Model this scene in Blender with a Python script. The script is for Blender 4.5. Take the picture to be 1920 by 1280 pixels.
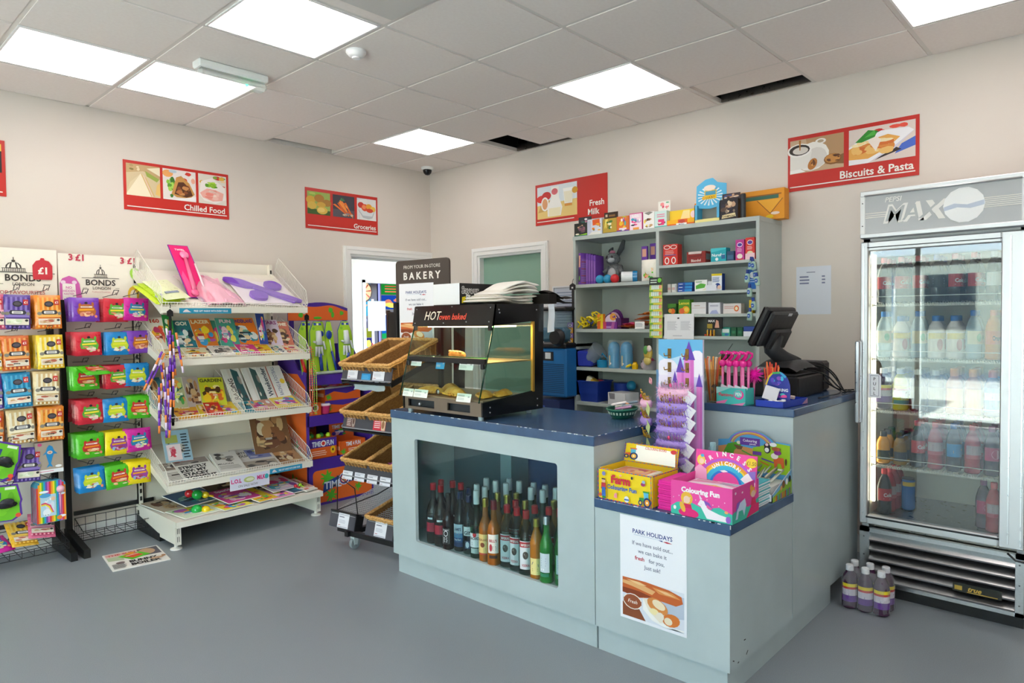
import bpy, math, random
from mathutils import Vector as V3, Matrix, noise
from math import pi, sin, cos, radians
for _o in list(bpy.data.objects): bpy.data.objects.remove(_o)
SC = bpy.context.scene
COL = SC.collection
# ---------------------------------------------------------------- camera
cd = bpy.data.cameras.new('camera'); cd.sensor_width = 36; cd.lens = 36*1275.86/1920; cd.clip_start = .02
cam = bpy.data.objects.new('camera', cd); COL.objects.link(cam); SC.camera = cam
_r, _u, _f = V3((.67828, -.734715, -.011415)), V3((.031219, .013294, .999424)), V3((.73414, .678246, -.031954))
cam.matrix_world = Matrix(((_r.x, _u.x, -_f.x, -4.269), (_r.y, _u.y, -_f.y, -4.9827), (_r.z, _u.z, -_f.z, 1.38), (0, 0, 0, 1)))
# ---------------------------------------------------------------- sky, sun, exposure
W = bpy.data.worlds.new('sky'); SC.world = W; W.use_nodes = True
_n = W.node_tree.nodes; _sky = _n.new('ShaderNodeTexSky'); _sky.sky_type = 'NISHITA'; _sky.sun_disc = False
_sky.sun_elevation = radians(42); _sky.sun_rotation = radians(200); _sky.air_density = 1.1; _sky.dust_density = .6
W.node_tree.links.new(_sky.outputs[0], _n['Background'].inputs[0]); _n['Background'].inputs[1].default_value = 1.2
sl = bpy.data.lights.new('sun', 'SUN'); sl.energy = 22; sl.angle = .009; sl.color = (1, .95, .9)
sun = bpy.data.objects.new('sun', sl); COL.objects.link(sun); sun.rotation_euler = (radians(52), 0, radians(-28))
SC.view_settings.view_transform = 'Standard'; SC.view_settings.look = 'None'
SC.view_settings.exposure = .66; SC.view_settings.gamma = 1
PANEL = 4.1      # ceiling panel emission
# ---------------------------------------------------------------- materials
def lin(h):
    c = [int(h[i:i+2], 16)/255 for i in (0, 2, 4)]
    return tuple(x/12.92 if x <= .04045 else ((x+.055)/1.055)**2.4 for x in c)
_MC = {}
FIN = {'': (.55, 0, .5), 'g': (.16, 0, .5), 'k': (.9, 0, .2), 'f': (.28, 0, .6), 's': (.4, 0, .5), 'm': (.28, 1, .5), 'b': (.45, 1, .5), 'c': (.08, 1, .5)}
def M(spec):
    """hex[:finish] -> material.  finishes: '' paper, g gloss, k matte, f film, s satin, m/b/c metals, e emission:strength, t glass, a alpha"""
    if not isinstance(spec, str): return spec
    if spec in _MC: return _MC[spec]
    p = spec.split(':'); hx, fin = p[0], (p[1] if len(p) > 1 else '')
    m = bpy.data.materials.new('paint_'+spec.replace(':', '_')); m.use_nodes = True
    nt = m.node_tree; N = nt.nodes; L = nt.links; bs = N['Principled BSDF']; c = (*lin(hx), 1)
    if fin == 'e':
        N.remove(bs); e = N.new('ShaderNodeEmission'); e.inputs[0].default_value = c; e.inputs[1].default_value = float(p[2])
        L.new(e.outputs[0], N['Material Output'].inputs[0])
    elif fin == 't':     # thin clear pane or bottle wall: tinted transparency under a fresnel reflection
        N.remove(bs); tr = N.new('ShaderNodeBsdfTransparent'); tr.inputs[0].default_value = c
        gl = N.new('ShaderNodeBsdfGlossy'); gl.inputs[1].default_value = .02
        lw = N.new('ShaderNodeLayerWeight'); pw = N.new('ShaderNodeMath'); pw.operation = 'POWER'; pw.inputs[1].default_value = 5; L.new(lw.outputs['Facing'], pw.inputs[0])
        fr = N.new('ShaderNodeMath'); fr.operation = 'MULTIPLY_ADD'; f0 = ((float(p[2] if len(p) > 2 else 1.45)-1)/(float(p[2] if len(p) > 2 else 1.45)+1))**2
        fr.inputs[1].default_value = 1-f0; fr.inputs[2].default_value = f0; L.new(pw.outputs[0], fr.inputs[0])
        mx = N.new('ShaderNodeMixShader'); L.new(fr.outputs[0], mx.inputs[0]); L.new(tr.outputs[0], mx.inputs[1]); L.new(gl.outputs[0], mx.inputs[2])
        L.new(mx.outputs[0], N['Material Output'].inputs[0])
    elif fin == 'a':     # translucent film or frosted plastic, p[2] = opacity
        tr = N.new('ShaderNodeBsdfTransparent'); mx = N.new('ShaderNodeMixShader'); mx.inputs[0].default_value = float(p[2])
        bs.inputs['Base Color'].default_value = c; bs.inputs['Roughness'].default_value = .2
        L.new(tr.outputs[0], mx.inputs[1]); L.new(bs.outputs[0], mx.inputs[2]); L.new(mx.outputs[0], N['Material Output'].inputs[0])
    else:
        r, me, sp = FIN[fin]
        bs.inputs['Base Color'].default_value = c; bs.inputs['Metallic'].default_value = me
        bs.inputs['Specular IOR Level'].default_value = sp
        tx = N.new('ShaderNodeTexNoise'); tx.inputs['Scale'].default_value = 40; tx.inputs['Detail'].default_value = 2
        mr = N.new('ShaderNodeMapRange'); mr.inputs[3].default_value = max(.03, r-.05); mr.inputs[4].default_value = min(1, r+.07)
        tc = N.new('ShaderNodeTexCoord'); L.new(tc.outputs['Object'], tx.inputs[0])
        L.new(tx.outputs[0], mr.inputs[0]); L.new(mr.outputs[0], bs.inputs['Roughness'])
    _MC[spec] = m; return m
def noisy(name, c1, c2, scale, rough=.6, bump=0, bscale=None, detail=4, lo=.35, hi=.65, metal=0, stretch=None):
    m = bpy.data.materials.new(name); m.use_nodes = True; nt = m.node_tree; N = nt.nodes; L = nt.links; bs = N['Principled BSDF']
    tc = N.new('ShaderNodeTexCoord'); mp = N.new('ShaderNodeMapping'); L.new(tc.outputs['Object'], mp.inputs[0])
    if stretch: mp.inputs['Scale'].default_value = stretch
    tx = N.new('ShaderNodeTexNoise'); tx.inputs['Scale'].default_value = scale; tx.inputs['Detail'].default_value = detail; L.new(mp.outputs[0], tx.inputs[0])
    cr = N.new('ShaderNodeValToRGB'); cr.color_ramp.elements[0].position = lo; cr.color_ramp.elements[1].position = hi
    cr.color_ramp.elements[0].color = (*lin(c1), 1); cr.color_ramp.elements[1].color = (*lin(c2), 1)
    L.new(tx.outputs[0], cr.inputs[0]); L.new(cr.outputs[0], bs.inputs['Base Color'])
    bs.inputs['Roughness'].default_value = rough; bs.inputs['Metallic'].default_value = metal
    if bump:
        t2 = N.new('ShaderNodeTexNoise'); t2.inputs['Scale'].default_value = bscale or scale*3; L.new(mp.outputs[0], t2.inputs[0])
        bp = N.new('ShaderNodeBump'); bp.inputs['Strength'].default_value = bump; bp.inputs['Distance'].default_value = .002
        L.new(t2.outputs[0], bp.inputs['Height']); L.new(bp.outputs[0], bs.inputs['Normal'])
    return m
# ---------------------------------------------------------------- mesh builder
def fr(o, u, v):
    """frame: origin o, x axis u, y axis v, z = u x v"""
    u = V3(u).normalized(); n = u.cross(V3(v)).normalized(); v = n.cross(u); o = V3(o)
    return Matrix(((u.x, v.x, n.x, o.x), (u.y, v.y, n.y, o.y), (u.z, v.z, n.z, o.z), (0, 0, 0, 1)))
def T(x, y, z, rz=0, rx=0, ry=0):
    return Matrix.Translation((x, y, z)) @ Matrix.Rotation(rz, 4, 'Z') @ Matrix.Rotation(ry, 4, 'Y') @ Matrix.Rotation(rx, 4, 'X')
def wm(o):
    return (wm(o.parent) if o.parent else Matrix()) @ o.matrix_basis
_TX = {}
def textmesh(s, bold):
    k = (s, bold)
    if k not in _TX:
        cu = bpy.data.curves.new('txt', 'FONT'); cu.body = s; cu.size = 1; cu.offset = bold; cu.resolution_u = 2; cu.fill_mode = 'FRONT'
        ob = bpy.data.objects.new('txt', cu); COL.objects.link(ob); dg = bpy.context.evaluated_depsgraph_get()
        me = ob.evaluated_get(dg).to_mesh(); vs = [v.co.copy() for v in me.vertices]; fs = [tuple(p.vertices) for p in me.polygons]
        ob.evaluated_get(dg).to_mesh_clear(); bpy.data.objects.remove(ob); bpy.data.curves.remove(cu)
        if vs:
            x0 = min(v.x for v in vs); x1 = max(v.x for v in vs); y0 = 0
            vs = [(v.x-x0, v.y) for v in vs]
        else: x0 = x1 = 0
        _TX[k] = (vs, fs, x1-x0)
    return _TX[k]
class B:
    def __init__(s, T=None): s.v = []; s.f = []; s.fm = []; s.sm = []; s.ms = []; s.T = T or Matrix()
    def mi(s, m):
        m = M(m)
        if m not in s.ms: s.ms.append(m)
        return s.ms.index(m)
    def add(s, vs, fs, m, smooth=False, T=None):
        o = len(s.v); X = s.T @ T if T is not None else s.T; k = s.mi(m)
        s.v += [X @ V3(v) for v in vs]
        for f in fs: s.f.append([o+i for i in f]); s.fm.append(k); s.sm.append(smooth)
        return s
    def box(s, x0, y0, z0, x1, y1, z1, m, T=None, skip=''):
        x0, x1 = sorted((x0, x1)); y0, y1 = sorted((y0, y1)); z0, z1 = sorted((z0, z1))
        vs = [(x, y, z) for z in (z0, z1) for y in (y0, y1) for x in (x0, x1)]
        F = {'b': (0, 2, 3, 1), 't': (4, 5, 7, 6), 'f': (0, 1, 5, 4), 'k': (2, 6, 7, 3), 'l': (0, 4, 6, 2), 'r': (1, 3, 7, 5)}
        return s.add(vs, [F[k] for k in F if k not in skip], m, False, T)
    def rbox(s, x0, y0, z0, x1, y1, z1, m, r=.005, T=None):
        """box with chamfered edges"""
        x0, x1 = sorted((x0, x1)); y0, y1 = sorted((y0, y1)); z0, z1 = sorted((z0, z1))
        r = min(r, (x1-x0)*.45, (y1-y0)*.45, (z1-z0)*.45); vs = []; ix = {}
        for i, (X, a) in enumerate(((x0, 1), (x1, -1))):
            for j, (Y, b) in enumerate(((y0, 1), (y1, -1))):
                for k, (Z, c) in enumerate(((z0, 1), (z1, -1))):
                    for ax in range(3):
                        p = [X+a*r, Y+b*r, Z+c*r]; p[ax] = (X, Y, Z)[ax]; ix[i, j, k, ax] = len(vs); vs.append(p)
        fs = []
        for ax in range(3):
            o = [q for q in range(3) if q != ax]
            for sd in (0, 1):
                q = []
                for (a, b) in ((0, 0), (1, 0), (1, 1), (0, 1)):
                    c = [0, 0, 0]; c[ax] = sd; c[o[0]] = a; c[o[1]] = b; q.append(ix[(*c, ax)])
                if (sd == 0) ^ (ax == 1): q = q[::-1]
                fs.append(q)
        for ax in range(3):
            o = [q for q in range(3) if q != ax]
            for a in (0, 1):
                for b in (0, 1):
                    c = [0, 0, 0]; c[o[0]] = a; c[o[1]] = b; d = list(c); d[ax] = 1
                    q = [ix[(*c, o[0])], ix[(*c, o[1])], ix[(*d, o[1])], ix[(*d, o[0])]]
                    if (a ^ b) ^ (ax == 1): q = q[::-1]
                    fs.append(q)
        for i in (0, 1):
            for j in (0, 1):
                for k in (0, 1):
                    q = [ix[i, j, k, 0], ix[i, j, k, 1], ix[i, j, k, 2]]
                    if not ((i+j+k) & 1): q = q[::-1]
                    fs.append(q)
        return s.add(vs, fs, m, False, T)
    def poly(s, pts, m, T=None):
        return s.add(pts, [list(range(len(pts)))], m, False, T)
    def prism(s, pts, d, m, T=None, side=None, smooth=False):
        """2d outline (ccw) extruded from z=0 to z=d in frame T"""
        n = len(pts); vs = [(*p, 0) for p in pts]+[(*p, d) for p in pts]
        s.add(vs, [list(range(n))[::-1], [n+i for i in range(n)]], m, False, T)
        return s.add(vs, [(i, (i+1) % n, n+(i+1) % n, n+i) for i in range(n)], side or m, smooth, T)
    def grid(s, fn, nu, nv, m, smooth=True, T=None, wrap=False):
        vs = [fn(i/nu, j/nv) for j in range(nv+1) for i in range(nu+1)]
        fs = [(j*(nu+1)+i, j*(nu+1)+i+1, (j+1)*(nu+1)+i+1, (j+1)*(nu+1)+i) for j in range(nv) for i in range(nu)]
        return s.add(vs, fs, m, smooth, T)
    def tube(s, pts, r, m, n=6, T=None, closed=False, caps=True):
        P = [V3(p) for p in pts]; k = len(P); R = r if isinstance(r, (list, tuple)) else [r]*k; vs = []; up = None
        for i in range(k):
            a = P[i-1] if (i or closed) else P[i]; b = P[(i+1) % k] if (i < k-1 or closed) else P[i]
            d = (b-a).normalized() if (b-a).length > 1e-9 else V3((0, 0, 1))
            if up is None: up = V3((0, 0, 1)) if abs(d.z) < .9 else V3((1, 0, 0))
            x = d.cross(up).normalized(); y = x.cross(d); up = y
            for j in range(n): t = 2*pi*(j+.5)/n; vs.append(P[i]+(x*cos(t)+y*sin(t))*R[i])
        fs = [(i*n+j, i*n+(j+1) % n, ((i+1) % k)*n+(j+1) % n, ((i+1) % k)*n+j) for i in range(k if closed else k-1) for j in range(n)]
        if caps and not closed: fs += [list(range(n))[::-1], [(k-1)*n+j for j in range(n)]]
        return s.add(vs, fs, m, n > 4, T)
    def lathe(s, prof, m, n=14, T=None, sx=1, sy=1, smooth=True, caps=True):
        """profile [(r,z)] about z; m may be a list, one per ring"""
        vs = [(r*cos(2*pi*j/n)*sx, r*sin(2*pi*j/n)*sy, z) for r, z in prof for j in range(n)]
        for i in range(len(prof)-1):
            s.add(vs[i*n:(i+2)*n], [(j, (j+1) % n, n+(j+1) % n, n+j) for j in range(n)], m[i] if isinstance(m, list) else m, smooth, T)
        if caps:
            if prof[0][0] > 1e-4: s.add(vs[:n], [list(range(n))[::-1]], m[0] if isinstance(m, list) else m, False, T)
            if prof[-1][0] > 1e-4: s.add(vs[-n:], [list(range(n))], m[-1] if isinstance(m, list) else m, False, T)
        return s
    def ball(s, c, r, m, n=12, k=8, T=None):
        rx, ry, rz = r if isinstance(r, tuple) else (r, r, r); X = Matrix.Translation(c)
        pr = [(max(1e-5, sin(pi*i/k)), -cos(pi*i/k)*rz) for i in range(k+1)]
        return s.lathe(pr, m, n, T @ X if T is not None else X, rx, ry, True, False)
    def text(s, st, x, y, h, m, T, al='l', bold=.0, maxw=None, shear=0, z=0):
        vs, fs, w = textmesh(st, bold)
        if not vs: return s
        k = h/.73; kx = k
        if maxw and w*k > maxw: kx = maxw/w
        ox = x-(w*kx if al == 'r' else w*kx/2 if al == 'c' else 0)
        return s.add([(ox+v[0]*kx+shear*v[1]*k, y+v[1]*k, z) for v in vs], fs, m, False, T)
    def pic(s, T, w, h, items, z0=.0004, dz=.00012):
        """flat printed graphics: items in 0..1 units of a w x h face in frame T"""
        for q, it in enumerate(items):
            z = z0+dz*q; k = it[0]
            cl = lambda x, y: (min(max(x, 0), w), min(max(y, 0), h), z)
            if k == 'r':
                _, a, b, c, d, m = it; s.poly([(a*w, b*h, z), (c*w, b*h, z), (c*w, d*h, z), (a*w, d*h, z)], m, T)
            elif k == 'e':
                _, cx, cy, rx, ry, m = it[:6]; a = it[6] if len(it) > 6 else 0
                P = [(cos(2*pi*i/14), sin(2*pi*i/14)) for i in range(14)]
                s.poly([cl(cx*w+(rx*p*cos(a)*w-ry*r*sin(a)*h), cy*h+(rx*p*sin(a)*w+ry*r*cos(a)*h)) for p, r in P], m, T)
            elif k == 'p':
                n = it[2:]; s.poly([cl(n[i]*w, n[i+1]*h) for i in range(0, len(n), 2)], it[1], T)
            elif k == 't':     # x,y,height,colour,string,align,bold,maxw,shear
                _, x, y, hh, m, st = it[:6]; al = it[6] if len(it) > 6 else 'c'; bo = it[7] if len(it) > 7 else .01; mw = it[8] if len(it) > 8 else .96
                s.text(st, x*w, y*h, hh*h, m, T, al, bo, mw*w, it[9] if len(it) > 9 else 0, z)
            elif k == 'x':     # n thin bars of small print
                _, a, b, c, d, n, m = it; rr = random.Random(n)
                for i in range(n):
                    y0 = d-(i+.75)/n*(d-b); e = a+(c-a)*rr.uniform(.75, 1)
                    s.poly([(a*w, y0*h, z), (e*w, y0*h, z), (e*w, (y0+.45/n*(d-b))*h, z), (a*w, (y0+.45/n*(d-b))*h, z)], m, T)
            elif k == 'b':     # busy picture: scattered blobs
                _, a, b, c, d, n, cs, sd = it; rr = random.Random(sd)
                for i in range(n):
                    rx = rr.uniform(.08, .24)*(c-a); ry = rr.uniform(.08, .24)*(d-b); cx = rr.uniform(a+rx, c-rx); cy = rr.uniform(b+ry, d-ry); t = rr.uniform(0, 3)
                    P = [(cos(2*pi*j/9), sin(2*pi*j/9)) for j in range(9)]; g = [rr.uniform(.75, 1) for _ in P]
                    s.poly([((cx+rx*p*g[j])*w, (cy+ry*r*g[j])*h, z+i*4e-6) for j, (p, r) in enumerate(P)], cs[i % len(cs)], T)
            elif k == 's':     # splat
                _, cx, cy, r, m, sd = it; rr = random.Random(sd); P = []
                for i in range(32):
                    q2 = r*(1 if i % 4 == 0 else .85 if i % 4 in (1, 3) and i % 8 > 3 else .45)*rr.uniform(.75, 1.1); P.append((cx*w+q2*cos(2*pi*i/32)*h, cy*h+q2*sin(2*pi*i/32)*h, z))
                s.poly(P, m, T)
        return s
    def mesh(s, name, inv=None):
        me = bpy.data.meshes.new(name)
        vs = [inv @ v for v in s.v] if inv is not None else s.v
        me.from_pydata([tuple(v) for v in vs], [], s.f)
        for m in s.ms: me.materials.append(m)
        me.polygons.foreach_set('material_index', s.fm); me.polygons.foreach_set('use_smooth', s.sm); me.update(); return me
    def part(s, name, parent, label=None, kind=None):
        me = s.mesh(name, wm(parent).inverted()); o = bpy.data.objects.new(name, me); COL.objects.link(o); o.parent = parent
        if label: o['label'] = label
        if kind: o['kind'] = kind
        return o
    def top(s, name, label=None, cat=None, group=None, kind=None, rot=None):
        X = [v.x for v in s.v]; Y = [v.y for v in s.v]; Z = [v.z for v in s.v]
        L = Matrix.Translation(((min(X)+max(X))/2, (min(Y)+max(Y))/2, min(Z)))
        o = bpy.data.objects.new(name, s.mesh(name, L.inverted())); COL.objects.link(o); o.matrix_basis = L
        return tag(o, label, cat, group, kind)
def tag(o, label=None, cat=None, group=None, kind=None):
    if label: o['label'] = label
    if cat: o['category'] = cat
    if group: o['group'] = group
    if kind: o['kind'] = kind
    return o
def thing(name, label, cat, mat=None, group=None):
    o = bpy.data.objects.new(name, None); COL.objects.link(o); o.empty_display_size = .05
    if mat is not None: o.matrix_basis = mat if isinstance(mat, Matrix) else Matrix.Translation(mat)
    return tag(o, label, cat, group)
def dup(o, mat, label=None, group=None):
    """copy of a thing with copies of its parts and sub-parts"""
    r = o.copy(); COL.objects.link(r); r.matrix_basis = mat
    if label: r['label'] = label
    if group: r['group'] = group
    def kids(a, b):
        for ch in [x for x in bpy.data.objects if x.parent == a]:
            c = ch.copy(); COL.objects.link(c); c.parent = b; kids(ch, c)
    kids(o, r); return r
def struct(b, name): return b.top(name, kind='structure')
RND = random.Random(7)
# ================================================================ ROOM
WALL = noisy('wall_paint', 'ddd2c9', 'dfd5cc', 1.5, .75, .05, 220)
CEIL = noisy('ceiling_tile', 'efe5df', 'f2e9e3', 60, .95, .15, 300)
FLOORM = noisy('vinyl_floor', '7f878d', '959da3', 420, .38, .03, 300, 2, .3, .7)
TRIM = M('f0efee:s')
X0, Y0, H = -6.9, -8.2, 2.778
b = B().box(X0, Y0, -.05, 0.15, .1, 0, FLOORM); struct(b, 'floor')
# left wall (y=0) with the doorway, right wall (x=0) with the green door
b = B()
b.box(X0, 0, 0, -.915, .12, 3.2, WALL).box(-.915, 0, 1.96, -.06, .12, 3.2, WALL).box(-.06, 0, 0, .12, .12, 3.2, WALL); struct(b, 'wall_left')
b = B()
b.box(0, -.64, 0, .12, 0, 3.2, WALL).box(0, -1.39, 1.95, .12, -.64, 3.2, WALL).box(0, Y0, 0, .12, -1.39, 3.2, WALL); struct(b, 'wall_right')
# walls behind the camera, glazed entrance in the one facing the fridge
b = B(); G0, G1 = -6.2, -1.7
b.box(X0-.15, G1, 0, X0, .1, 3.2, WALL).box(X0-.15, Y0, 0, X0, G0, 3.2, WALL).box(X0-.15, G0, 2.35, X0, G1, 3.2, WALL); struct(b, 'wall_front')
b = B()
b.box(X0, Y0-.15, 0, .12, Y0, 3.2, WALL); struct(b, 'wall_back')
FRM = M('e9ebec:s')
b = B()
for y in (G0, G0+1.1, G0+2.2, G0+3.3, G1-.06): b.box(X0-.1, y, 0, X0-.04, y+.06, 2.35, FRM)
for z in (0, 2.0, 2.29): b.box(X0-.1, G0, z, X0-.04, G1, z+.06, FRM)
w1 = struct(b, 'window_1'); B().box(X0-.075, G0, .05, X0-.069, G1, 2.3, 'f4fbf8:t').part('pane', w1)
# skirting
b = B().box(X0, -.015, 0, -.98, 0, .1, TRIM); struct(b, 'baseboard_left')
b = B().box(-.015, Y0, 0, 0, -1.47, .1, TRIM); struct(b, 'baseboard_right')
# door linings
b = B()
def lining(b, f, w, h, a=.065, wl=.12):
    """architrave round an opening w x h, frame f: x along wall, y up, z into room"""
    b.box(-a, 0, 0, 0, h+a, .018, TRIM, f).box(w, 0, 0, w+a, h+a, .018, TRIM, f).box(0, h, 0, w, h+a, .018, TRIM, f)
    b.box(-a+.012, 0, .018, -a+.03, h+a-.012, .024, TRIM, f).box(w+a-.03, 0, .018, w+a-.012, h+a-.012, .024, TRIM, f).box(-a+.03, h+a-.03, .018, w+a-.03, h+a-.012, .024, TRIM, f)
    b.box(0, 0, -wl, .02, h, .002, TRIM, f).box(w-.02, 0, -wl, w, h, .002, TRIM, f).box(.02, h-.02, -wl, w-.02, h, .002, TRIM, f)
    b.box(.02, 0, -wl+.03, .034, h-.02, -wl+.06, TRIM, f).box(w-.034, 0, -wl+.03, w-.02, h-.02, -wl+.06, TRIM, f).box(.034, h-.034, -wl+.03, w-.034, h-.02, -wl+.06, TRIM, f)
lining(b, fr((-.915, 0, 0), (1, 0, 0), (0, 0, 1)), .855, 1.96); struct(b, 'door_1')
b = B(); lining(b, fr((0, -.64, 0), (0, -1, 0), (0, 0, 1)), .75, 1.95); d2 = struct(b, 'door_2')
b = B().box(.05, -1.37, .01, .09, -.66, 1.93, '8bb09e:g'); b.part('leaf', d2)
# ---- ceiling grid, tiles 0.6 m
b = B(); gx = [.6*i-2.87 for i in range(-6, 5)]; gy = [.6*j-1.735 for j in range(-10, 3)]
LIGHTS = {(0, 1): 'between the two panels over the sweet racks', (-1, 1): '', (0, -1): '', (3, 1): '', (3, -2): '', (3, -5): ''}
EXTRA = [(0, -4), (-3, -2), (-3, -5), (0, -7), (3, -8), (-3, -8), (-5, -5)]  # unseen panels added as fill light
OPEN = {(4, 1), (4, -3), (2, 2)}
xs = [X0]+gx+[0]; ys = [Y0]+gy+[0]
for i in range(len(xs)-1):
    for j in range(len(ys)-1):
        key = (i-7, j-11)
        if key in LIGHTS or key in EXTRA or key in ((4, 0), (4, -3), (2, 2)): continue
        b.box(xs[i]+.012, ys[j]+.012, H-.004, xs[i+1]-.012, ys[j+1]-.012, H+.012, CEIL)
TB = M('e0d9d2:s')
for x in gx: b.box(x-.012, Y0, H, x+.012, 0, H+.03, TB)
for y in gy: b.box(X0, y-.012, H+.0005, 0, y+.012, H+.03, TB)
b.box(-.02, Y0, H, 0, 0, H+.03, TB).box(X0, -.02, H, 0, 0, H+.03, TB)
struct(b, 'ceiling')
DARK = M('3a332c:k')
b = B().box(X0, Y0, 3.1, .12, .12, 3.2, DARK); struct(b, 'roof_slab')
# loose cut tiles beside the open cells
t = []
x, y = gx[10], gy[8]   # three cut border tiles, each out of its cell
HOLE_SHADE = M('0c0a09:k')
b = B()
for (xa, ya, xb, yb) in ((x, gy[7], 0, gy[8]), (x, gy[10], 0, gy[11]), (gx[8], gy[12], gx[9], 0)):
    xb = min(xb, 0); b.box(xa, ya, H+.03, xb, yb, H+.30, HOLE_SHADE, skip='b')  # black boxes added over the open cells, darkness of the holes as colour
struct(b, 'ceiling_hole_shade')
for (xa, ya, xb, yb, dz) in ((x+.012, gy[7]+.03, -.13, gy[8]-.012, .02), (x+.012, gy[10]+.012, -.06, gy[10]+.31, .006), (gx[8]+.012, gy[12]+.012, gx[9]-.012, -.09, .012)):
    struct(B().box(xa, ya, H+dz, xb, yb, H+dz+.014, CEIL), 'ceiling_tile_loose')
struct(B().box(-.04, gy[7]+.02, H+.0, -.022, gy[8]-.02, H+.05, '8a8580:m').box(-.04, gy[10]+.02, H, -.022, gy[11]-.02, H+.05, '8a8580:m'), 'ceiling_trim')
EM = M('fff4ef:e:%.2f' % PANEL)
def panel(key, label):
    i, j = key; x = .6*i-2.87; y = .6*j-1.735
    t = thing('ceiling_light', label, 'light', (x+.3, y+.3, H), 'square ceiling panel lights')
    f = B()
    for a in ((.012, .012, .588, .022), (.012, .578, .588, .588), (.012, .022, .022, .578), (.578, .022, .588, .578)):
        f.box(x+a[0], y+a[1], H-.006, x+a[2], y+a[3], H+.02, 'f2f0ee:s')
    f.part('frame', t); B().box(x+.022, y+.022, H-.002, x+.578, y+.578, H+.004, EM).part('diffuser', t, 'glowing white panel')
for key, lb in {(-1, 1): 'square ceiling light panel directly over the striped sweet bag rack', (0, 1): 'square ceiling light panel on the wall side of the emergency light',
                (0, -1): 'square ceiling light panel beside the smoke detector and a pale vent', (3, 1): 'small looking ceiling light panel close to the dome camera in the corner',
                (3, -2): 'square ceiling light panel above the grey shelving, between two opened ceiling cells', (3, -5): 'square ceiling light panel over the drinks fridge, cut by the frame'}.items():
    panel(key, lb)
for key in EXTRA: panel(key, 'added square ceiling fill light panel behind the viewpoint, outside the picture')
# ceiling fittings
t = thing('emergency_light', 'clear plastic emergency bulkhead light with green indicator on the ceiling', 'emergency light', (-2.53, -1.30, H-.09))
B().rbox(-2.72, -1.345, H-.045, -2.33, -1.255, H-.004, 'eef0ee:s', .008).part('housing', t)
B().rbox(-2.715, -1.34, H-.095, -2.335, -1.26, H-.045, 'eef4f2:a:.35', .015).part('clear_cover', t)
B().ball((-2.44, -1.30, H-.075), .008, '30ff90:e:6').part('indicator_lamp', t, 'glowing green indicator')
b = B().lathe([(.052, 0), (.052, -.012), (.04, -.026), (.034, -.03), (.022, -.034), (.02, -.040), (.001, -.04)][::-1], 'f4f4f4:s', 18, T(-2.19, -1.99, H-.003)); t = b.top('smoke_detector', 'small round white smoke detector on a ceiling tile', 'smoke detector')
t = thing('dome_camera', 'black glass dome security camera in the ceiling corner', 'security camera', (-.2, -.2, H-.08))
B().lathe([(.048, -.03), (.055, -.02), (.055, -.004)], 'efeeec:s', 18, T(-.2, -.2, H)).part('base', t)
B().lathe([(.001, -.078), (.02, -.073), (.034, -.058), (.04, -.04), (.04, -.03)], '15151a:g', 18, T(-.2, -.2, H)).part('dome', t)
x, y = gx[6], gy[8]
B().rbox(x+.16, y+.16, H-.022, x+.57, y+.5, H-.004, 'cfcac4:s', .012).top('ceiling_vent', 'pale square vent plate on the ceiling beside a light panel', 'vent')
# outside: paving, white canopies, low building, seen only as reflections
PAV = noisy('paving', 'd9d4ca', 'e4dfd5', 3, .8, .1)
struct(B().box(-30, -30, -.12, X0-.15, 20, -.05, PAV).box(X0-.15, -30, -.12, 10, Y0-.15, -.05, PAV), 'ground_outside')
t = thing('market_canopy', 'white outdoor canopy reflected in the fridge glass', 'canopy', (-10.2, -3.4, 0))
B().add([(-11.6, -5.4, 2.3), (-8.8, -5.4, 2.3), (-8.8, -1.4, 2.3), (-11.6, -1.4, 2.3), (-10.2, -3.4, 3.3)], [(0, 1, 4), (1, 2, 4), (2, 3, 4), (3, 0, 4), (3, 2, 1, 0)], 'f6f4ee').part('canopy', t)
for px, py in ((-11.5, -5.3), (-8.9, -5.3), (-8.9, -1.5), (-11.5, -1.5)): B().tube([(px, py, -.05), (px, py, 2.3)], .03, 'dddddd:m').part('leg', t)
b = B().box(-22, -9, -.05, -17, 6, 3.4, 'e6dcc6').box(-22.3, -9.3, 3.4, -16.7, 6.3, 3.7, '8d8378')
for yy in range(-8, 6, 2): b.box(-17.02, yy, 1, -16.98, yy+1.1, 2.4, '33414d:g')
b.top('lodge_building', 'low cream building outdoors reflected in the fridge glass', 'building')
# ================================================================ COUNTERS
BODY = noisy('counter_laminate', 'b3c1c4', 'b9c7ca', 5, .32, .02, 60)
TOPM = noisy('blue_worktop', '3a5478', '405c82', 14, .22, .02, 60)
YFR = lambda x, y, z=0: fr((x, y, z), (0, -1, 0), (0, 0, 1))      # frame on a face looking at -x: x runs to -y, y up
SFR = lambda x, y, z=0: fr((x, y, z), (1, 0, 0), (0, 0, 1))       # frame on a face looking at -y
t = thing('serving_counter', 'pale blue-grey serving counter with blue worktop and a glass window full of bottles', 'counter', (-1.7, -2.65, 0))
b = B(); x0 = -1.99
b.box(x0, -2.165, .105, x0+.02, -1.97, .853, BODY).box(x0, -3.33, .105, x0+.02, -3.135, .853, BODY).box(x0, -3.135, .755, x0+.02, -2.165, .853, BODY).box(x0, -3.135, .105, x0+.02, -2.165, .207, BODY)
for (cy, cz, sy, sz) in ((-2.165, .755, -1, -1), (-3.135, .755, 1, -1), (-2.165, .207, -1, 1), (-3.135, .207, 1, 1)):   # rounded window corners
    P = [(0, 0)]+[(.014*(1-cos(a*pi/8)), .014*(1-sin(a*pi/8))) for a in range(5)]
    b.prism([(p[0], p[1]) for p in P], .02, BODY, Matrix(((0, 0, 1, x0), (sy, 0, 0, cy), (0, sz, 0, cz), (0, 0, 0, 1))))
b.part('front_panel', t)
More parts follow.
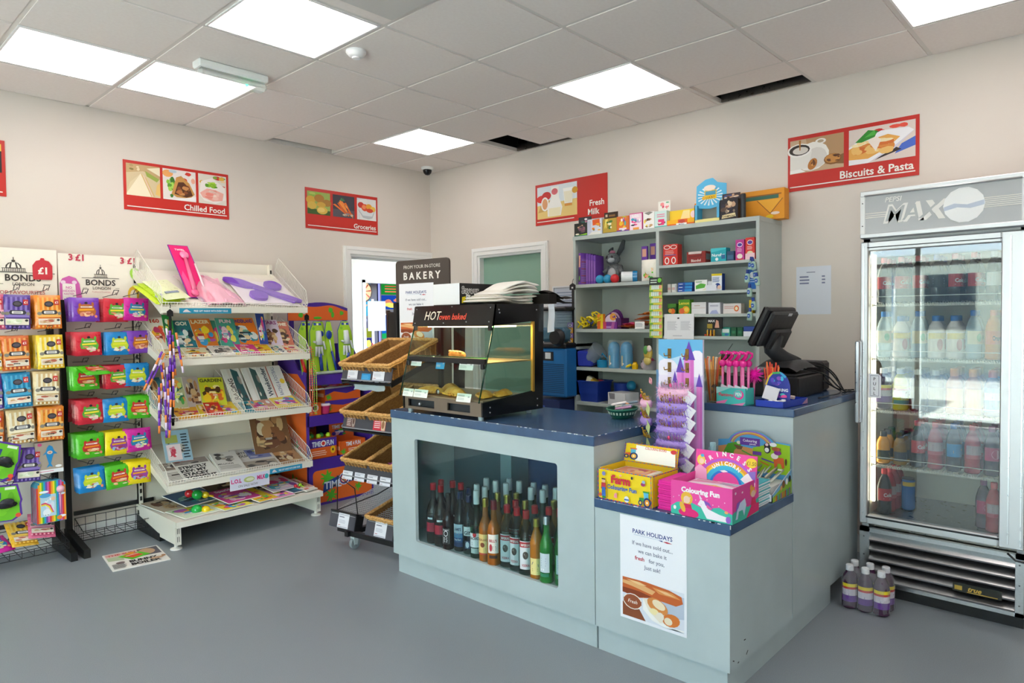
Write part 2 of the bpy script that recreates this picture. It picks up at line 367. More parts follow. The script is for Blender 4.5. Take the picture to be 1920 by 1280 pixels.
for ya in (-1.99, -3.33): B().box(-1.97, ya, .105, -1.40, ya+.02, .853, BODY).part('side_panel', t)
b = B().rbox(-1.995, -3.335, .853, -1.397, -1.965, .896, TOPM, .003)
for k in range(26):     # worn edge laminate
    yy = RND.uniform(-3.33, -2.7) if k < 18 else RND.uniform(-2.7, -2.0); w = RND.uniform(.004, .03)
    b.box(-1.9956, yy, .8935, -1.9925, yy+w, .8964, 'd6dbe2')
for k in range(8):
    xx = RND.uniform(-1.98, -1.55); b.box(xx, -3.3356, .8935, xx+RND.uniform(.004, .02), -3.333, .8964, 'd6dbe2')
b.part('worktop', t)
B().box(-1.97, -3.325, 0, -1.42, -1.99, .105, BODY).part('plinth', t)
B().box(-1.966, -3.30, .185, -1.42, -1.992, .203, 'ccd6d8').part('bottle_shelf', t)
B().box(-1.44, -3.30, .203, -1.42, -1.99, .85, '1b4c84').box(-1.60, -2.50, .203, -1.46, -2.42, .85, '8fa6ae').box(-1.55, -2.42, .203, -1.53, -1.99, .85, '46606b').part('back_panel', t, 'dark blue inner back panel')
B().box(-1.968, -3.14, .2, -1.962, -2.16, .76, 'eaf5f5:t:1.5').part('glass_window', t)
# low display counter at the corner
t = thing('corner_counter', 'low pale grey corner counter with blue top carrying the colouring books', 'counter', (-1.7, -3.62, 0))
B().box(-1.99, -3.92, .105, -1.40, -3.334, .603, BODY).part('body', t)
b = B().rbox(-1.995, -3.925, .603, -1.395, -3.331, .641, TOPM, .003)
for k in range(16): yy = RND.uniform(-3.9, -3.35); b.box(-1.9956, yy, .6385, -1.9925, yy+RND.uniform(.004, .02), .6414, 'd6dbe2')
b.box(-1.9958, -3.926, .628, -1.993, -3.9235, .6415, 'd6dbe2')
b.part('worktop', t)
B().box(-1.97, -3.902, 0, -1.40, -3.334, .105, BODY).part('plinth', t)
for (u, v, w, h, r) in ((.125, .185, .014, .004, -.1), (.03, .14, .012, .004, -.4), (.07, .12, .01, .004, .1), (.145, .13, .018, .004, .7)):
    B().box(-w/2, -h/2, 0, w/2, h/2, .0006, '15130f', SFR(-1.99+u, -3.92, v) @ Matrix.Rotation(r, 4, 'Z')).part('chip_mark', t, 'dark chip in the side panel')
# taller till counter behind it
t = thing('till_counter', 'tall pale grey till counter with dark blue top beside the fridge', 'counter', (-.95, -3.6, 0))
B().box(-1.39, -3.92, .105, -.50, -3.30, .957, BODY).part('body', t)
B().rbox(-1.395, -3.925, .957, -.48, -3.29, .991, TOPM, .003).part('worktop', t)
B().box(-1.40, -3.902, 0, -.86, -3.34, .105, BODY).part('plinth', t)
# poster on the counter front
t = thing('bakery_poster', 'white bread poster taped to the front of the low corner counter', 'poster', (-1.99, -3.6, .18))
def bakery_poster(b, f, w, h):
    b.pic(f, w, h, [('r', 0, 0, 1, 1, 'f2f3fa'),
        ('t', .5, .845, .042, '1d3b86', 'PARK HOLIDAYS', 'c', .018, .6), ('r', .22, .83, .66, .833, '9fb2d4'), ('p', 'c0354a', .66, .824, .72, .832, .80, .822, .72, .816), ('p', '1d3b86', .60, .826, .65, .834, .66, .820),
        ('t', .5, .735, .038, '7d8298', 'If we have sold out...', 'c', .012, .78), ('t', .5, .665, .038, '7d8298', 'we can bake it', 'c', .012, .55),
        ('t', .235, .595, .038, 'c8203c', 'fresh', 'l', .018, .2), ('t', .45, .595, .038, '7d8298', 'for you,', 'l', .012, .32), ('t', .5, .525, .038, '7d8298', 'Just ask!', 'c', .012, .36),
        ('r', .04, .03, .965, .40, 'dfe3ee'), ('p', 'b9c4d6', .5, .10, .965, .16, .965, .36, .5, .33), ('p', '8c4a2a', .04, .03, .4, .03, .3, .13, .04, .16),
        ('p', 'c9622a', .04, .26, .04, .40, .4, .405, .75, .39, .93, .36, .95, .30, .85, .26, .5, .27, .2, .22), ('p', 'e8b075', .04, .37, .3, .375, .55, .34, .5, .30, .2, .33, .04, .34),
        ('p', 'e0934e', .5, .375, .8, .37, .92, .33, .8, .33, .6, .33), ('p', 'f0c990', .1, .385, .3, .388, .42, .37, .3, .36), ('p', 'eec08c', .56, .365, .72, .365, .85, .34, .7, .34),
        ('p', '8f3d18', .04, .25, .3, .24, .5, .28, .3, .30, .04, .30),
        ('p', 'f6f4f2', .36, .24, .45, .20, .75, .05, .965, .04, .965, .06, .7, .03, .5, .06, .36, .14), ('p', 'eee4d4', .36, .25, .52, .25, .75, .09, .62, .06, .45, .14),
        ('e', .58, .21, .16, .065, 'd98a45', -.3), ('e', .60, .225, .10, .04, 'f3dfbd', -.3), ('e', .53, .15, .07, .03, 'f6e7b0'), ('e', .78, .115, .13, .06, 'd9792f', .2), ('e', .74, .10, .06, .035, 'efe0c4'), ('e', .62, .12, .06, .04, 'efe6d6', .6),
        ('e', .2, .185, .15, .075, 'f6efe6'), ('e', .2, .185, .135, .067, '9a4f2c'), ('r', .06, .165, .34, .205, '9a4f2c'), ('t', .2, .168, .035, 'fbf6ee', 'Fresh', 'c', .005, .26, .25)])
b = B(); f = YFR(-1.9915, -3.458, .182); b.box(0, 0, -.001, .294, .416, 0, 'f2f3fa', f); bakery_poster(b, f, .294, .416); b.part('sheet', t)
# ================================================================ GREY SHELVING UNIT on the right wall
SH = noisy('shelf_paint', 'b6bfbc', 'bcc4c0', 4, .5, .03, 60)
t = thing('shelving_unit', 'tall grey-green two-bay shelving unit against the wall behind the till', 'shelves', (-.18, -2.65, 0))
xf = -.34
for y in (-1.965, -3.335): B().box(xf, y, 0, -.002, y+(.02 if y < -3 else -.02), 1.965, SH).part('side_panel', t)
B().box(xf, -2.668, 0, -.004, -2.645, 1.95, SH).part('divider', t)
B().box(-.012, -3.33, 0, -.003, -1.97, 1.965, SH).part('back_panel', t)
B().box(xf-.003, -3.337, 1.945, -.002, -1.963, 1.972, SH).part('top_board', t)
LZ = (1.627, 1.308, 1.034, .785, .25); RZ = (1.722, 1.545, 1.402, 1.264, 1.0, .25)
for z in LZ: B().box(xf, -2.645, z-.023, -.012, -1.985, z, SH).part('shelf', t)
for z in RZ: B().box(xf, -3.315, z-.018, -.012, -2.668, z, SH).part('shelf', t)
# ================================================================ DRINKS FRIDGE
STEEL = noisy('brushed_steel', 'b9bbbd', 'cdcfd0', 90, .28, .04, 300, 3, .3, .7, 1, (1, 1, 14))
ALU = M('d5d6d8:b')
t = thing('drinks_fridge', 'tall glass-door drinks fridge with steel grille', 'fridge', (-.3, -4.295, 0))
b = B(); f = -.63; ya, yb = -3.965, -4.625
b.box(-.58, ya, .03, -.03, ya-.03, 1.98, 'd9dadb:s').box(-.58, yb+.03, .03, -.03, yb, 1.98, 'd9dadb:s').box(-.07, yb+.03, .03, -.03, ya-.03, 1.98, 'ded3bf:s').box(-.58, yb, 1.73, -.03, ya, 1.985, 'd9dadb:s')
b.box(-.58, yb+.03, .33, -.07, ya-.03, .39, '8e8a84:m'); b.part('cabinet', t)
b = B()
for sgn, y in ((1, ya-.03), (-1, yb+.03)): b.box(-.58, y, .39, -.07, y-sgn*.004, 1.73, 'e6dcc6:s')
b.box(-.075, yb+.03, .39, -.07, ya-.03, 1.73, 'e6dcc6:s').box(-.58, yb+.03, 1.70, -.07, ya-.03, 1.73, '2a2a2c')
b.part('liner', t, 'cream inner liner')
B().box(-.56, ya-.05, .45, -.545, ya-.04, 1.68, 'fff3d8:e:5').part('lamp_tube', t, 'glowing inner lamp tube')
b = B(); b.box(-.60, yb, 0.0, -.1, ya, .05, '17181a'); b.part('kickplate', t, 'black base')
# header
b = B(); F = YFR(f, ya, 1.757); w = .66; h = .228
b.box(0, 0, -.05, w, h, 0, 'cfd1d3:s', F)
for a in ((0, 0, w, .022), (0, h-.026, w, h)): b.rbox(a[0], a[1], 0, a[2], a[3], .012, ALU, .003, F)
for a in ((0, 0, .022, h), (w-.022, 0, w, h)): b.rbox(a[0], a[1], 0, a[2], a[3], .010, 'f4f4f4:s', .003, F)
for y in (.06, .17): b.lathe([(.003, 0), (.003, .002)], '555555', 8, F @ T(.011, y, .010))
for y in (.195,): b.tube([(.02, y+.012, .012), (w-.02, y+.012, .012)], .004, ALU, 6, F)
b.part('header_box', t)
b = B(); G = F @ T(.022, .022, .003); w2 = w-.044; h2 = h-.048
b.box(0, 0, -.001, w2, h2, 0, 'c2c4c6:g', G)
b.pic(G, w2, h2, [('r', 0, .42, .2, .44, 'f6efe6'), ('r', 0, .47, .2, .49, 'f6efe6'), ('r', 0, .53, .2, .55, 'f6efe6')]
      + [('r', .74, .40+.045*k, 1, .42+.045*k, 'f0ece4') for k in range(6)]
      + [('t', .14, .80, .13, 'f4f1ec', 'PEPSI', 'l', .02, .3, .2), ('t', .13, .26, .47, 'f2efea', 'MAX', 'l', .045, .46, .25), ('t', .145, .29, .41, 'bcbfc0', 'MAX', 'l', .005, .44, .25),
         ('e', .66, .52, .13, .44, 'fdfdfd'), ('p', 'c9d2e2', .535, .50, .6, .57, .68, .52, .785, .60, .785, .48, .70, .42, .62, .47, .535, .40)])
b.part('header_graphic', t, 'pale grey backlit style graphic panel')
# door
t2 = B(); D = YFR(f, ya, .352); w = .66; h = 1.388
for a in ((0, 0, .035, h), (.568, 0, w, h), (.035, 0, .568, .045), (.035, h-.045, .568, h)): t2.rbox(a[0], a[1], -.04, a[2], a[3], 0, ALU, .004, D)
t2.box(.60, .02, 0, .605, h-.02, .006, 'e4e6e8:m', D).box(.645, .01, 0, .65, h-.01, .006, 'e4e6e8:m', D).box(.014, .02, 0, .018, h-.02, .004, 'e4e6e8:m', D).box(.03, .03, -.03, .57, .038, .003, '222428', D).box(.03, h-.03, 0, .57, h-.026, .004, '303236', D)
door = t2.part('door', t)
B().box(.033, .04, -.022, .57, h-.04, -.018, 'f1f6f6:t:1.9', D).part('glass', door)
b = B(); b.rbox(-.012, .50, .012, .012, .905, .045, 'c9cbd0:m', .006, D).box(-.006, .52, 0, .006, .56, .012, 'c9cbd0:m', D).box(-.006, .84, 0, .006, .88, .012, 'c9cbd0:m', D); b.part('handle', door)
b = B(); G = D @ T(.036, .625, -.016)
b.prism([(0, 0), (.055, 0), (.055, .105), (.043, .118), (0, .118)], .0015, 'f0f1f8', G)
b.pic(G @ T(0, 0, .0016), .055, .118, [('r', .13, .07, .84, .93, '5a5f80'), ('r', .16, .085, .81, .915, 'f0f1f8')]+[('t', .48, .72-.2*i, .13, '34343a', c, 'c', .01) for i, c in enumerate('PULL')])
b.part('pull_sticker', door, 'white PULL sticker')
b = B(); b.pic(D @ T(.2, 1.30, -.0175), .2, .03, [('r', 0, .2, 1, .5, 'e8e8e8'), ('t', .05, .5, .5, 'e8e8e8', 'COLD DRINKS', 'l', .02)]); 
# grille
b = B(); G = YFR(f+.01, ya, .055); w = .66; h = .275
for a in ((0, 0, .045, h), (w-.03, 0, w, h), (0, 0, w, .018), (0, h-.02, w, h)): b.box(a[0], a[1], -.02, a[2], a[3], .004, STEEL, G)
b.box(.04, .01, -.05, w-.02, h-.01, -.045, '1b1c1e', G)
for k in range(5):
    z = .022+k*.048; b.add([(.045, z, .012), (w-.03, z, .012), (w-.03, z+.008, .016), (.045, z+.008, .016), (.045, z+.046, -.03), (w-.03, z+.046, -.03)], [(0, 1, 2, 3), (3, 2, 5, 4)], STEEL, False, G)
for y in (.05, .14, .23): b.lathe([(.004, 0), (.003, .003)], '77797c:m', 8, G @ T(.02, y, .004)); b.lathe([(.004, 0), (.003, .003)], '77797c:m', 8, G @ T(w-.015, y, .004))
gr = b.part('grille', t)
b = B(); G2 = G @ T(.40, .062, .0185) @ Matrix.Rotation(-.0, 4, 'Z'); b.box(0, 0, -.003, .185, .04, 0, '23241c:s', G2)
b.pic(G2, .185, .04, [('r', .04, .2, .2, .7, 'b99a3c'), ('t', .3, .25, .55, 'd8b24a', 'true', 'l', .03, .5, .35), ('r', .3, .08, .92, .16, 'd8b24a')]); b.part('name_plate', gr, 'black plate with gold lettering')
B().tube([(-.66, -4.57, .34), (-.665, -4.60, .315), (-.66, -4.66, .31), (-.6, -4.75, .33)], .005, '151515:g', 6).top('power_cable', 'black cable looping out under the fridge door', 'cable')
FZ = (1.437, 1.172, .915, .645, .392)
for z in FZ[:4]:
    b = B()
    for k in range(30): y = ya-.045-k*.0197; b.tube([(-.575, y, z-.004), (-.08, y, z-.004)], .0018, 'ece7dc:s', 4)
    for x in (-.57, -.4, -.22, -.09): b.tube([(x, ya-.04, z-.007), (x, yb+.04, z-.007)], .003, 'ece7dc:s', 5)
    P = []     # scalloped clear front lip
    for k in range(57): P.append((-.583-.006*abs(sin(k*pi/8)), ya-.04-k*.0104, z))
    b.add([p for q in P for p in ((q[0], q[1], z-.012-.010*abs(sin(i*pi/8))) if False else (q[0], q[1], z-.014) for i in (0,))]+[(q[0], q[1], z+.006) for q in P], [(i, i+1, 58+i-1+0, 57+i) for i in range(56)], 'efe6d4:a:.75')
    b.tube([(q[0], q[1], z+.035) for q in P], .0022, 'f2ede2:s', 4)
    b.part('shelf', t)
# ================================================================ HOT FOOD CASE
t = thing('hot_food_case', 'black heated glass display case for hot baked food on the serving counter', 'food display', (-1.8, -2.39, .896))
yl, yr = -2.085, -2.69
BLK = M('101113:g'); SSM = M('9c8f84:b')
b = B()
b.box(-1.985, yr+.012, .916, -1.60, yl-.012, .925, SSM).box(-1.995, yr+.012, .916, -1.985, yl-.012, .930, SSM).box(-1.995, yr+.012, .968, -1.985, yl-.012, .985, SSM)
for a, c in ((yl-.012, yl-.04), (yl-.25, yl-.35), (yr+.09, yr+.012)): b.box(-1.995, a, .93, -1.985, c, .968, SSM)
b.box(-1.985, yr+.012, .985, -1.60, yl-.012, .992, 'b8aa90:b').box(-1.97, yr+.014, .925, -1.965, yl-.014, .985, '2b3138')
b.part('base', t)
B().ball((-1.99, yl-.13, .945), .009, 'd8dbe0:m').part('control_knob', t)
for y in (yl-.03, yr+.04):
    for x in (-1.97, -1.62): B().lathe([(.013, 0), (.015, .02)], 'a7b8bd:s', 10, T(x, y, .896)).part('foot', t)
for y, s in ((yl, -1), (yr, 1)):    # black end panels: base strip, back post, header cheek
    b = B(); Fm = Matrix(((1, 0, 0, 0), (0, 0, s, y), (0, 1, 0, 0), (0, 0, 0, 1)))
    out = [(-1.998, .916), (-1.555, .916), (-1.54, 1.462), (-1.905, 1.456), (-1.925, 1.352), (-1.625, 1.372), (-1.632, 1.015), (-2.0, .985)]
    if s > 0: out = out[::-1]
    b.prism(out[::-1], .010, BLK, Fm)
    for (x, z) in ((-1.95, .935), (-1.95, .96), (-1.6, .935), (-1.6, .97), (-1.88, 1.43), (-1.875, 1.415), (-1.6, 1.43)): b.ball((x, y-s*.0008, z), .004, 'b9bbbd:m', 6, 4)
    b.part('end_panel', t)
b = B(); b.box(-1.905, yr+.01, 1.448, -1.545, yl-.01, 1.458, BLK).box(-1.92, yr+.01, 1.352, -1.60, yl-.01, 1.362, 'c9bfae:b')
b.part('lid', t)
B().box(-1.86, yr+.05, 1.344, -1.70, yl-.05, 1.352, 'ffd9a0:e:9').part('heat_lamp', t, 'glowing warm lamp')
F = fr((-1.926, yl, 1.352), (0, -1, 0), (.02, 0, .104)); w = yl-yr
b = B().box(0, 0, -.012, w, .107, 0, BLK, F)
b.pic(F, w, .107, [('t', .155, .30, .45, 'f4e3cc', 'HOT', 'l', .0, .2, .2), ('t', .345, .31, .30, 'e0452e', 'oven baked', 'l', .018, .60, .2)])
for (x, y) in ((.02, .09), (.3, .1), (.58, .09), (.02, .015), (.25, .015), (.42, .02), (.58, .02)): b.ball((x, y, .001), .0035, 'b9bbbd:m', 6, 4, F)
b.part('header_sign', t)
GL = M('e9f6ef:t:1.5')
sl_ = lambda z: -2.02+(z-.985)*(.108/.37)     # sloped front
b = B(); b.add([(sl_(1.01), yl-.005, 1.01), (sl_(1.01), yr+.005, 1.01), (sl_(1.16), yr+.005, 1.16), (sl_(1.16), yl-.005, 1.16)], [(0, 1, 2, 3)], GL); b.part('front_glass', t)
b = B(); b.add([(sl_(1.19), yl-.005, 1.19), (sl_(1.19), yr+.005, 1.19), (sl_(1.35), yr+.005, 1.35), (sl_(1.35), yl-.005, 1.35)], [(0, 1, 2, 3)], GL); b.part('front_glass', t)
for y in (yl-.003, yr+.003):
    b = B(); b.add([(sl_(.985), y, .985), (-1.63, y, 1.01), (-1.625, y, 1.37), (sl_(1.352), y, 1.352)], [(0, 1, 2, 3)], GL)
    b.tube([(sl_(.985), y, .985), (sl_(1.352), y, 1.352)], .004, '3fae8a:t:1.6', 5); b.part('side_glass', t)
b = B().box(-1.6, yr+.01, 1.0, -1.596, yl-.01, 1.36, 'e6ece8:t:1.5'); b.part('back_glass', t)
b = B(); b.tube([(-1.63, yr+.004, 1.01), (-1.625, yr+.004, 1.37)], .010, 'e2b65a:b', 4); b.part('back_post', t, 'brass coloured back post')
b = B(); b.box(sl_(1.17)+.015, yr+.012, 1.168, -1.62, yl-.012, 1.174, 'c9b48a:b'); b.box(sl_(1.17)-.002, yr+.012, 1.166, sl_(1.17)+.015, yl-.012, 1.192, '15161a:s')
b.tube([(sl_(1.195), yl-.01, 1.197), (sl_(1.195), yr+.01, 1.197)], .003, '55c08a:t:1.6', 5); b.part('middle_shelf', t)
for y in (yl-.012, yr+.03):
    for z in (1.34, 1.155): B().rbox(sl_(z)-.014, y-.02, z-.012, sl_(z)+.004, y, z+.014, '121316:s', .004).part('glass_clip', t)
def price(b, F, w, h, c='f3f6f4', k=0):
    b.box(0, 0, -.0006, w, h, 0, c, F); b.pic(F, w, h, [('x', .08, .62, .55, .85, 2, '77807c'), ('x', .08, .2, .62, .5, 3, 'c3c9c6'), ('r', .78, .55, .9, .72, 'b9bfc0')])
for nm, y, z, w, c in (('price_card', .035, 1.172, .085, 'f3f6f4'), ('offer_card', .235, 1.163, .065, '2aa3e0'), ('price_card', .41, 1.165, .1, 'f3f6f4')):
    F = fr((sl_(1.17)-.004, yl-y, z-.03), (0, -1, 0), (.25, 0, 1)); b = B(); price(b, F, w, .045, c); b.part(nm, t)
for y, w in ((.02, .085), (.11, .11), (.44, .1)):
    F = fr((sl_(1.0)-.003, yl-y, .984), (0, -1, 0), (.29, 0, 1)); b = B(); price(b, F, w, .042, 'f2f6ee'); b.part('price_card', t)
# ================================================================ SWEET RACKS on the left wall
IRON = M('17181a:s')
def rack(name, label, xa, xb, y0=-.05):
    t = thing(name, label, 'display rack', ((xa+xb)/2, -.2, 0))
    for x in (xa, xb):
        B().box(x-.017, y0-.03, 0, x+.017, y0, 1.56, IRON).part('upright', t)
        b = B(); b.prism([(-.03, 0), (-.43, 0), (-.43, .05), (-.40, .052), (-.08, .10), (-.03, .10)][::-1], .035, IRON, Matrix(((0, 0, 1, x-.0175), (1, 0, 0, 0), (0, 1, 0, 0), (0, 0, 0, 1)))); b.part('foot', t)
    return t
def hook(t, x, z, yb=-.07, yf=-.335):
    b = B(); b.tube([(x, yb, z), (x, yf, z+.012), (x, yf-.006, z+.02)], .0022, IRON, 5)
    b.tube([(x-.012, yf+.03, z+.008), (x-.013, yf-.01, z+.035), (x+.013, yf-.01, z+.035), (x+.012, yf+.03, z+.008)], .0022, IRON, 5); b.part('hook', t)
rk2 = rack('sweet_rack', 'black wire rack with an empty basket, next to the white magazine stand', -3.058, -2.638)
rk1 = rack('sweet_rack', 'black wire rack of striped sweet bags cut by the picture edge', -3.62, -3.125)
def wire_basket(t, xa, xb, ya, yb, z, h=.055, nx=8, rail=True):
    b = B(); r = .0025
    for zz, yy in ((z, ya), (z+h, ya), (z, yb), (z+h, yb), (z+h+.05, yb)): b.tube([(xa, yy, zz), (xb, yy, zz)], r, IRON, 4)
    for xx in (xa, xb):
        b.tube([(xx, ya, z+h), (xx, yb, z+h+.05)], r, IRON, 4).tube([(xx, ya, z), (xx, yb, z)], r, IRON, 4)
        for k in range(5): y = ya+(yb-ya)*k/4; b.tube([(xx, y, z), (xx, y, z+h+.05*k/4)], r*.7, IRON, 4)
    for k in range(nx+1): x = xa+(xb-xa)*k/nx; b.tube([(x, ya, z+h), (x, ya, z), (x, yb, z), (x, yb, z+h+.05)], r*.8, IRON, 4)
    for k in (1, 2): y = ya+(yb-ya)*k/3; b.tube([(xa, y, z), (xb, y, z)], r*.7, IRON, 4)
    if rail: b.box(xa, yb+.004, z+h+.065, xb, yb+.02, z+h+.09, IRON)
    b.part('wire_basket', t)
wire_basket(rk2, -3.03, -2.56, -.25, -.082, .06)
wire_basket(rk1, -3.60, -3.14, -.40, -.082, .075, .04)
def header_board(t, xa, xb, z0, z1, big):
    w, h = xb-xa, z1-z0; F = SFR(xa, -.083, z0); b = B().box(0, 0, -.004, w, h, 0, 'f4efe2', F)
    dome = lambda cx, y, s: [('r', cx-.09*s, y, cx+.09*s, y+.012, '4a4640')]+[('r', cx-.075*s+.0125*s*k, y+.012, cx-.07*s+.0125*s*k, y+.07, '4a4640') for k in range(13)]+[('r', cx-.08*s, y+.07, cx+.08*s, y+.08, '4a4640')]+[('p', '4a4640', cx-.055*s, y+.08, cx+.055*s, y+.08, cx+.052*s, y+.13, cx+.035*s, y+.175, cx, y+.20, cx-.035*s, y+.175, cx-.052*s, y+.13), ('p', 'f4efe2', cx-.045*s, y+.085, cx-.03*s, y+.085, cx-.022*s, y+.175, cx-.04*s, y+.13), ('p', 'f4efe2', cx+.045*s, y+.085, cx+.03*s, y+.085, cx+.022*s, y+.175, cx+.04*s, y+.13), ('p', 'f4efe2', cx-.018*s, y+.085, cx+.018*s, y+.085, cx+.01*s, y+.19, cx-.01*s, y+.19), ('r', cx-.012*s, y+.2, cx+.012*s, y+.235, '4a4640'), ('r', cx-.003*s, y+.235, cx+.003*s, y+.29, '4a4640')]
    if big:
        b.pic(F, w, h, dome(.62, .53, 1.25)+[('r', .42, .515, .98, .525, '3c3833'), ('t', .70, .36, .13, '3c3833', 'BONDS', 'c', .02, .56), ('t', .70, .27, .06, '5a544c', 'LONDON', 'c', .01, .34), ('r', .46, .295, .53, .303, '5a544c'), ('r', .87, .295, .94, .303, '5a544c'), ('t', .66, .10, .075, 'c05a5a', 'SHOP FAVOURITES', 'c', .005, .6)])
    else:
        b.pic(F, w, h, dome(.5, .50, 1)+[('r', .27, .485, .73, .495, '3c3833'), ('t', .5, .33, .13, '3c3833', 'BONDS', 'c', .02, .46), ('t', .51, .24, .06, '5a544c', 'LONDON', 'c', .01, .28), ('t', .5, .17, .03, 'd58a8a', 'Traditional Favourites', 'c', 0, .34), ('r', .28, .265, .33, .272, '5a544c'), ('r', .68, .265, .73, .272, '5a544c'),
            ('t', .17, .86, .14, 'c23a55', '3', 'r', .03), ('t', .20, .86, .14, 'c23a55', '£1', 'l', .03), ('t', .80, .84, .14, 'c23a55', '3', 'r', .03), ('t', .84, .84, .14, 'c23a55', '£1', 'l', .03), ('x', .175, .88, .195, .97, 3, 'e8b9c0'), ('x', .805, .86, .83, .95, 3, 'e8b9c0'),
            ('p', 'd463b4', .01, 0, .27, 0, .24, .35, .20, .47, .12, .52, .04, .46, .01, .36), ('p', 'f8f4ee', .04, 0, .20, 0, .19, .34, .04, .36), ('e', .05, .38, .03, .04, 'f1d9ea'), ('e', .18, .38, .03, .04, 'f1d9ea'), ('t', .115, .24, .055, 'd463b4', 'NO', 'c', .02), ('t', .115, .17, .05, 'd463b4', 'HIDDEN', 'c', .01, .14), ('t', .115, .11, .04, 'd463b4', 'NASTIES', 'c', .01, .12),
            ('e', .95, .60, .075, .16, '9ccf4a', .5), ('e', .955, .60, .05, .10, 'f8f6ee', .5), ('e', .91, .13, .075, .2, 'f0c93a'), ('e', .91, .10, .045, .15, 'f8f0da')])
    b.part('header_board', t, 'cream header board with a printed dome')
header_board(rk2, -3.075, -2.612, 1.535, 1.822, False)
header_board(rk1, -3.66, -3.082, 1.535, 1.838, True)
# the red £1 jar cut-out on the big board
b = B(); F = SFR(-3.205, -.087, 1.655); b.prism([(0, 0), (.094, 0), (.098, .02), (.098, .085), (.08, .112), (.06, .118), (.055, .13), (.040, .13), (.035, .118), (.015, .112), (-.003, .085), (-.003, .02)], .003, 'cf3442', F); b.text('£1', .047, .035, .04, 'f6efe6', F, 'c', .04, z=.0035); b.part('price_jar', rk1, 'red jar shaped price flash')
_bag = {}
def bagmesh(key, w, h, d, film, items, name='wrapper'):
    """crimped pillow pack, origin at the hang hole, facing -y"""
    b = B(); rr = random.Random(key)
    def surf(sg):
        def fn(a, c):
            u, v = a*2-1, c*2-1; k = min(1, 1.7*max(0, 1-abs(u)**5)*max(0, 1-abs(v*1.06)**4)) if abs(v) < .94 else 0
            wob = .0025*noise.noise(V3((u*3+sg, v*3, len(key))))*k
            return (u*w/2*(1-.025*k), sg*(d*k*.5+wob+.0004), -h*.06+(v-1)*h/2)
        return fn
    b.grid(surf(1), 10, 12, film); b.grid(surf(-1), 10, 12, film)
    b.pic(fr((-w/2, -d/2-.0012, -h*1.06), (1, 0, 0), (0, 0, 1)), w, h, items)
    return b
SWEET = {  # horizontal character-free fruit sweets: film, blob, band, window colours
 'red': ('d2263a:f', '58b03a', 'f2e23a', ['f2e6c8', 'e88b6a', '9fce8c', 'f0c2c0']), 'green': ('4fbf1f:f', 'c8322a', 'f08a1c', ['f6e2c4', 'f0c69a', 'efd9b0', 'e8a06a']),
 'blue': ('1286cf:f', 'c5d630', 'e0e22c', ['f4e6cc', 'bfe0e8', 'e8d8c8', 'c05a48']), 'purple': ('7a3fb8:f', 'b8642c', 'f2a81c', ['e8a890', 'd88c74', 'f0c9a0', 'c8705c']),
 'yellow': ('f6de10:f', '9a3fa0', 'f0a020', ['b8405c', '8fb8d8', 'd8a0c8', 'a83a58']), 'magenta': ('d01f9c:f', '1c7fae', 'e6d23a', ['d8e0a0', 'efe6c0', '9fc6d8', 'e8c0d0'])}
def sweetitems(k):
    film, bl, band, win = SWEET[k]
    return [('e', .28, .66, .06, .10, bl), ('e', .74, .72, .05, .09, bl), ('p', bl, .2, .30, .16, .45, .24, .62, .40, .72, .62, .72, .78, .60, .86, .42, .80, .24), ('e', .5, .77, .06, .05, '2a2330'), ('r', .3, .575, .72, .63, 'f4ece4'), ('x', .33, .585, .68, .625, 1, bl),
            ('p', band, .24, .44, .78, .46, .78, .53, .24, .51)]+[('b', .22, .14, .8, .42, 14, win, len(k)), ('e', .84, .2, .05, .06, 'f08a70')]
STRIPE = {'orange': ('f08a24:f', 'f6b860', 'e2641c'), 'purple': ('5b3f9c:f', '8d78c4', '3c2a78'), 'yellow': ('f4cf2c:f', 'f6e6a0', 'e8a81c'), 'blue': ('1489bd:f', '4aa9d2', '0d5f8a'), 'cream': ('dcbf8c:f', 'f0e4c8', 'b9873e'), 'pink': ('d8688c:f', 'f0a8b8', 'b02a50'), 'amber': ('e8b42c:f', 'f4d060', 'c98a18'), 'brick': ('e0702a:f', 'f0a860', 'c0481c')}
def stripeitems(k, plain=False):
    film, lt, dk = STRIPE[k]
    it = [('r', .10+.17*i, .55, .18+.17*i, .93, lt) for i in range(5)]+[('r', .06, .34, .94, .55, lt), ('r', .08+.12*0, .04, .94, .10, dk)]
    it += [('r', .08+.15*i, .04, .15+.15*i, .10, lt) for i in range(6)]
    it += [('e', .52, .73, .17, .085, '2e2b30'), ('e', .52, .73, .13, .05, '57505a'), ('p', '3f3d44', .28, .42, .78, .42, .84, .48, .78, .545, .28, .545, .22, .48), ('p', 'e9e6e2', .34, .445, .70, .445, .72, .48, .70, .52, .34, .52, .32, .48), ('x', .38, .45, .66, .515, 2, '6a6670'),
           ('e', .16, .45, .09, .05, '8a8478'), ('e', .90, .45, .07, .05, '8a8478'), ('r', .72, .70, .9, .86, 'c8322e'), ('t', .81, .745, .07, 'f6efe6', '£1', 'c', .03, .14),
           ('r', .10, .12, .92, .30, 'e6dccb'), ('b', .10, .12, .92, .30, 12, ['d8b898', 'b8604a', 'efe6d4', 'c9a070', 'e8cfc0'] if k != 'purple' else ['e4ead0', 'f2f4e6', 'cfd8b8'], len(k)), ('e', .84, .25, .06, .035, '2e2b30'), ('r', .12, .315, .9, .325, dk)]
    return it
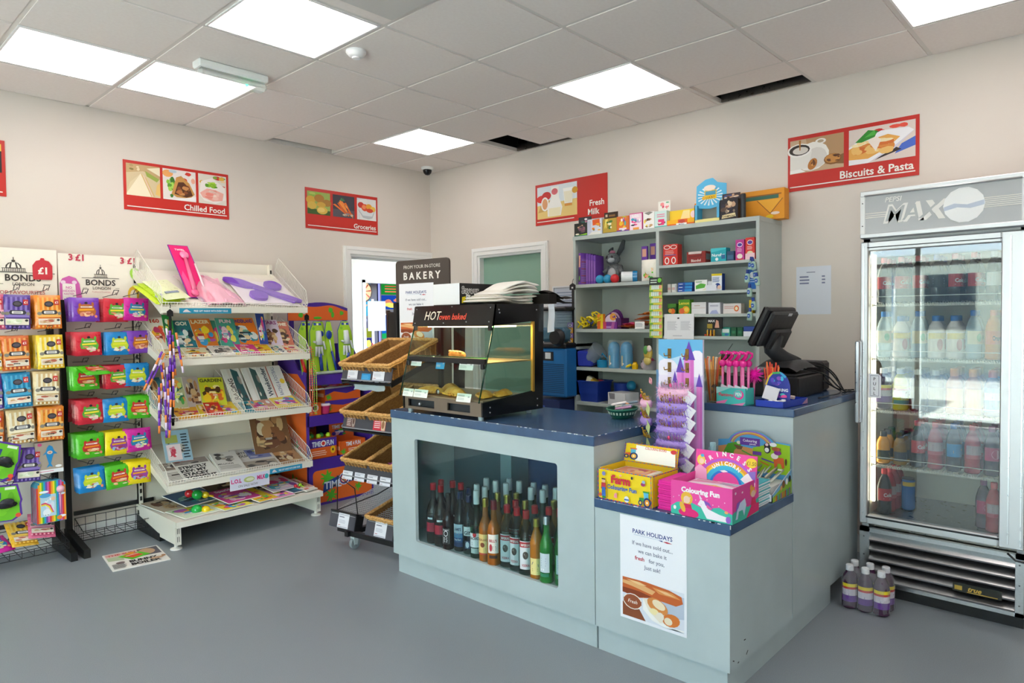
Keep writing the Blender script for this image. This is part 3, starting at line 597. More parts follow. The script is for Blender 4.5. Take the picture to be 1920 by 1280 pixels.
def bag(kind, col, mat, label, group, name, rotz=0):
    key = kind+col
    if key not in _bag:
        if kind == 'sw': t = bagmesh(key, .148, .142, .022, SWEET[col][0], sweetitems(col))
        else: t = bagmesh(key, .132, .195, .03, STRIPE[col][0], stripeitems(col))
        _bag[key] = t.mesh(name)
    o = bpy.data.objects.new(name, _bag[key]); COL.objects.link(o); o.matrix_basis = mat
    return tag(o, label, 'sweet bag', group)
ORD = ['front', 'second', 'third', 'fourth', 'fifth', 'sixth']
ROWS = ['top', 'second', 'third', 'fourth', 'fifth', 'lowest']
def stack(t, kind, col, x, z, n, rowname, peg, rackname, step=.036):
    """n bags on one hook, front one at y = -.31"""
    hz = z+(.071 if kind == 'sw' else .097); hook(t, x, hz+.012)
    rr = random.Random(int(abs(x*977+z*131)))
    kn = {'sw': 'glossy %s sweet bag' % col, 'st': '%s striped sweet bag' % col}[kind]
    for k in range(n):
        y = -.315+k*step+rr.uniform(-.003, .003)
        m = T(x+rr.uniform(-.006, .006), y, hz+.004, rr.uniform(-.05, .05)+(.10 if kind == 'sw' and n > 3 else 0), rr.uniform(-.10, -.02) if kind == 'sw' else rr.uniform(-.09, -.02), rr.uniform(-.05, .05))
        bag(kind, col, m, '%s, %s on %s hook, %s row' % (kn, ORD[k], peg, rowname), 'hanging sweet bags on the black racks', 'sweet_bag')
GR = [[('purple', -3.0, 5), ('red', -2.835, 6), ('magenta', -2.715, 5)], [('red', -2.99, 6), ('blue', -2.825, 6), ('purple', -2.708, 4)], [('green', -3.01, 4), ('red', -2.84, 6), ('blue', -2.72, 3)],
      [('red', -2.985, 6), ('blue', -2.855, 3), ('green', -2.715, 5)], [('green', -2.995, 6), ('yellow', -2.845, 5), ('magenta', -2.734, 2)], [('blue', -2.998, 4), ('green', -2.85, 5), ('yellow', -2.727, 4)]]
PEG = ['post-side', 'middle', 'stand-side']
for r, row in enumerate(GR):
    z = 1.471-.2065*r
    for c, (col, x, n) in enumerate(row): stack(rk2, 'sw', col, x, z+(.004, 0, .006)[c], n, ROWS[r], PEG[c], 'fruit sweet rack', .034)
m = T(-2.99, -.29, 1.13, .2, -1.25); bag('sw', 'green', m, 'green sweet bag lying flat on top of the green bags in the third row', 'hanging sweet bags on the black racks', 'sweet_bag')
GL_ = [[('pink', -3.468, 2), ('purple', -3.338, 4), ('orange', -3.196, 4)], [('amber', -3.482, 2), ('brick', -3.352, 4), ('yellow', -3.189, 5)], [('purple', -3.487, 2), ('blue', -3.352, 3), ('cream', -3.205, 4)], [('brick', -3.478, 2), ('cream', -3.340, 3), ('orange', -3.190, 4)]]
PEG2 = ['frame-edge', 'inner', 'post-side']
for r, row in enumerate(GL_):
    for c, (col, x, n) in enumerate(row): stack(rk1, 'st', col, x, (1.464, 1.232, 1.022, .814)[r], n, ROWS[r], PEG2[c], 'striped bag rack', .045)
bag('st', 'purple', T(-3.30, -.29, .69, .1, -.05, .08), 'purple bag of liquorice sweets half hidden behind a green toy card', 'hanging sweet bags on the black racks', 'sweet_bag')
hook(rk1, -3.30, .70); hook(rk1, -3.20, .715); hook(rk1, -3.20, .47); hook(rk1, -3.39, .72); hook(rk1, -3.40, .47)
bag('st', 'amber', T(-3.345, -.16, .235, .12, -1.0, .12), 'amber striped sweet bag lying in the bottom basket of the rack', 'sweet bags in the bottom basket', 'sweet_bag')
bag('st', 'pink', T(-3.225, -.16, .262, -.10, -1.0, .14), 'pink striped sweet bag propped in the corner of the bottom basket', 'sweet bags in the bottom basket', 'sweet_bag')
bag('sw', 'magenta', T(-3.49, -.2, .18, .3, -1.1), 'small pink sweet bag at the cut edge of the bottom basket', 'sweet bags in the bottom basket', 'sweet_bag')
# dolphin craft box
t = thing('craft_box', 'grey-brown craft box with a blue dolphin printed on it', 'craft box', (-3.2, -.28, .51))
B().box(-3.272, -.305, .515, -3.135, -.262, .698, 'ab9c8e').part('carton', t)
b = B(); F = SFR(-3.272, -.3055, .515); b.pic(F, .137, .183, [('r', 0, 0, 1, .12, 'eceef2'), ('x', .05, .04, .8, .09, 1, 'e08aa8'), ('p', '1f86c2', .5, .90, .42, .82, .38, .70, .25, .58, .37, .62, .42, .45, .47, .30, .38, .18, .50, .22, .62, .19, .55, .30, .60, .46, .66, .60, .80, .60, .68, .70, .62, .84), ('e', .52, .66, .10, .055, 'e9c9b4'), ('e', .52, .66, .055, .025, 'c98a70'), ('e', .16, .93, .08, .05, 'd24a86'), ('e', .82, .2, .12, .04, 'f4f4f6')]); b.part('print', t)
# rainbow stationery sets
RB = ['e23b34', 'f59a22', 'f4df26', '54b948', '1f9fd0', '7d4fb0', 'd45fae']
def rainbow_set(mat, label, first):
    b = B(mat); w, h = .15, .245
    P = [(-w/2, -h), (w/2, -h)]+[(w/2-.035+.035*cos(a*pi/8), -.035+.035*sin(a*pi/8)) for a in range(5)]+[(-w/2+.035+.035*cos(a*pi/8), -.035+.035*sin(a*pi/8)) for a in range(4, 9)]
    F = fr((0, 0, 0), (1, 0, 0), (0, 0, 1)); b.prism(P, .006, '3f8fae', F)
    G = F @ T(-w/2, -h, .006)
    it = [('r', .02, .02, .98, .86, 'f6f0f4')]
    for k in range(16): it.append(('r', .01+.0612*k, .012 if first else .02, .01+.0612*(k+1), (.86 if k in (0, 15) else .93 if k in (1, 14) else .985), RB[k % 7]))
    it += [('r', .14, .16, .66, .68, 'b9d9ea'), ('e', .3, .66, .19, .05, '4f9fd4'), ('b', .15, .18, .65, .62, 12, ['d8e8f4', 'f4f6fa', 'c4dcee', 'e8dcf0'], 3), ('p', 'e0507a', .16, .48, .3, .50, .48, .42, .58, .24, .54, .24, .44, .40, .3, .46, .16, .45), ('p', 'f4df26', .16, .45, .3, .46, .44, .40, .54, .24, .50, .24, .41, .37, .3, .43, .16, .42),
           ('e', .34, .26, .13, .08, 'eef3fa'), ('e', .30, .2, .015, .01, '222222'), ('e', .38, .2, .015, .01, '222222'), ('e', .26, .75, .16, .03, 'f2f6fc'), ('e', .85, .12, .13, .03, 'f2f6fc'), ('e', .86, .66, .11, .03, 'e6eefa'), ('e', .76, .09, .09, .05, 'f08a2c'), ('e', .56, .57, .07, .05, 'f0c8a8')]
    b.pic(G, w, h, it)
    o = b.top('stationery_set', label, 'stationery set', 'rainbow stationery sets')
    if first:
        q = B(mat); q.tube([(.045, -.009, -.07), (.045, -.009, -.20)], .004, 'f4a8c8:g', 8); q.ball((.045, -.02, -.055), .021, 'f2b6cc:s', 12, 8); L = o.matrix_basis.inverted()
        q.part('pompom_pen', o, 'pink pompom pen')
for k in range(5):
    rainbow_set(T(-3.208-.001*k, -.325+.022*k, .475-.001*k, .03), ['front rainbow-striped unicorn stationery set with a pink pompom pen', 'rainbow stationery set second from the front on its hook', 'rainbow stationery set third from the front on its hook', 'rainbow stationery set fourth from the front on its hook', 'rearmost rainbow stationery set on its hook'][k], k == 0)
def toy_card(mat, label):
    b = B(mat); w, h = .17, .205; F = fr((-w/2, 0, -h), (1, 0, 0), (0, 0, 1))
    b.prism([(0, 0), (w*.75, 0), (w, .03), (w*.96, h*.45), (w*.99, h*.55), (w*.85, h), (0, h)], .003, '5a2f9c', F)
    b.pic(F @ T(0, 0, .003), w, h, [('p', '6fc024', .0, .03, .7, .03, .93, .16, .9, .45, .93, .55, .8, .95, 0, .95), ('r', .02, .62, .4, .80, '24407c'), ('x', .05, .66, .36, .76, 1, 'f0f4fa'), ('e', .88, .14, .08, .06, 'e8503c'), ('r', .5, .86, .78, .93, 'eaf4e0'), ('b', 0, .1, .9, .9, 5, ['7fd02c', '63ae1e'], 4)])
    o = b.top('toy_card', label, 'carded toy', 'green carded toy cars')
    q = B(mat); q.ball((.0, -.012, -.11), (.06, .018, .022), '1d1e24:g', 12, 6).ball((.01, -.016, -.095), (.035, .014, .02), '30323a:g', 10, 6); q.part('toy_car', o, 'black toy car')
toy_card(T(-3.40, -.335, .725, 0, -.03, .35), 'tilted green carded toy car in front of the striped bags'); toy_card(T(-3.375, -.315, .705, 0, -.03, .5), 'green toy car card behind the tilted one')
toy_card(T(-3.425, -.33, .49, 0, -.03, .05), 'lower green carded toy car cut by the picture edge')
# tabloid on the floor with a green packet
t = thing('newspaper', 'tabloid newspaper with a picture of a green packet lying on the floor', 'newspaper', (-2.87, -.63, 0))
F = fr((-3.035, -.795, .006), (.995, -.13, 0), (.06, 1, 0)); w, h = .295, .33
b = B(); b.box(0, 0, -.005, w, h, 0, 'ece9e2', F)
b.pic(F, w, h, [('r', .03, .78, .66, .96, 'e6b8b0'), ('t', .06, .83, .085, 'cf3a34', 'THE SUN', 'l', .03, .5), ('r', .60, .50, .97, .95, '57505a'), ('e', .74, .74, .16, .18, 'c9a07c'), ('p', 'b9c9a4', .03, .55, .3, .5, .3, .76, .03, .76), ('p', '58c81e', .22, .74, .42, .42, .78, .56, .62, .82), ('p', 'e8502a', .3, .70, .46, .52, .66, .60, .54, .80), ('p', 'f4a22c', .34, .78, .5, .74, .55, .86, .4, .86), ('p', 'f4d8d0', .36, .66, .6, .72, .59, .75, .35, .69),
    ('t', .35, .26, .13, '1c1a1c', 'BUNNY', 'l', .05, .5), ('t', .35, .09, .13, '1c1a1c', 'BOILER', 'l', .05, .52), ('e', .2, .36, .08, .06, '7c6a6a'), ('x', .04, .06, .3, .32, 7, '8a8684'), ('e', .82, .24, .12, .06, 'c9a484'), ('e', .95, .3, .04, .05, 'a87850')])
b.part('front_page', t); B().box(.01, .01, -.0058, w+.005, h-.01, -.0052, 'dcd9d2', F).part('inner_page', t)
# ================================================================ WHITE MAGAZINE STAND
GW = M('ebe6da:s'); WIRE = M('f3efe6:s')
ga, gb = -2.655, -1.668
t = gond = thing('magazine_stand', 'white metal magazine stand with sloping wire-edged shelves full of magazines', 'magazine stand', ((ga+gb)/2, -.3, 0))
B().box(ga+.02, -.055, .03, gb-.02, -.04, 1.82, GW).part('back_panel', t)
for x in (ga, gb-.025):
    b = B().box(x, -.085, .02, x+.025, -.04, 1.82, GW)
    for k in range(34): b.box(x+.006, -.0862, .1+.05*k, x+.019, -.085, .128+.05*k, '26221e')
    b.part('upright', t)
    b = B().prism([(-.04, .03), (-.69, .03), (-.69, .14), (-.04, .175)][::-1], .022, GW, Matrix(((0, 0, 1, x+.001), (1, 0, 0, 0), (0, 1, 0, 0), (0, 0, 0, 1)))); b.box(x-.006, -.695, .03, x+.03, -.688, .145, GW)
    for z in (.05, .10): b.box(x+.006, -.6965, z, x+.009, -.695, z+.032, '4a4640').box(x+.016, -.6965, z, x+.019, -.695, z+.032, '4a4640')
    b.part('base_leg', t)
    B().lathe([(.035, 0), (.034, .006), (.012, .014), (.010, .032)], 'eeeae2:s', 14, T(x+.012, -.66, 0)).part('foot', t)
b = B().box(ga-.008, -.725, .142, gb+.008, -.715, .178, GW).box(ga-.004, -.72, .168, gb+.004, -.05, .176, GW).box(ga-.008, -.72, .142, ga, -.05, .178, GW).box(gb, -.72, .142, gb+.008, -.05, .178, GW); b.part('base_shelf', t)
TR = {1: (-.565, 1.452, .56), 2: (-.585, 1.122, .36), 3: (-.59, .738, .36), 4: (-.592, .345, .38)}
def trayframe(k):
    y, z, s = TR[k]; return fr((ga, y, z+.014), (1, 0, 0), (0, 1, s))
def tray(k, side=.11, fence=.055, div=None):
    y0, z0, s = TR[k]; F = trayframe(k); w = gb-ga; n = math.hypot(1, s); dp = (abs(y0)-.07)*n
    b = B(); b.box(0, -.004, -.006, w, dp, 0, GW, F); b.box(ga-.004, y0-.012, z0-.006, gb+.004, y0, z0+.034, GW)
    for x in (0, w-.014):
        b.add([(x-.005 if x == 0 else x, 0, 0.012), (x+.014, 0, .012), (x+.014, 0, -.032), (x, 0, -.032), (x, dp, .012), (x+.014, dp, .012), (x+.014, dp, -.045), (x, dp, -.045)], [(0, 1, 2, 3), (5, 4, 7, 6), (0, 3, 7, 4), (1, 5, 6, 2), (0, 4, 5, 1), (3, 2, 6, 7)], GW, False, F)
    o = b.part('shelf', t)
    b = B(); r = .0016
    b.tube([(0, .004, fence), (w, .004, fence)], .0022, WIRE, 5, F).tube([(0, .004, .03), (w, .004, .03)], r, WIRE, 4, F)
    for i in range(57): x = w*i/56; b.tube([(x, .004, 0), (x, .004, fence)], r, WIRE, 4, F, caps=False)
    for x in [0, w]+([div] if div else []):
        b.tube([(x, .004, fence), (x, .07, side*.95), (x, dp*.93, side+.03), (x, dp*.98, 0)], .0024, WIRE, 5, F).tube([(x, .004, .03), (x, dp*.96, .055)], r, WIRE, 4, F)
        for i in range(26): q = .02+dp*.93*i/26; b.tube([(x, q, 0), (x, q, min(fence+(q-.004)*.75, side*.95+.03*q/dp))], r, WIRE, 4, F, caps=False)
    b.part('wire_edge', o)
for k, dv in ((1, None), (2, None), (3, .50), (4, None)): tray(k, .10 if k != 1 else .13, .05, dv)
# shelf-edge strips
def strip(u0, u1, k, col, name, label, items, h=.034, dz=0, top=False):
    y0, z0, s = TR[k]; F = SFR(ga+u0, y0-.0135, z0-.006+dz); w = u1-u0; b = B().box(0, 0, -.001, w, h, 0, col, F); b.pic(F, w, h, items); return b.part(name, t, label)
BL = [('p', 'e8d8dc', .06, .25, .1, .7, .14, .8, .18, .5, .22, .25), ('t', .27, .32, .34, 'f0f4f8', 'FREE GIFT INSIDE WITH EVERY ISSUE', 'l', .02, .66)]
strip(.10, .43, 1, '1b8fb4', 'shelf_strip', 'turquoise shelf-edge strip', BL, .034, -.004)
strip(.66, .905, 4, '2a93bf', 'shelf_strip', 'turquoise shelf-edge strip', BL, .034, .0)
strip(.38, .655, 4, 'dcdcf2', 'sale_sign', 'pale sign with pink LOL lettering', [('t', .16, .5, .28, 'd8328a', 'L.O.L', 'c', .04, .26), ('e', .48, .62, .14, .2, 'b8c27a'), ('e', .5, .62, .10, .12, 'e0e4c8'), ('t', .79, .5, .3, 'd8328a', 'MiLK', 'c', .04, .22), ('e', .93, .63, .05, .18, '38a8b8'), ('t', .45, .16, .17, '55555f', 'ON SALE NOW', 'c', .0, .5)], .095, -.066)
# magazines and papers
PAL = {'warm': ['e8503c', 'f4b030', 'f6e0c0', 'c83a6a', 'e89a7c', '7a3a30'], 'cool': ['2f8fa8', 'e8f0f2', '3a5a8c', 'f2d8b0', '78b4a0', '26404e'], 'pink': ['e0488c', 'f8d4e4', 'f0e060', '9a58b0', 'fafafa', '4fb0c8'],
       'news': ['8c8a88', '5e5c5c', 'b8b2aa', 'd8d4cc', '403e40', 'a89c90'], 'brown': ['8a5a3a', 'b98a5c', '4a2e20', 'd0b080', '6e4430', 'e0d0b0'], 'kid': ['f2d82c', '3aa0d8', 'e0483c', '58b848', 'f49a2c', 'f4f0e8', 'b058b8'], 'gold': ['f2c81c', 'e8a01c', 'f8e8a0', '503010', 'd86a20'], 'green': ['4aa048', '2a7050', 'd8e070', 'e8f0d8', 'f0a040']}
def mag(F, w, h, th, col, title, tc, pal, seed, label, group, name='magazine', extra=None, cat='magazine', busy=16, curl=0):
    b = B(); b.box(0, 0, 0, w, h, th, 'efece4', F, skip='t')
    n = 6 if curl else 1
    it = [('r', 0, 0, 1, 1, col), ('b', .03, .05, .97, .78 if title else .97, busy, PAL[pal], seed)]
    rr = random.Random(seed)
    for k in range(3): a = rr.uniform(.05, .5); c = rr.uniform(.08, .55); it.append(('r', a, c, a+rr.uniform(.2, .45), c+rr.uniform(.05, .1), PAL[pal][(seed+k) % len(PAL[pal])])); it.append(('x', a+.02, c+.01, a+.2, c+.06, 2, 'f8f6f0' if k % 2 else '2a2628'))
    if title: it += [('r', 0, .80, 1, 1, col), ('t', .5, .835, .12, tc, title, 'c', .04, .9)]
    if extra: it += extra
    b.pic(F @ T(0, 0, th), w, h, it, .0002, .00008)
    return b.top(name, label, cat, group)
def on(k, u, v, lift=0, rot=0, lean=0):
    return trayframe(k) @ Matrix.Translation((u, v, .002+lift)) @ Matrix.Rotation(rot, 4, 'Z') @ Matrix.Rotation(lean, 4, 'X')
G2 = 'magazines on the second shelf of the white stand'
for (u, v, w, h, lf, rot, ln, col, ti, tc, pal, sd, lb) in [
 (.015, .20, .10, .26, .01, 0, .55, 'e8e4d8', '160', 'c8442c', 'warm', 11, 'spotted puzzle magazine standing at the candy-rack end of the back row'),
 (.085, .20, .06, .26, .03, -.12, .55, '1f8a3c', '', 'ffffff', 'green', 12, 'dark green magazine leaning behind the purple stick strip'),
 (.15, .19, .15, .25, .0, 0, .55, '2f7f86', 'GO!', 'f4f0e0', 'cool', 13, 'teal magazine titled GO! in the back row'),
 (.28, .19, .14, .25, .012, 0, .55, 'd87a2c', 'LAZER', 'f2e6c0', 'kid', 14, 'orange children\'s magazine with blue dots in the back row'),
 (.40, .19, .13, .25, .0, -.1, .55, '3f8f7c', '', 'ffffff', 'pink', 15, 'teal and pink comic beside the orange-framed magazine'),
 (.435, .19, .13, .25, .016, -.1, .55, '48a090', 'FUN', 'f4d0e0', 'pink', 16, 'second teal and pink comic overlapping its twin'),
 (.54, .18, .19, .26, .01, 0, .55, 'f08020', 'WONDERLAND', '4a3a8c', 'cool', 17, 'orange-framed magazine with a smiling child on its cover'),
 (.70, .18, .06, .27, .03, -.2, .6, '2b4a9c', '', 'f0f0f0', 'pink', 18, 'thin blue and pink book standing at a slant'),
 (.745, .18, .14, .26, .0, -.12, .55, 'd8c8e0', 'STARS', '9a4a8c', 'brown', 19, 'lilac celebrity magazine at the toy-stand end of the back row'),
 (.83, .18, .14, .24, .0, -.1, .55, 'c9705a', 'HOME', 'f4e8d8', 'brown', 20, 'brick-red homes magazine at the far end of the back row')]:
    mag(on(2, u, v, lf, rot, ln), w, h, .004, col, ti, tc, pal, sd, lb, G2)
for (u, v, w, h, lf, rot, col, ti, tc, pal, sd, lb) in [
 (.02, .03, .16, .17, .004, 0, 'e8dca8', 'Crafts', 'b05a6a', 'gold', 31, 'cream craft magazine at the candy-rack end of the front row'),
 (.15, .03, .15, .17, .012, -.1, 'f0ecc8', 'Puzzler', 'c8404c', 'gold', 32, 'pale yellow puzzle magazine beside the black-spined gap'),
 (.27, .03, .14, .17, .006, -.1, 'eceae4', '', '404040', 'news', 33, 'white paperbound magazine with grey page edges'),
 (.32, .03, .14, .17, .018, -.1, 'f0eee8', 'Codes', '55606a', 'news', 34, 'white puzzle pad on top of the grey-edged one'),
 (.41, .03, .13, .17, .01, -.06, 'e8c080', 'Bloom', 'd03a7c', 'pink', 35, 'flowery pink and gold magazine in the middle of the front row'),
 (.50, .03, .13, .17, .022, -.12, 'e03a94', 'GIRL', 'f8e4f0', 'pink', 36, 'hot pink comic lying on a stack of its fellows'),
 (.54, .03, .12, .17, .006, -.12, 'd8308a', '', 'ffffff', 'pink', 37, 'hot pink comic peeping out under the top one'),
 (.61, .03, .12, .17, .02, -.12, 'f2cf1c', 'KAPOW', 'c83020', 'gold', 38, 'yellow comic on top of the yellow pile'),
 (.66, .03, .12, .17, .006, -.12, 'f2d83c', '', 'ffffff', 'gold', 39, 'yellow comic second in the yellow pile'),
 (.74, .03, .10, .17, .01, -.14, 'e8e4dc', '', '333333', 'cool', 40, 'white and brown thin magazine between the yellow and orange ones'),
 (.81, .03, .15, .17, .006, -.05, 'f0e0c8', 'Pets', 'e8782c', 'warm', 41, 'cream magazine with orange flowers at the corner of the front row')]:
    mag(on(2, u, v, lf, rot), w, h, .008, col, ti, tc, pal, sd, lb, G2)
G3 = 'magazines on the third shelf of the white stand'
for (u, v, w, h, lf, rot, ln, col, ti, tc, pal, sd, lb) in [
 (-.0, .22, .10, .26, .0, 0, .5, '3a7c8c', '', 'ffffff', 'brown', 50, 'teal magazine with a red-haired head behind the purple sticks'),
 (.10, .20, .12, .24, .0, 0, .6, 'b8bc90', '', '333333', 'green', 51, 'sage magazine with a green bottle on the cover'),
 (.21, .20, .10, .24, .004, -.05, .6, 'b4a8a4', '', '333333', 'brown', 52, 'grey-pink magazine leaning next to the lime one'),
 (.30, .20, .16, .22, .008, -.12, .6, 'c8cc2c', 'GARDEN', '48501c', 'gold', 53, 'lime yellow magazine leaning against the stand back'),
 (.02, .03, .07, .17, .0, 0, 0, '7a6a5a', '', 'ffffff', 'brown', 54, 'brown magazine behind the wire at the candy-rack corner, third shelf'),
 (.09, .03, .17, .19, .004, -.02, 0, 'e8a82c', 'Chat!', 'f0f0f0', 'warm', 55, 'yellow and red gossip magazine titled Chat!'),
 (.22, .03, .10, .19, .012, -.2, 0, 'e0c030', '', 'ffffff', 'warm', 56, 'yellow-spined magazine in the fanned red pile'),
 (.265, .03, .10, .20, .02, -.2, 0, 'd83028', '', 'ffffff', 'warm', 57, 'red-spined magazine on top of the fanned pile'),
 (.31, .03, .18, .20, .006, -.05, 0, 'f0d040', 'Yours', 'b03a8c', 'kid', 58, 'yellow and pink magazine with round portraits'),
 (.52, .03, .14, .21, .004, -.1, 0, '2f8fa0', '', 'ffffff', 'cool', 59, 'blue magazine just past the wire divider'),
 (.59, .03, .15, .21, .012, -.1, 0, 'd8a090', 'Bella', 'e8509c', 'pink', 60, 'pink and teal women\'s magazine beyond the divider'),
 (.70, .03, .12, .22, .008, -.1, 0, 'c8281c', '', 'ffffff', 'warm', 61, 'red-edged magazine under the pink titled one'),
 (.75, .03, .19, .22, .016, -.05, 0, 'f0d860', 'Pick Me Up!', 'd83a80', 'pink', 62, 'yellow and pink magazine titled Pick Me Up!')]:
    mag(on(3, u, v, lf, rot, ln), w, h, .006, col, ti, tc, pal, sd, lb, G3)
GP = 'newspapers on the white stand'
def paper(F, w, h, label, items, col='e2e0dc', curl=.0, th=.008):
    b = B(); n = 8
    pts = lambda x, q: (x*w, q*h, th+curl*sin(q*pi*.8))
    b.grid(lambda a, c: pts(a, c), 3, n, col, True, F); b.grid(lambda a, c: (a*w, c*h, curl*sin(c*pi*.8)), 3, n, col, True, F)
    b.box(0, 0, 0, w, .004, th, 'c8c6c2', F); b.box(0, 0, 0, .003, h*.97, th, 'c8c6c2', F); b.box(w-.003, 0, 0, w, h*.97, th, 'c8c6c2', F)
    if not curl: b.pic(F @ T(0, 0, th), w, h, items, .0003, .0001)
    else:
        for q, i in enumerate(items):      # follow the curl: keep each item in its own slice
            pass
        b.pic(F @ T(0, 0, th+curl), w, h, items, .0006, .0001)
    return b.top('newspaper', label, 'newspaper', GP)
def leanpaper(k, u, w, h, items, label, col='e4e2de', rot=0):
    F = on(k, u, .19, .012, rot, .62); b = B().box(0, 0, 0, w, h, .008, col, F); b.pic(F @ T(0, 0, .008), w, h, items, .0003, .0001); return b.top('newspaper', label, 'newspaper', GP)
rot90 = lambda F: F
def sidepic(F, w, h, st, c, x, y, hh):     # headline running up the sheet
    return F @ T(x*w, y*h, 0) @ Matrix.Rotation(pi/2, 4, 'Z')
for (u, w, st, hc, cov, lb) in [(.50, .13, 'RACING', '3a3436', '2f5a60', 'racing paper leaning against the stand back behind the divider'), (.645, .12, '', '3a3436', '3a5c5c', 'folded paper with a teal picture between the racing and weekend papers'), (.755, .19, 'Weekender', '2c3c50', 'c8a838', 'weekend newspaper with a yellow flower, standing upright on the third shelf')]:
    F = on(3, u, .19, .012, .06, .62); h = .27; b = B().box(0, 0, 0, w, h, .008, 'e2e2e0', F); Q = F @ T(0, 0, .008)
    b.pic(Q, w, h, [('r', .3, 0, .42, 1, 'd8d4d0'), ('p', cov, .45, 0, .95, 0, .85, .9, .50, 1) if st != 'Weekender' else ('r', .38, 0, .42, 1, 'b0503c'), ('b', .5, .05, .92, .8, 7, PAL['news' if st != 'Weekender' else 'gold'], 5) if st != 'Weekender' else ('e', .86, .5, .1, .08, 'e8c82c')], .0003, .0001)
    if st: b.text(st, .02, 0, .034 if st == 'RACING' else .036, hc, Q @ T(.055, 0, .0012) @ Matrix.Rotation(pi/2, 4, 'Z'), 'l', .02, h*.92)
    if st == 'Weekender': b.text('RACING & FOOTBALL', .02, 0, .03, '5a6a90', Q @ T(.135, 0, .0012) @ Matrix.Rotation(pi/2, 4, 'Z'), 'l', .0, h*.9)
    b.top('newspaper', lb, 'newspaper', GP)
def four(u, v, w, h, lf, rot, label, items, col='e0ded8'):
    b = B(); F = on(4, u, v, lf, rot); b.box(0, 0, 0, w, h, .010, col, F); b.pic(F @ T(0, 0, .010), w, h, items, .0003, .0001); return b.top('newspaper', label, 'newspaper', GP)
four(.03, .03, .12, .27, 0, 0, 'newspaper half hidden by the wire at the candy-rack corner of the lowest tray', [('r', .05, .6, .95, .95, '8c7f74'), ('b', .05, .6, .95, .95, 6, PAL['news'], 3), ('p', '3c3836', .3, .35, .9, .3, .9, .36, .3, .42), ('x', .1, .05, .9, .5, 7, '9a9690')])
four(.115, .03, .23, .27, .004, 0, 'newspaper with the bold headline about Kev and Stacey', [('r', .03, .72, .97, .97, '9a8e88'), ('b', .03, .72, .97, .93, 8, PAL['news'], 9), ('t', .05, .87, .08, 'b83a34', 'THE SUNDAY', 'l', .03, .6), ('t', .06, .53, .12, '1e1c1e', "STRICTLY", 'l', .05, .8), ('t', .06, .37, .12, '1e1c1e', 'KEV: MY', 'l', .05, .8), ('t', .06, .21, .12, '1e1c1e', 'STACEY', 'l', .05, .75), ('t', .06, .05, .12, '1e1c1e', 'TORMENT', 'l', .05, .86)], 'e8e6e0')
four(.335, .04, .17, .25, .004, -.12, 'folded grey broadsheet with a bird picture next to the headline paper', [('b', .04, .5, .96, .96, 8, PAL['news'], 21), ('t', .06, .42, .07, '4a4644', 'DIVIDED', 'l', .02), ('x', .06, .2, .6, .4, 4, '8a8680'), ('b', .5, .05, .96, .4, 6, PAL['brown'], 4)])
four(.345, .05, .17, .25, .016, -.1, 'second broadsheet lying on the bird-picture one', [('r', 0, 0, 1, 1, 'dcd9d4'), ('b', .06, .45, .9, .95, 9, PAL['news'], 22), ('t', .06, .34, .07, '3a3634', 'MILLIONS', 'l', .02), ('x', .06, .1, .9, .3, 5, '9a9690')])
four(.50, .03, .27, .29, .004, -.06, 'blue-pictured newspaper under a clear cover in the lowest tray', [('r', 0, 0, 1, 1, 'cfcbc6'), ('t', .04, .74, .1, '3a3a3c', 'PARTY', 'l', .03, .3), ('t', .04, .60, .1, '3a3a3c', 'HOLD', 'l', .03, .3), ('r', .34, .48, .93, .92, '7c84b4'), ('b', .34, .48, .93, .92, 12, ['5a62a0', '8c94c4', 'b0b4d0', 'b8b060', '4a4e80'], 8), ('r', .1, .05, .95, .38, 'a89c90'), ('b', .1, .05, .95, .38, 8, PAL['news'], 2)])
mag(on(4, .75, .03, .004, -.04), .20, .20, .008, 'a88460', '', 'f0f0f0', 'brown', 71, 'brown picture supplement open in the lowest tray', GP, 'newspaper', None, 'newspaper', 20)
mag(on(4, .66, .21, .006, -.05, .8), .28, .32, .006, '7a5638', '', 'f0f0f0', 'brown', 73, 'large brown photo page hanging down the back of the lowest tray', GP, 'newspaper', None, 'newspaper', 26)
mag(on(4, .085, .28, .012, -.05, .7), .17, .22, .006, '9cbcd0', '', 'f0f0f0', 'news', 74, 'pale blue tabloid with a red and white box behind the headline paper', GP, 'newspaper', [('r', .1, .05, .62, .55, 'f0dce0'), ('b', .12, .07, .6, .52, 8, ['d04058', 'e08a98', 'f4e8ec'], 6), ('r', .1, .6, .55, .85, 'a8b05c'), ('x', .68, .08, .95, .9, 9, '2a3a4a')], 'newspaper', 3)
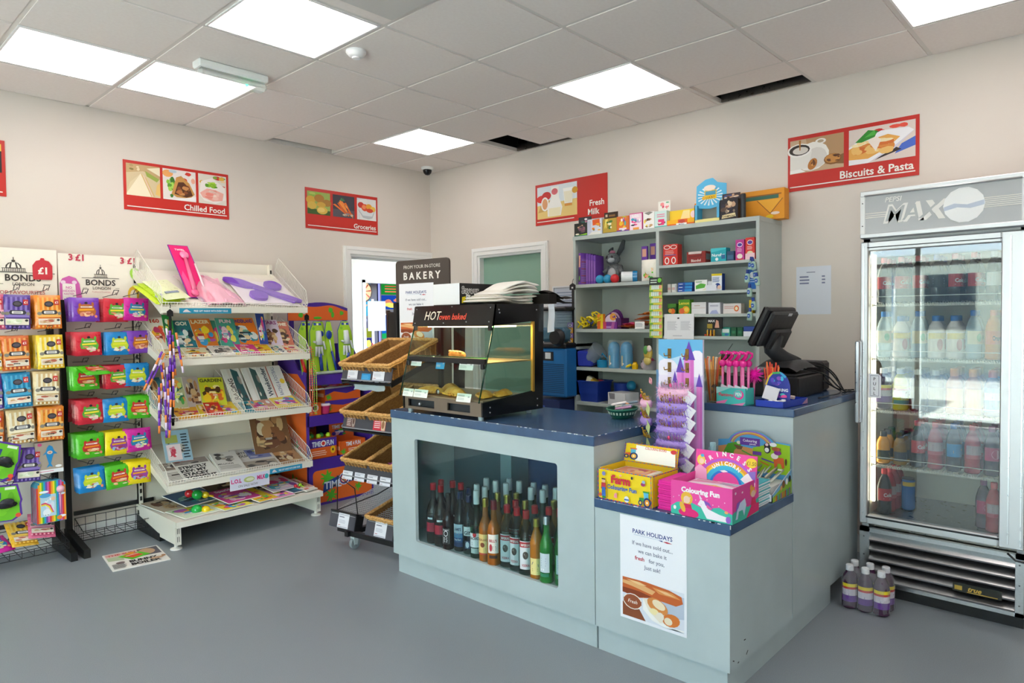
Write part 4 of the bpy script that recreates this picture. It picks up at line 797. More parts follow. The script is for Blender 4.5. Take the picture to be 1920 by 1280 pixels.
# base shelf heap of children's magazines with cover-mount toys
GB = "children's magazines heaped on the base shelf"
for (x, y, w, h, z, rz, tilt, col, pal, sd, lb, ti) in [
 (-2.63, -.45, .26, .30, .178, .15, .04, 'c8b8a0', 'brown', 81, 'open brown magazine at the candy-rack end of the base shelf', ''),
 (-2.60, -.70, .25, .24, .180, .12, .02, 'd8e8d0', 'kid', 82, 'magazine with green and yellow plastic toys at the front corner', ''),
 (-2.52, -.52, .27, .26, .205, .22, .14, '4a6a8c', 'cool', 83, 'blue-backed comic tilted up with red and green balls on it', ''),
 (-2.36, -.715, .20, .22, .182, .10, .02, 'f0e048', 'kid', 84, 'yellow-edged comic at the front of the base shelf', ''),
 (-2.30, -.64, .24, .28, .20, .14, .10, 'd84a98', 'pink', 85, 'pink comic with plastic jewellery in a clear bag', 'Sparkle'),
 (-2.12, -.70, .15, .28, .184, .18, .10, 'e8c028', 'kid', 86, 'yellow and red animal comic standing on a slant', ''),
 (-2.02, -.70, .17, .22, .182, .12, .04, 'e890c0', 'pink', 87, 'pale pink comic with a hot pink toy', ''),
 (-1.97, -.60, .24, .26, .205, .14, .16, 'dcd0e0', 'pink', 88, 'lilac magazine curling up over the pink one', ''),
 (-1.85, -.66, .17, .24, .186, .14, .06, '2f5a78', 'cool', 89, 'dark blue comic with red and lime green toys', ''),
 (-1.76, -.68, .10, .26, .184, .2, .08, 'e8e4dc', 'warm', 90, 'white edged comic at the toy-stand end of the base shelf', ''),
 (-1.73, -.62, .07, .24, .19, .1, .1, 'd8a8a0', 'brown', 91, 'pinkish magazine at the very end of the base shelf', ''),
 (-2.25, -.36, .3, .28, .182, .1, .2, '6a5a48', 'brown', 92, 'brown magazine at the back of the base shelf', ''),
 (-1.95, -.34, .26, .26, .182, .05, .2, '3c2e28', 'warm', 93, 'dark magazine under the shelf at the back', '')]:
    mag(T(x, y, z, rz, tilt), w, h, .006, col, ti, 'f8f0f8', pal, sd, lb, GB)
for (x, y, z, r, c, lb) in [(-2.49, -.60, .20, .034, '1fae4a', 'round green plastic toy at the front corner of the base shelf'), (-2.445, -.63, .196, .026, 'f2d21c', 'yellow plastic maraca toy beside the green ball'), (-2.42, -.44, .255, .034, '28b048', 'green plastic ball on the tilted blue comic'), (-2.455, -.40, .262, .028, 'd82c34', 'red plastic ball on the tilted blue comic'), (-2.37, -.45, .245, .024, 'f4d42a', 'yellow plastic ball on the tilted blue comic'), (-1.79, -.58, .215, .014, 'd82838', 'small red toy on the dark blue comic'), (-1.75, -.57, .215, .014, 'a8e02c', 'lime green toy on the dark blue comic')]:
    b = B().ball((x, y, z), (r, r, r*.9), c+':g', 12, 8); b.tube([(x+r*.7, y-.004, z-.008), (x+r*2.0, y-.012, z-.016)], r*.3, c+':g', 6); b.top('plastic_toy', lb, 'plastic toy', 'cover-mount toys on the base shelf')
# toys on the top tray
def pinkset(mat, label, h):
    t2 = thing('wand_set', label, 'toy', mat, 'pink wand sets on the top shelf'); w = .135; b = B(mat)
    b.prism([(0, 0), (w, 0), (w, h*.62), (w*1.0, h), (0, h), (-.0, h*.7)], .006, '7a2c9c'); b.pic(T(.004, .004, .006), w-.008, h-.008, [('r', 0, 0, 1, 1, 'ec1878'), ('p', 'f2559c', .05, 0, .5, 0, .2, .5, .05, .4), ('t', .5, .90, .035, 'f8e8f0', 'TWIRL', 'c', .03, .7)]); b.part('card', t2)
    b = B(mat); b.tube([(w*.35, h*.1, .02), (w*.55, h*.72, .02)], [.016, .011], 'f2709c:g', 8); b.ball((w*.56, h*.78, .022), (.03, .034, .014), 'f48ab4:g', 10, 6); b.ball((w*.33, h*.07, .02), (.026, .03, .014), 'f06a9a:g', 10, 6); b.part('wand', t2, 'pink plastic wand')
    b = B(mat); b.tube([(w*.88, h*.08, .018), (w*.93, h*.62, .018)], .007, 'f4dfe8:g', 6); b.part('stick', t2, 'white plastic stick')
F1 = trayframe(1)
pinkset(fr((-2.44, -.44, 1.545), (1, .05, 0), (-.30, .52, .66)), 'tall pink wand set leaning up the wall at the rack end', .47)
pinkset(fr((-2.36, -.50, 1.51), (1, .05, 0), (-.30, .62, .42)), 'second pink wand set lying lower beside the pale pink bag', .36)
b = B(on(1, .06, .05, .0, .25)); 
for k in range(3): b.grid(lambda a, c: ((a-.5)*.17+.03*k, c*.26, .018+.018*sin(a*pi)*sin(c*pi)+.012*k), 8, 8, ['c4dc2c:f', 'b4d41c:f', 'e4ecc0:f'][k]); b.box(-.05+.03*k, .06, .03+.012*k, .04+.03*k, .08, .034+.012*k, '8a9ab0:f')
b.top('toy_bag', 'lime green bagged toy behind the wire at the corner of the top shelf', 'bagged toy')
b = B(F1); rr = random.Random(4)
b.grid(lambda a, c: (.30+.26*a-.05*c+.012*sin(7*c), .04+.40*c, .012+.05*sin(a*pi)*(.4+.6*sin(c*pi))+.008*sin(a*17+c*9)), 14, 14, 'f3b8cf:f'); b.grid(lambda a, c: (.28+.28*a-.06*c, .03+.43*c, .016+.058*sin(a*pi)*(.4+.6*sin(c*pi))+.006*sin(a*11-c*13)), 12, 12, 'ffdbe8:a:.35')
b.top('toy_bag', 'pale pink fluffy toy in a clear bag in the middle of the top shelf', 'bagged toy')
t2 = thing('giant_spinner', 'large purple foam propeller toy in clear film on a white card', 'toy', trayframe(1) @ T(.7, .2, .02))
F = trayframe(1) @ T(.56, .06, .012, -.05); B(F).box(-.0, 0, 0, .40, .36, .004, 'f2eef0').pic(T(0, 0, .004), .4, .36, [('r', .0, .83, .12, .97, 'd04050')]).part('card', t2)
b = B(F)
def petal(cx, cy, ang, L, Wd):
    P = []
    for k in range(20):
        a = 2*pi*k/20; r = 1+.12*cos(2*a); P.append((cx+cos(ang)*L*cos(a)*r-sin(ang)*Wd*sin(a), cy+sin(ang)*L*cos(a)*r+cos(ang)*Wd*sin(a)))
    b.prism(P, .02, '7a44c8:s', T(0, 0, .006))
petal(.06, .30, -.55, .10, .05); petal(.30, .28, 1.0, .06, .065); petal(.13, .11, .7, .06, .065); petal(.31, .11, -.55, .12, .03)
b.prism([(.10, .27), (.13, .30), (.26, .19), (.40, .06), (.36, .02), (.2, .15)][::-1], .018, '7038bc:s', T(0, 0, .007)); b.part('propeller', t2, 'purple foam propeller')
B(F).grid(lambda a, c: (-.02+.44*a, -.02+.40*c, .03+.012*sin(a*9+c*5)+.02*sin(a*pi)*sin(c*pi)), 14, 14, 'f4ecff:a:.16').part('film', t2, 'clear film wrap')
# hanging strips
def clipstrip(x, y, z0, z1, name='clip_strip', label=''):
    b = B(); b.tube([(x, y+.012, z0+.05), (x+.006, y, z0+.035), (x, y-.004, z0+.02)], .0022, IRON, 5); b.prism([(-.018, 0), (.018, 0), (.018, .03), (0, .045), (-.018, .03)], .004, '15151a:s', fr((x, y, z0-.03), (1, 0, 0), (0, 0, 1)))
    b.box(x-.008, y-.002, z1, x+.008, y, z0-.02, '15151a:s'); return b.top(name, label, 'clip strip')
clipstrip(-2.62, -.60, 1.455, .75, label='black clip strip holding purple sticks at the corner of the magazine stand')
rr = random.Random(12)
for r_, (zt, n, L) in enumerate(((1.36, 6, .25), (1.17, 5, .26), (1.02, 5, .28))):
    for k in range(n):
        a = (-.45 if (r_ == 0 and k < 2) else rr.uniform(-.02, .22))*(1 if r_ < 2 else -.3); x = -2.635+.016*(k-n/2)-.014*r_; y = -.612-.004*k-.010*(n-k) % .02
        z = zt-rr.uniform(0, .06)-(.12 if (r_ == 0 and k < 2) else 0); d = V3((sin(a), 0, -cos(a))); p = V3((x, y, z)); b = B()
        cs = ['7a3cc0:f', 'f0883c:f', 'e8d4f0:f', '6a2cb0:f']
        for q in range(6): b.tube([p+d*(L*q/6), p+d*(L*(q+1)/6)], .0068, cs[(q+k) % 4], 6)
        b.top('sweet_stick', ['purple sweet stick in the top tier of the strip on the magazine stand', 'purple sweet stick in the middle tier of the strip on the magazine stand', 'purple sweet stick in the bottom tier of the strip on the magazine stand'][r_], 'sweet stick', 'purple sweet sticks on the %s tier' % ['top', 'middle', 'bottom'][r_])
clipstrip(-1.655, -.545, 1.425, .80, label='black clip strip of bead necklaces at the toy-stand corner of the magazine stand')
for k, (c1, c2, L, dx) in enumerate([('f05a8c:g', 'f49a3c:g', .40, .018), ('7ad83a:g', 'f0703c:g', .42, .032), ('6ad848:g', 'f2a04c:g', .36, .046), ('f04a7c:g', 'f4b050:g', .34, .010)]):
    b = B(); n = int(L/.0085)
    for i in range(n):
        for sx in (-1, 1): b.ball((-1.655+dx+sx*(.005+.006*sin(pi*i/n)), -.56-.004*k, 1.20-.02*k-i*.0085-.10*(k > 1)), .0046, c1 if i % 2 else c2, 5, 3)
    b.top('bead_necklace', ['pink and orange bead necklace nearest the stand', 'green bead necklace hanging in the middle of the strip', 'lime bead necklace hanging outermost on the strip', 'short pink bead necklace behind the others'][k], 'bead necklace', 'bead necklaces on the clip strip')
# ================================================================ TOY DISPLAY (orange and purple)
PU = M('4a2a96:s'); OR = M('ea6a26:s'); LG = '52b52c:s'
tx0, tx1, ty = -1.62, -1.045, -.47
t = thing('toy_display', 'orange and purple cardboard toy display with green splats beside the doorway', 'toy display', ((tx0+tx1)/2, -.25, 0))
prof = [(0, .0), (-.42, .0), (-.42, 1.0), (-.30, 1.02), (-.02, 1.34), (0, 1.34)]
for x, s in ((tx0, -1), (tx1-.012, 1)):
    Fm = Matrix(((0, 0, 1, x), (1, 0, 0, -.05), (0, 1, 0, 0), (0, 0, 0, 1))); b = B().prism(prof[::-1], .012, PU, Fm)
    G = fr((x-.0008, -.05, 0), (0, -1, 0), (0, 0, 1)) if s < 0 else fr((x+.0128, -.47, 0), (0, 1, 0), (0, 0, 1))
    if s < 0: b.pic(G, .42, 1.0, [('r', 0, .02, .95, .99, OR), ('s', .5, .80, .09, LG, 3), ('s', .62, .42, .07, LG, 4), ('s', .45, .13, .10, LG, 5), ('p', PU, .7, .99, .95, .9, .95, .99), ('e', .35, .9, .07, .03, LG)])
    b.part('side_panel', t)
B().box(tx0+.012, -.06, 0, tx1-.012, -.05, 1.2, PU).part('back_panel', t)
for z0, z1 in ((.305, .352), (.622, .682), (.925, .980)):
    b = B().box(tx0+.012, ty+.012, z1-.014, tx1-.012, -.06, z1-.006, PU).box(tx0, ty, z0-.02, tx1, ty+.010, z1, PU).box(tx0, ty-.0005, z0-.018, tx0+.004, ty, z1-.002, '3a1e80'); b.part('shelf', t)
b = B().box(tx0, ty+.002, .0, tx1, ty+.014, .29, PU); w = tx1-tx0; F = SFR(tx0, ty+.0015, 0)
P = []
for cx, cy, a0 in ((w-.05, .05, -90), (w-.05, .235, 0), (.07, .235, 90), (.07, .05, 180)):
    for k in range(6): a = radians(a0+18*k); P.append((cx+.035*cos(a), cy+.03*sin(a), .0006))
b.poly(P, OR, F)
b.pic(F, w, .29, [('s', .27, .68, .26, LG, 8), ('s', .33, .22, .22, LG, 9), ('s', .75, .30, .14, LG, 10), ('p', '22408c:s', .20, .30, .50, .50, .50, .72, .22, .56), ('p', '22408c:s', .56, .46, .80, .50, .80, .76, .58, .66),
    ('t', .355, .40, .19, 'dfe6f4', 'TIME', 'c', .03, .26), ('t', .69, .52, .17, 'dfe6f4', 'FUN', 'c', .03, .2), ('e', .53, .585, .085, .17, 'e4e0f0'), ('e', .53, .585, .072, .145, '22408c:s'), ('e', .53, .585, .058, .115, 'd8342c:s'), ('e', .53, .585, .048, .095, 'f4f0ee'), ('t', .53, .50, .17, 'ea6a26:s', '4', 'c', .05)], .0012)
b.part('base_panel', t, 'orange base panel with Time 4 Fun lettering')
# curved header card
def hdr(a, c):
    x = tx0+.02+a*(w-.04); return (x, -.18-.03*sin(a*pi), 1.39+c*(.10+.045*sin(a*pi)))
b = B().grid(hdr, 16, 4, PU, True).grid(lambda a, c: (hdr(a, .02+c*(.80+.05*sin(a*11)))[0], hdr(a, c)[1]-.0015, hdr(a, .02+c*(.80+.06*sin(a*11)))[2]), 24, 3, OR, True).grid(lambda a, c: (hdr(a, c)[0], hdr(a, c)[1]+.006, hdr(a, c)[2]), 12, 1, PU, True)
for (a, c, rx, rz) in ((.2, .35, .03, .02), (.66, .6, .028, .022), (.70, .35, .02, .026), (.86, .5, .03, .018), (.45, .15, .04, .012)):
    x, y, z = hdr(a, c); b.ball((x, y-.001, z), (rx, .002, rz), LG, 10, 6)
for xx in (tx0+.05, tx1-.05): b.box(xx-.02, -.18, 1.2, xx+.02, -.176, 1.42, PU)
b.part('header_card', t, 'curved orange header with green splats')
def hand_card(x, dx, kind, label, y=-.42):
    L = .40; F = fr((x, y, .985), (1, .0, 0), (dx, .14, 1)); b = B(); w = .125 if kind else .07
    P = [(0, 0), (w*.85, 0), (w*1.02, L*.45), (w*.95, L*.8), (w*.75, L), (w*.3, L), (.0, L*.82), (-.01, L*.4)]
    b.prism(P, .003, 'a4d02c:s', F); b.prism([(p[0]*1.06-.004, p[1]*1.02-.003) for p in P], .0015, '3c5aa8:s', F @ T(0, 0, -.002))
    it = [('r', .28, .93, .46, .98, '2c4a9c'), ('e', .55, .95, .07, .02, 'f0e8d8'), ('r', .62, .93, .8, .975, '2c4a9c'), ('e', .25, .87, .1, .03, '7cc02c')] if kind else [('r', .1, .8, .9, .81, 'e8ecd8')]
    b.pic(F @ T(0, 0, .003), w, L, it); o = b.top('hand_grabber', label, 'toy', 'green hand toy cards in the toy display')
    q = B()
    if kind == 1:
        for (px, py, qx, qy, r) in ((.5, .55, .52, .82, .026), (.3, .52, .22, .34, .010), (.46, .52, .42, .32, .011), (.62, .52, .68, .35, .010), (.78, .62, .9, .46, .009), (.3, .6, .12, .62, .010)):
            q.tube([F @ V3((px*w, py*L, .012)), F @ V3((qx*w, qy*L, .012))], [r, r*.75], 'd9dee2:s', 8)
        q.part('grabber_hand', o, 'pale plastic hand'); q = B().tube([F @ V3((.52*w, .06*L, .012)), F @ V3((.5*w, .38*L, .012))], .013, '1f3f9c:g', 8); q.part('grabber_handle', o, 'blue handle')
    elif kind == 0:
        q.tube([F @ V3((.9*w, .02*L, .012)), F @ V3((.5*w, .42*L, .012))], .009, '1f3f9c:g', 8); q.tube([F @ V3((.5*w, .42*L, .012)), F @ V3((.38*w, .64*L, .012))], .005, 'd9dee2:s', 6); q.ball(F @ V3((.34*w, .74*L, .014)), (.026, .012, .034), '1f3f9c:g', 10, 6); q.part('grabber_handle', o, 'blue handle and ball')
    else:
        q.tube([F @ V3((.2*w, .02*L, .012)), F @ V3((.0*w, .3*L, .012))], .012, 'cc2c28:g', 8); q.part('grabber_handle', o, 'red handle')
hand_card(-1.285, -.06, 1, 'green card with a pale plastic hand on a blue handle, beside the doorway'); hand_card(-1.40, -.12, 0, 'narrow green card with a blue ball on a stick'); hand_card(-1.455, -.16, 0, 'narrow green card with a dark blue ball, second from the hand at the doorway', -.40)
hand_card(-1.53, -.12, 1, 'green card with a pale hand behind the black clip strip'); hand_card(-1.62, -.06, 2, 'green card with a red handle lying at the magazine stand end', -.41)
B().tube([(tx0+.09, ty+.025, .995), (tx1-.06, ty+.03, 1.0)], .011, 'dfe8e0:a:.5', 8).top('toy_tube', 'clear plastic tube toy lying on the top tray of the toy display', 'toy')
def tbox(x0, y0, z0, x1, y1, z1, label, items, col='e2601f:s', front='4a2a96:s', name='toy_box', lid=None, grp='boxed toys in the toy display', rz=0):
    C0 = T((x0+x1)/2, (y0+y1)/2, z0, rz); hw, hd, h = (x1-x0)/2, (y1-y0)/2, z1-z0; b = B(C0); th = .003
    if lid:
        b.box(-hw, -hd, 0, hw, hd, .003, col).box(-hw, -hd, 0, hw, -hd+th, h, col).box(-hw, hd-th, 0, hw, hd, h, col).box(-hw, -hd, 0, -hw+th, hd, h, col).box(hw-th, -hd, 0, hw, hd, h, col)
        b.box(-hw, hd-th, h, hw, hd, h+lid, col, None)
        b.pic(fr((-hw, hd-th-.0004, h), (1, 0, 0), (0, 0, 1)), 2*hw, lid, [('t', .5, .62, .2, 'dfe6f4', 'TIME 4 FUN', 'c', .03), ('b', .05, .05, .95, .6, 8, ['4a2a96:s', 'e8e0f0', '52b52c:s', 'f0b0c8', '2c4a9c'], 6)])
        b.box(-hw+.006, -hd+.006, h*.6, hw-.006, hd-.006, h*.62, 'd8d4dc')
    else: b.box(-hw, -hd, 0, hw, hd, h, col)
    b.pic(fr((-hw, -hd, 0), (1, 0, 0), (0, 0, 1)), 2*hw, h, items); b.pic(fr((-hw, hd, 0), (0, -1, 0), (0, 0, 1)), 2*hd, h, [('r', .1, .3, .9, .6, 'f4b890:s')])
    return b.top(name, label, 'boxed toy', grp)
LOGO = [('r', .0, .55, 1, 1, '4a2a96:s'), ('t', .12, .62, .26, 'dfe6f4', 'TIME', 'l', .03, .3), ('e', .52, .74, .10, .16, 'f0ece8'), ('e', .52, .74, .06, .10, 'd8342c'), ('t', .64, .62, .26, 'dfe6f4', 'FUN', 'l', .03, .25), ('x', .12, .12, .7, .42, 3, 'f6c8b0'), ('e', .86, .36, .09, .2, 'f2c21c'), ('e', .86, .36, .03, .07, '2a2430')]
tbox(-1.605, -.45, .352, -1.365, -.25, .50, 'open purple and orange box of green balls on the lower shelf of the toy display', LOGO, lid=None)
b = B()
for k in range(5): b.ball((-1.575+.042*k, -.40+.03*(k % 2), .512), .020, ['b8dc2c:g', '3ab048:g'][k % 2], 8, 6)
b.top('toy_ball_pile', 'green and lime balls filling the open box on the lower shelf', 'toy balls', kind='stuff')
tbox(-1.60, -.22, .352, -1.40, -.10, .60, 'orange box standing behind the ball box', [('x', .1, .3, .6, .5, 3, 'f6c8b0'), ('e', .75, .55, .12, .14, 'f2c21c'), ('t', .4, .75, .12, '8a90d0', 'TIME 4 FUN', 'c', .02)])
tbox(-1.335, -.455, .352, -1.105, -.30, .455, 'orange display box with an open printed lid, nearest the bread stand', [('r', 0, .0, 1, .75, 'e2601f:s'), ('s', .1, .2, .3, LG, 2), ('t', .5, .6, .3, 'e8ecf4', 'TIME 4 FUN', 'c', .03, .6), ('x', .3, .2, .9, .45, 2, 'f6d8c8')], lid=.13, rz=.03)
tbox(-1.44, -.42, .682, -1.12, -.25, .775, 'lower orange and purple box on the middle shelf, with another on top', [('p', '4a2a96:s', 0, .5, .15, .7, .5, .55, 1, .8, 1, 1, 0, 1), ('s', .1, .35, .35, LG, 2)])
tbox(-1.44, -.42, .775, -1.12, -.25, .868, 'upper orange and purple box stacked on the middle shelf', [('p', '4a2a96:s', 0, .45, .25, .75, .6, .5, 1, .8, 1, 1, 0, 1), ('s', .1, .3, .35, LG, 3)])
tbox(-1.60, -.46, .682, -1.50, -.36, .775, 'small orange box behind the wire edge on the middle shelf', [('e', .5, .6, .3, .3, 'f0d8d0'), ('e', .5, .6, .18, .2, '3a3040')])
b = B().lathe([(.034, 0), (.046, .06), (.049, .062), (.049, .07), (.04, .078), (.001, .08)], ['d83a78:g', 'd83a78:g', 'f0c8d8:g', 'e8e0f0:g', 'e8e0f0:g'], 14, T(-1.448, -.42, .682)); b.top('slime_tub', 'pink tub with a clear lid on the middle shelf of the toy display', 'slime tub')
tbox(-1.50, -.36, .868, -1.18, -.28, .915, 'orange box printed with slime cups under the top tray', [('b', .08, .1, .95, .95, 7, ['e84a9c', 'b8dc4c', 'f4d0d8', '6a3aa8'], 4)])
b = B().tube([(tx0+.02, ty+.02, .872), (-1.15, ty+.02, .882)], .008, 'c9ccd4:m', 6).box(-1.15, ty+.01, .872, -1.10, ty+.03, .90, '9aa0b4:s'); b.top('toy_sword', 'grey plastic sword lying across the middle shelf boxes', 'toy')
# ================================================================ BAKERY STAND
WK = bpy.data.materials.new('wicker'); WK.use_nodes = True; _N = WK.node_tree.nodes; _L = WK.node_tree.links; _b = _N['Principled BSDF']
_tc = _N.new('ShaderNodeTexCoord'); _br = _N.new('ShaderNodeTexBrick'); _br.inputs['Scale'].default_value = 60; _br.inputs['Color1'].default_value = (*lin('c08a4c'), 1); _br.inputs['Color2'].default_value = (*lin('9a6830'), 1); _br.inputs['Mortar'].default_value = (*lin('5a3a18'), 1); _br.inputs['Mortar Size'].default_value = .06; _br.inputs['Brick Width'].default_value = .7; _br.inputs['Row Height'].default_value = .25; _br.inputs['Mortar Smooth'].default_value = .6
_L.new(_tc.outputs['UV'], _br.inputs[0]); _L.new(_br.outputs[0], _b.inputs['Base Color']); _bp = _N.new('ShaderNodeBump'); _bp.inputs['Strength'].default_value = .9; _bp.inputs['Distance'].default_value = .004; _bp.invert = True; _L.new(_br.outputs[1], _bp.inputs['Height']); _L.new(_bp.outputs[0], _b.inputs['Normal']); _b.inputs['Roughness'].default_value = .65
RIM = noisy('wicker_rim', 'c28a44', 'e0b070', 90, .6, .5, 140)
BF = fr((-1.9+.05*-.991, -1.5+.05*-.13, 0), (.13, -.991, 0), (0, 0, 1)) @ Matrix(((1, 0, 0, 0), (0, 0, 1, 0), (0, -1, 0, 0), (0, 0, 0, 1)))
BF = Matrix(((.13, .991, 0, -1.9495), (-.991, .13, 0, -1.5065), (0, 0, 1, 0), (0, 0, 0, 1)))     # x along the front, y into the stand, z up
stand = t = thing('bread_stand', 'black wheeled bread stand with tiers of tilted wicker baskets', 'bread stand', BF @ T(.14, .25, 0))
BK = M('1a1a1c:s')
s0, s1 = -.065, .355
b = B(BF)
for s in (s0+.02, s1-.02): b.box(s-.014, .44, .08, s+.014, .47, 1.5, BK)
b.box(s0+.006, .44, 1.1, s1-.006, .455, 1.13, BK).box(s0+.006, .44, .3, s1-.006, .455, .33, BK); b.part('upright_frame', t)
b = B(BF).box(s0, .02, .075, s1+.12, .05, .105, BK).box(s0, .44, .075, s1+.12, .47, .105, BK).box(s0, .0, .075, s0+.03, .47, .105, BK).box(s1+.09, .0, .075, s1+.12, .47, .105, BK).box(s0-.10, .03, .085, s0+.0, .06, .112, BK); b.part('base_frame', t)
for s, d in ((s0+.05, .035), (s1+.07, .035), (s0+.05, .45), (s1+.07, .45)):
    q = B(BF @ T(s, d, 0)); q.lathe([(.034, -.011), (.036, -.008), (.036, .008), (.034, .011)], '8f9a9e:s', 16, T(0, 0, .036) @ Matrix.Rotation(pi/2, 4, 'Y')); q.lathe([(.014, -.014), (.014, .014)], 'd4d8da:m', 10, T(0, 0, .036) @ Matrix.Rotation(pi/2, 4, 'Y')); q.prism([(-.012, .03), (.012, .03), (.02, .075), (-.02, .075)], .03, 'c9d4d6:s', fr((-.015, 0, 0), (0, 1, 0), (0, 0, 1))); q.part('castor', t)
def wick(c, sw, dp, h, slope, label):
    """tilted wicker basket: front edge at c, sw wide, dp deep"""
    K = BF @ Matrix.Translation(c) @ Matrix.Rotation(slope, 4, 'X'); b = B(K); o = .02
    C_ = [(0, 0), (sw, 0), (sw, dp), (0, dp)]; Bt = [(o, o), (sw-o, o), (sw-o, dp-o), (o, dp-o)]; uv = []
    for inset in (0, .007):
        for i in range(4):
            a, c2 = C_[i], C_[(i+1) % 4]; p, q = Bt[i], Bt[(i+1) % 4]; m = lambda P: (P[0]+(inset if P[0] < sw/2 else -inset), P[1]+(inset if P[1] < dp/2 else -inset))
            L = math.dist(a, c2); vs = [(*m(p), -h), (*m(q), -h), (*m(c2), 0), (*m(a), 0)]; b.add(vs, [(0, 1, 2, 3)] if not inset else [(3, 2, 1, 0)], WK); uv.append([(o, 0), (L-o, 0), (L, h), (0, h)] if not inset else [(0, h), (L, h), (L-o, 0), (o, 0)])
    b.add([(*p, -h) for p in Bt], [(0, 1, 2, 3)], WK); uv.append([(p[0], p[1]) for p in Bt])
    n0 = len(b.f); R_ = []
    for i in range(4):
        a, c2 = C_[i], C_[(i+1) % 4]
        for k in range(10): f = k/10; R_.append((a[0]+(c2[0]-a[0])*f, a[1]+(c2[1]-a[1])*f, .003*sin(k*2.5)))
    b.tube(R_, .0095, RIM, 6, closed=True); b.tube([(x, y, z-.012) for x, y, z in R_], .007, RIM, 5, closed=True)
    for i in range(4):     # plaited wrap on the rim
        a, c2 = C_[i], C_[(i+1) % 4]; n = int(math.dist(a, c2)/.016)
        for k in range(n): f = (k+.5)/n; b.ball((a[0]+(c2[0]-a[0])*f, a[1]+(c2[1]-a[1])*f, .001), (.0095, .0095, .0105), RIM, 6, 4)
    for k in range(7): b.tube([(o+(sw-2*o)*k/6, o, -h*.98), (o+(sw-2*o)*k/6, .0+.001, -.005)], .0028, RIM, 4); b.tube([(o+(sw-2*o)*k/6, dp-o, -h*.98), (o+(sw-2*o)*k/6, dp-.001, -.005)], .0028, RIM, 4)
    for k in range(9): y = o+(dp-2*o)*k/8; b.tube([(o, y, -h*.98), (.001, y, -.005)], .0026, RIM, 4).tube([(sw-o, y, -h*.98), (sw-.001, y, -.005)], .0026, RIM, 4)
    for k in range(9): y = .03+(dp-.06)*k/8; b.tube([(o+.01, y, -h+.004), (sw-o-.01, y, -h+.004)], .002, 'c9ccd0:s', 4)
    ob = b.top('wicker_basket', label, 'basket', 'wicker bread baskets'); ul = ob.data.uv_layers.new(name='weave')
    for fi, poly in enumerate(uv):
        pl = ob.data.polygons[fi]
        for li, q in zip(pl.loop_indices, poly): ul.data[li].uv = q
    return ob
def tick(b, F, w, h, kind=0):
    if kind == 0: b.box(0, 0, -.0005, w, h, 0, 'e6e6ee', F); b.pic(F, w, h, [('r', .06, .86, .94, .89, '88889a'), ('x', .1, .66, .7, .8, 1, '77778a'), ('x', .1, .3, .8, .55, 3, 'c2c2d0'), ('x', .08, .13, .35, .22, 1, 'b05060'), ('r', .06, .05, .94, .08, '88889a')])
    elif kind == 1: b.box(0, 0, -.0005, w, h, 0, '2a93d0', F); b.pic(F, w, h, [('x', .1, .2, .9, .8, 3, '58b0e0')])
    elif kind == 2: b.box(0, 0, -.0005, w, h, 0, '6a4a48', F); b.pic(F, w, h, [('x', .08, .1, .6, .92, 6, 'd8c4bc'), ('e', .8, .45, .18, .42, 'a8948c'), ('e', .8, .5, .1, .25, '5c3c34')])
    else: b.box(0, 0, -.0005, w, h, 0, 'cf2f44', F); b.pic(F, w, h, [('x', .08, .15, .6, .9, 5, 'f0d0d0'), ('p', 'd8c0a0', .7, .02, .98, .02, .98, .98, .6, .8), ('e', .8, .45, .12, .3, '9a6a48')])
def rail(z, items, sa=s0, sb=s1, h=.083, y=0):
    K = BF @ T(sa, y, z) @ Matrix.Rotation(pi/2-.22, 4, 'X'); b = B(K).box(0, 0, -.004, sb-sa, h, 0, '45454e:s').box(0, h-.006, -.03, sb-sa, h, .004, BK); b.box(0, -.003, 0, sb-sa, .004, .004, '8a8a90:s'); o = b.part('price_rail', t)
    for (x, w, hh, yy, kd) in items:
        q = B(); tick(q, K @ T(x, yy, .0012), w, hh, kd); q.part('price_card', o)
rail(1.033, [(.05, .085, .074, .006, 0), (.172, .075, .042, .0, 1), (.265, .095, .074, .004, 0)]); rail(.743, [(.03, .078, .074, .005, 2), (.262, .10, .074, .005, 3)]); rail(.452, [(-.005, .085, .05, -.022, 0), (.10, .085, .05, -.022, 0), (.208, .085, .05, -.022, 0), (.315, .085, .05, -.022, 0)])
for z, dz in ((1.125, .32), (.838, .32), (.548, .32)):
    b = B(BF @ T(0, 0, z-.105) @ Matrix.Rotation(dz, 4, 'X')); b.box(s0, .0, -.012, s1, .012, 0, BK)
    for k in range(9): b.tube([(s0+.01+(s1-s0-.02)*k/8, 0, 0), (s0+.01+(s1-s0-.02)*k/8, .44, 0)], .002, BK, 4)
    for s in (s0, s1-.008): b.box(s, 0, -.02, s+.008, .45, .01, BK)
    b.part('tier_tray', t)
for z, nm in ((1.128, 'top'), (.842, 'second'), (.552, 'third')):
    for s, sd in ((s0-.005, 'doorway side'), (s0+.212, 'counter side')): wick((s, -.01, z), .205, .43, .10, .32, 'wicker basket on the %s tier of the bread stand, %s' % (nm, sd))
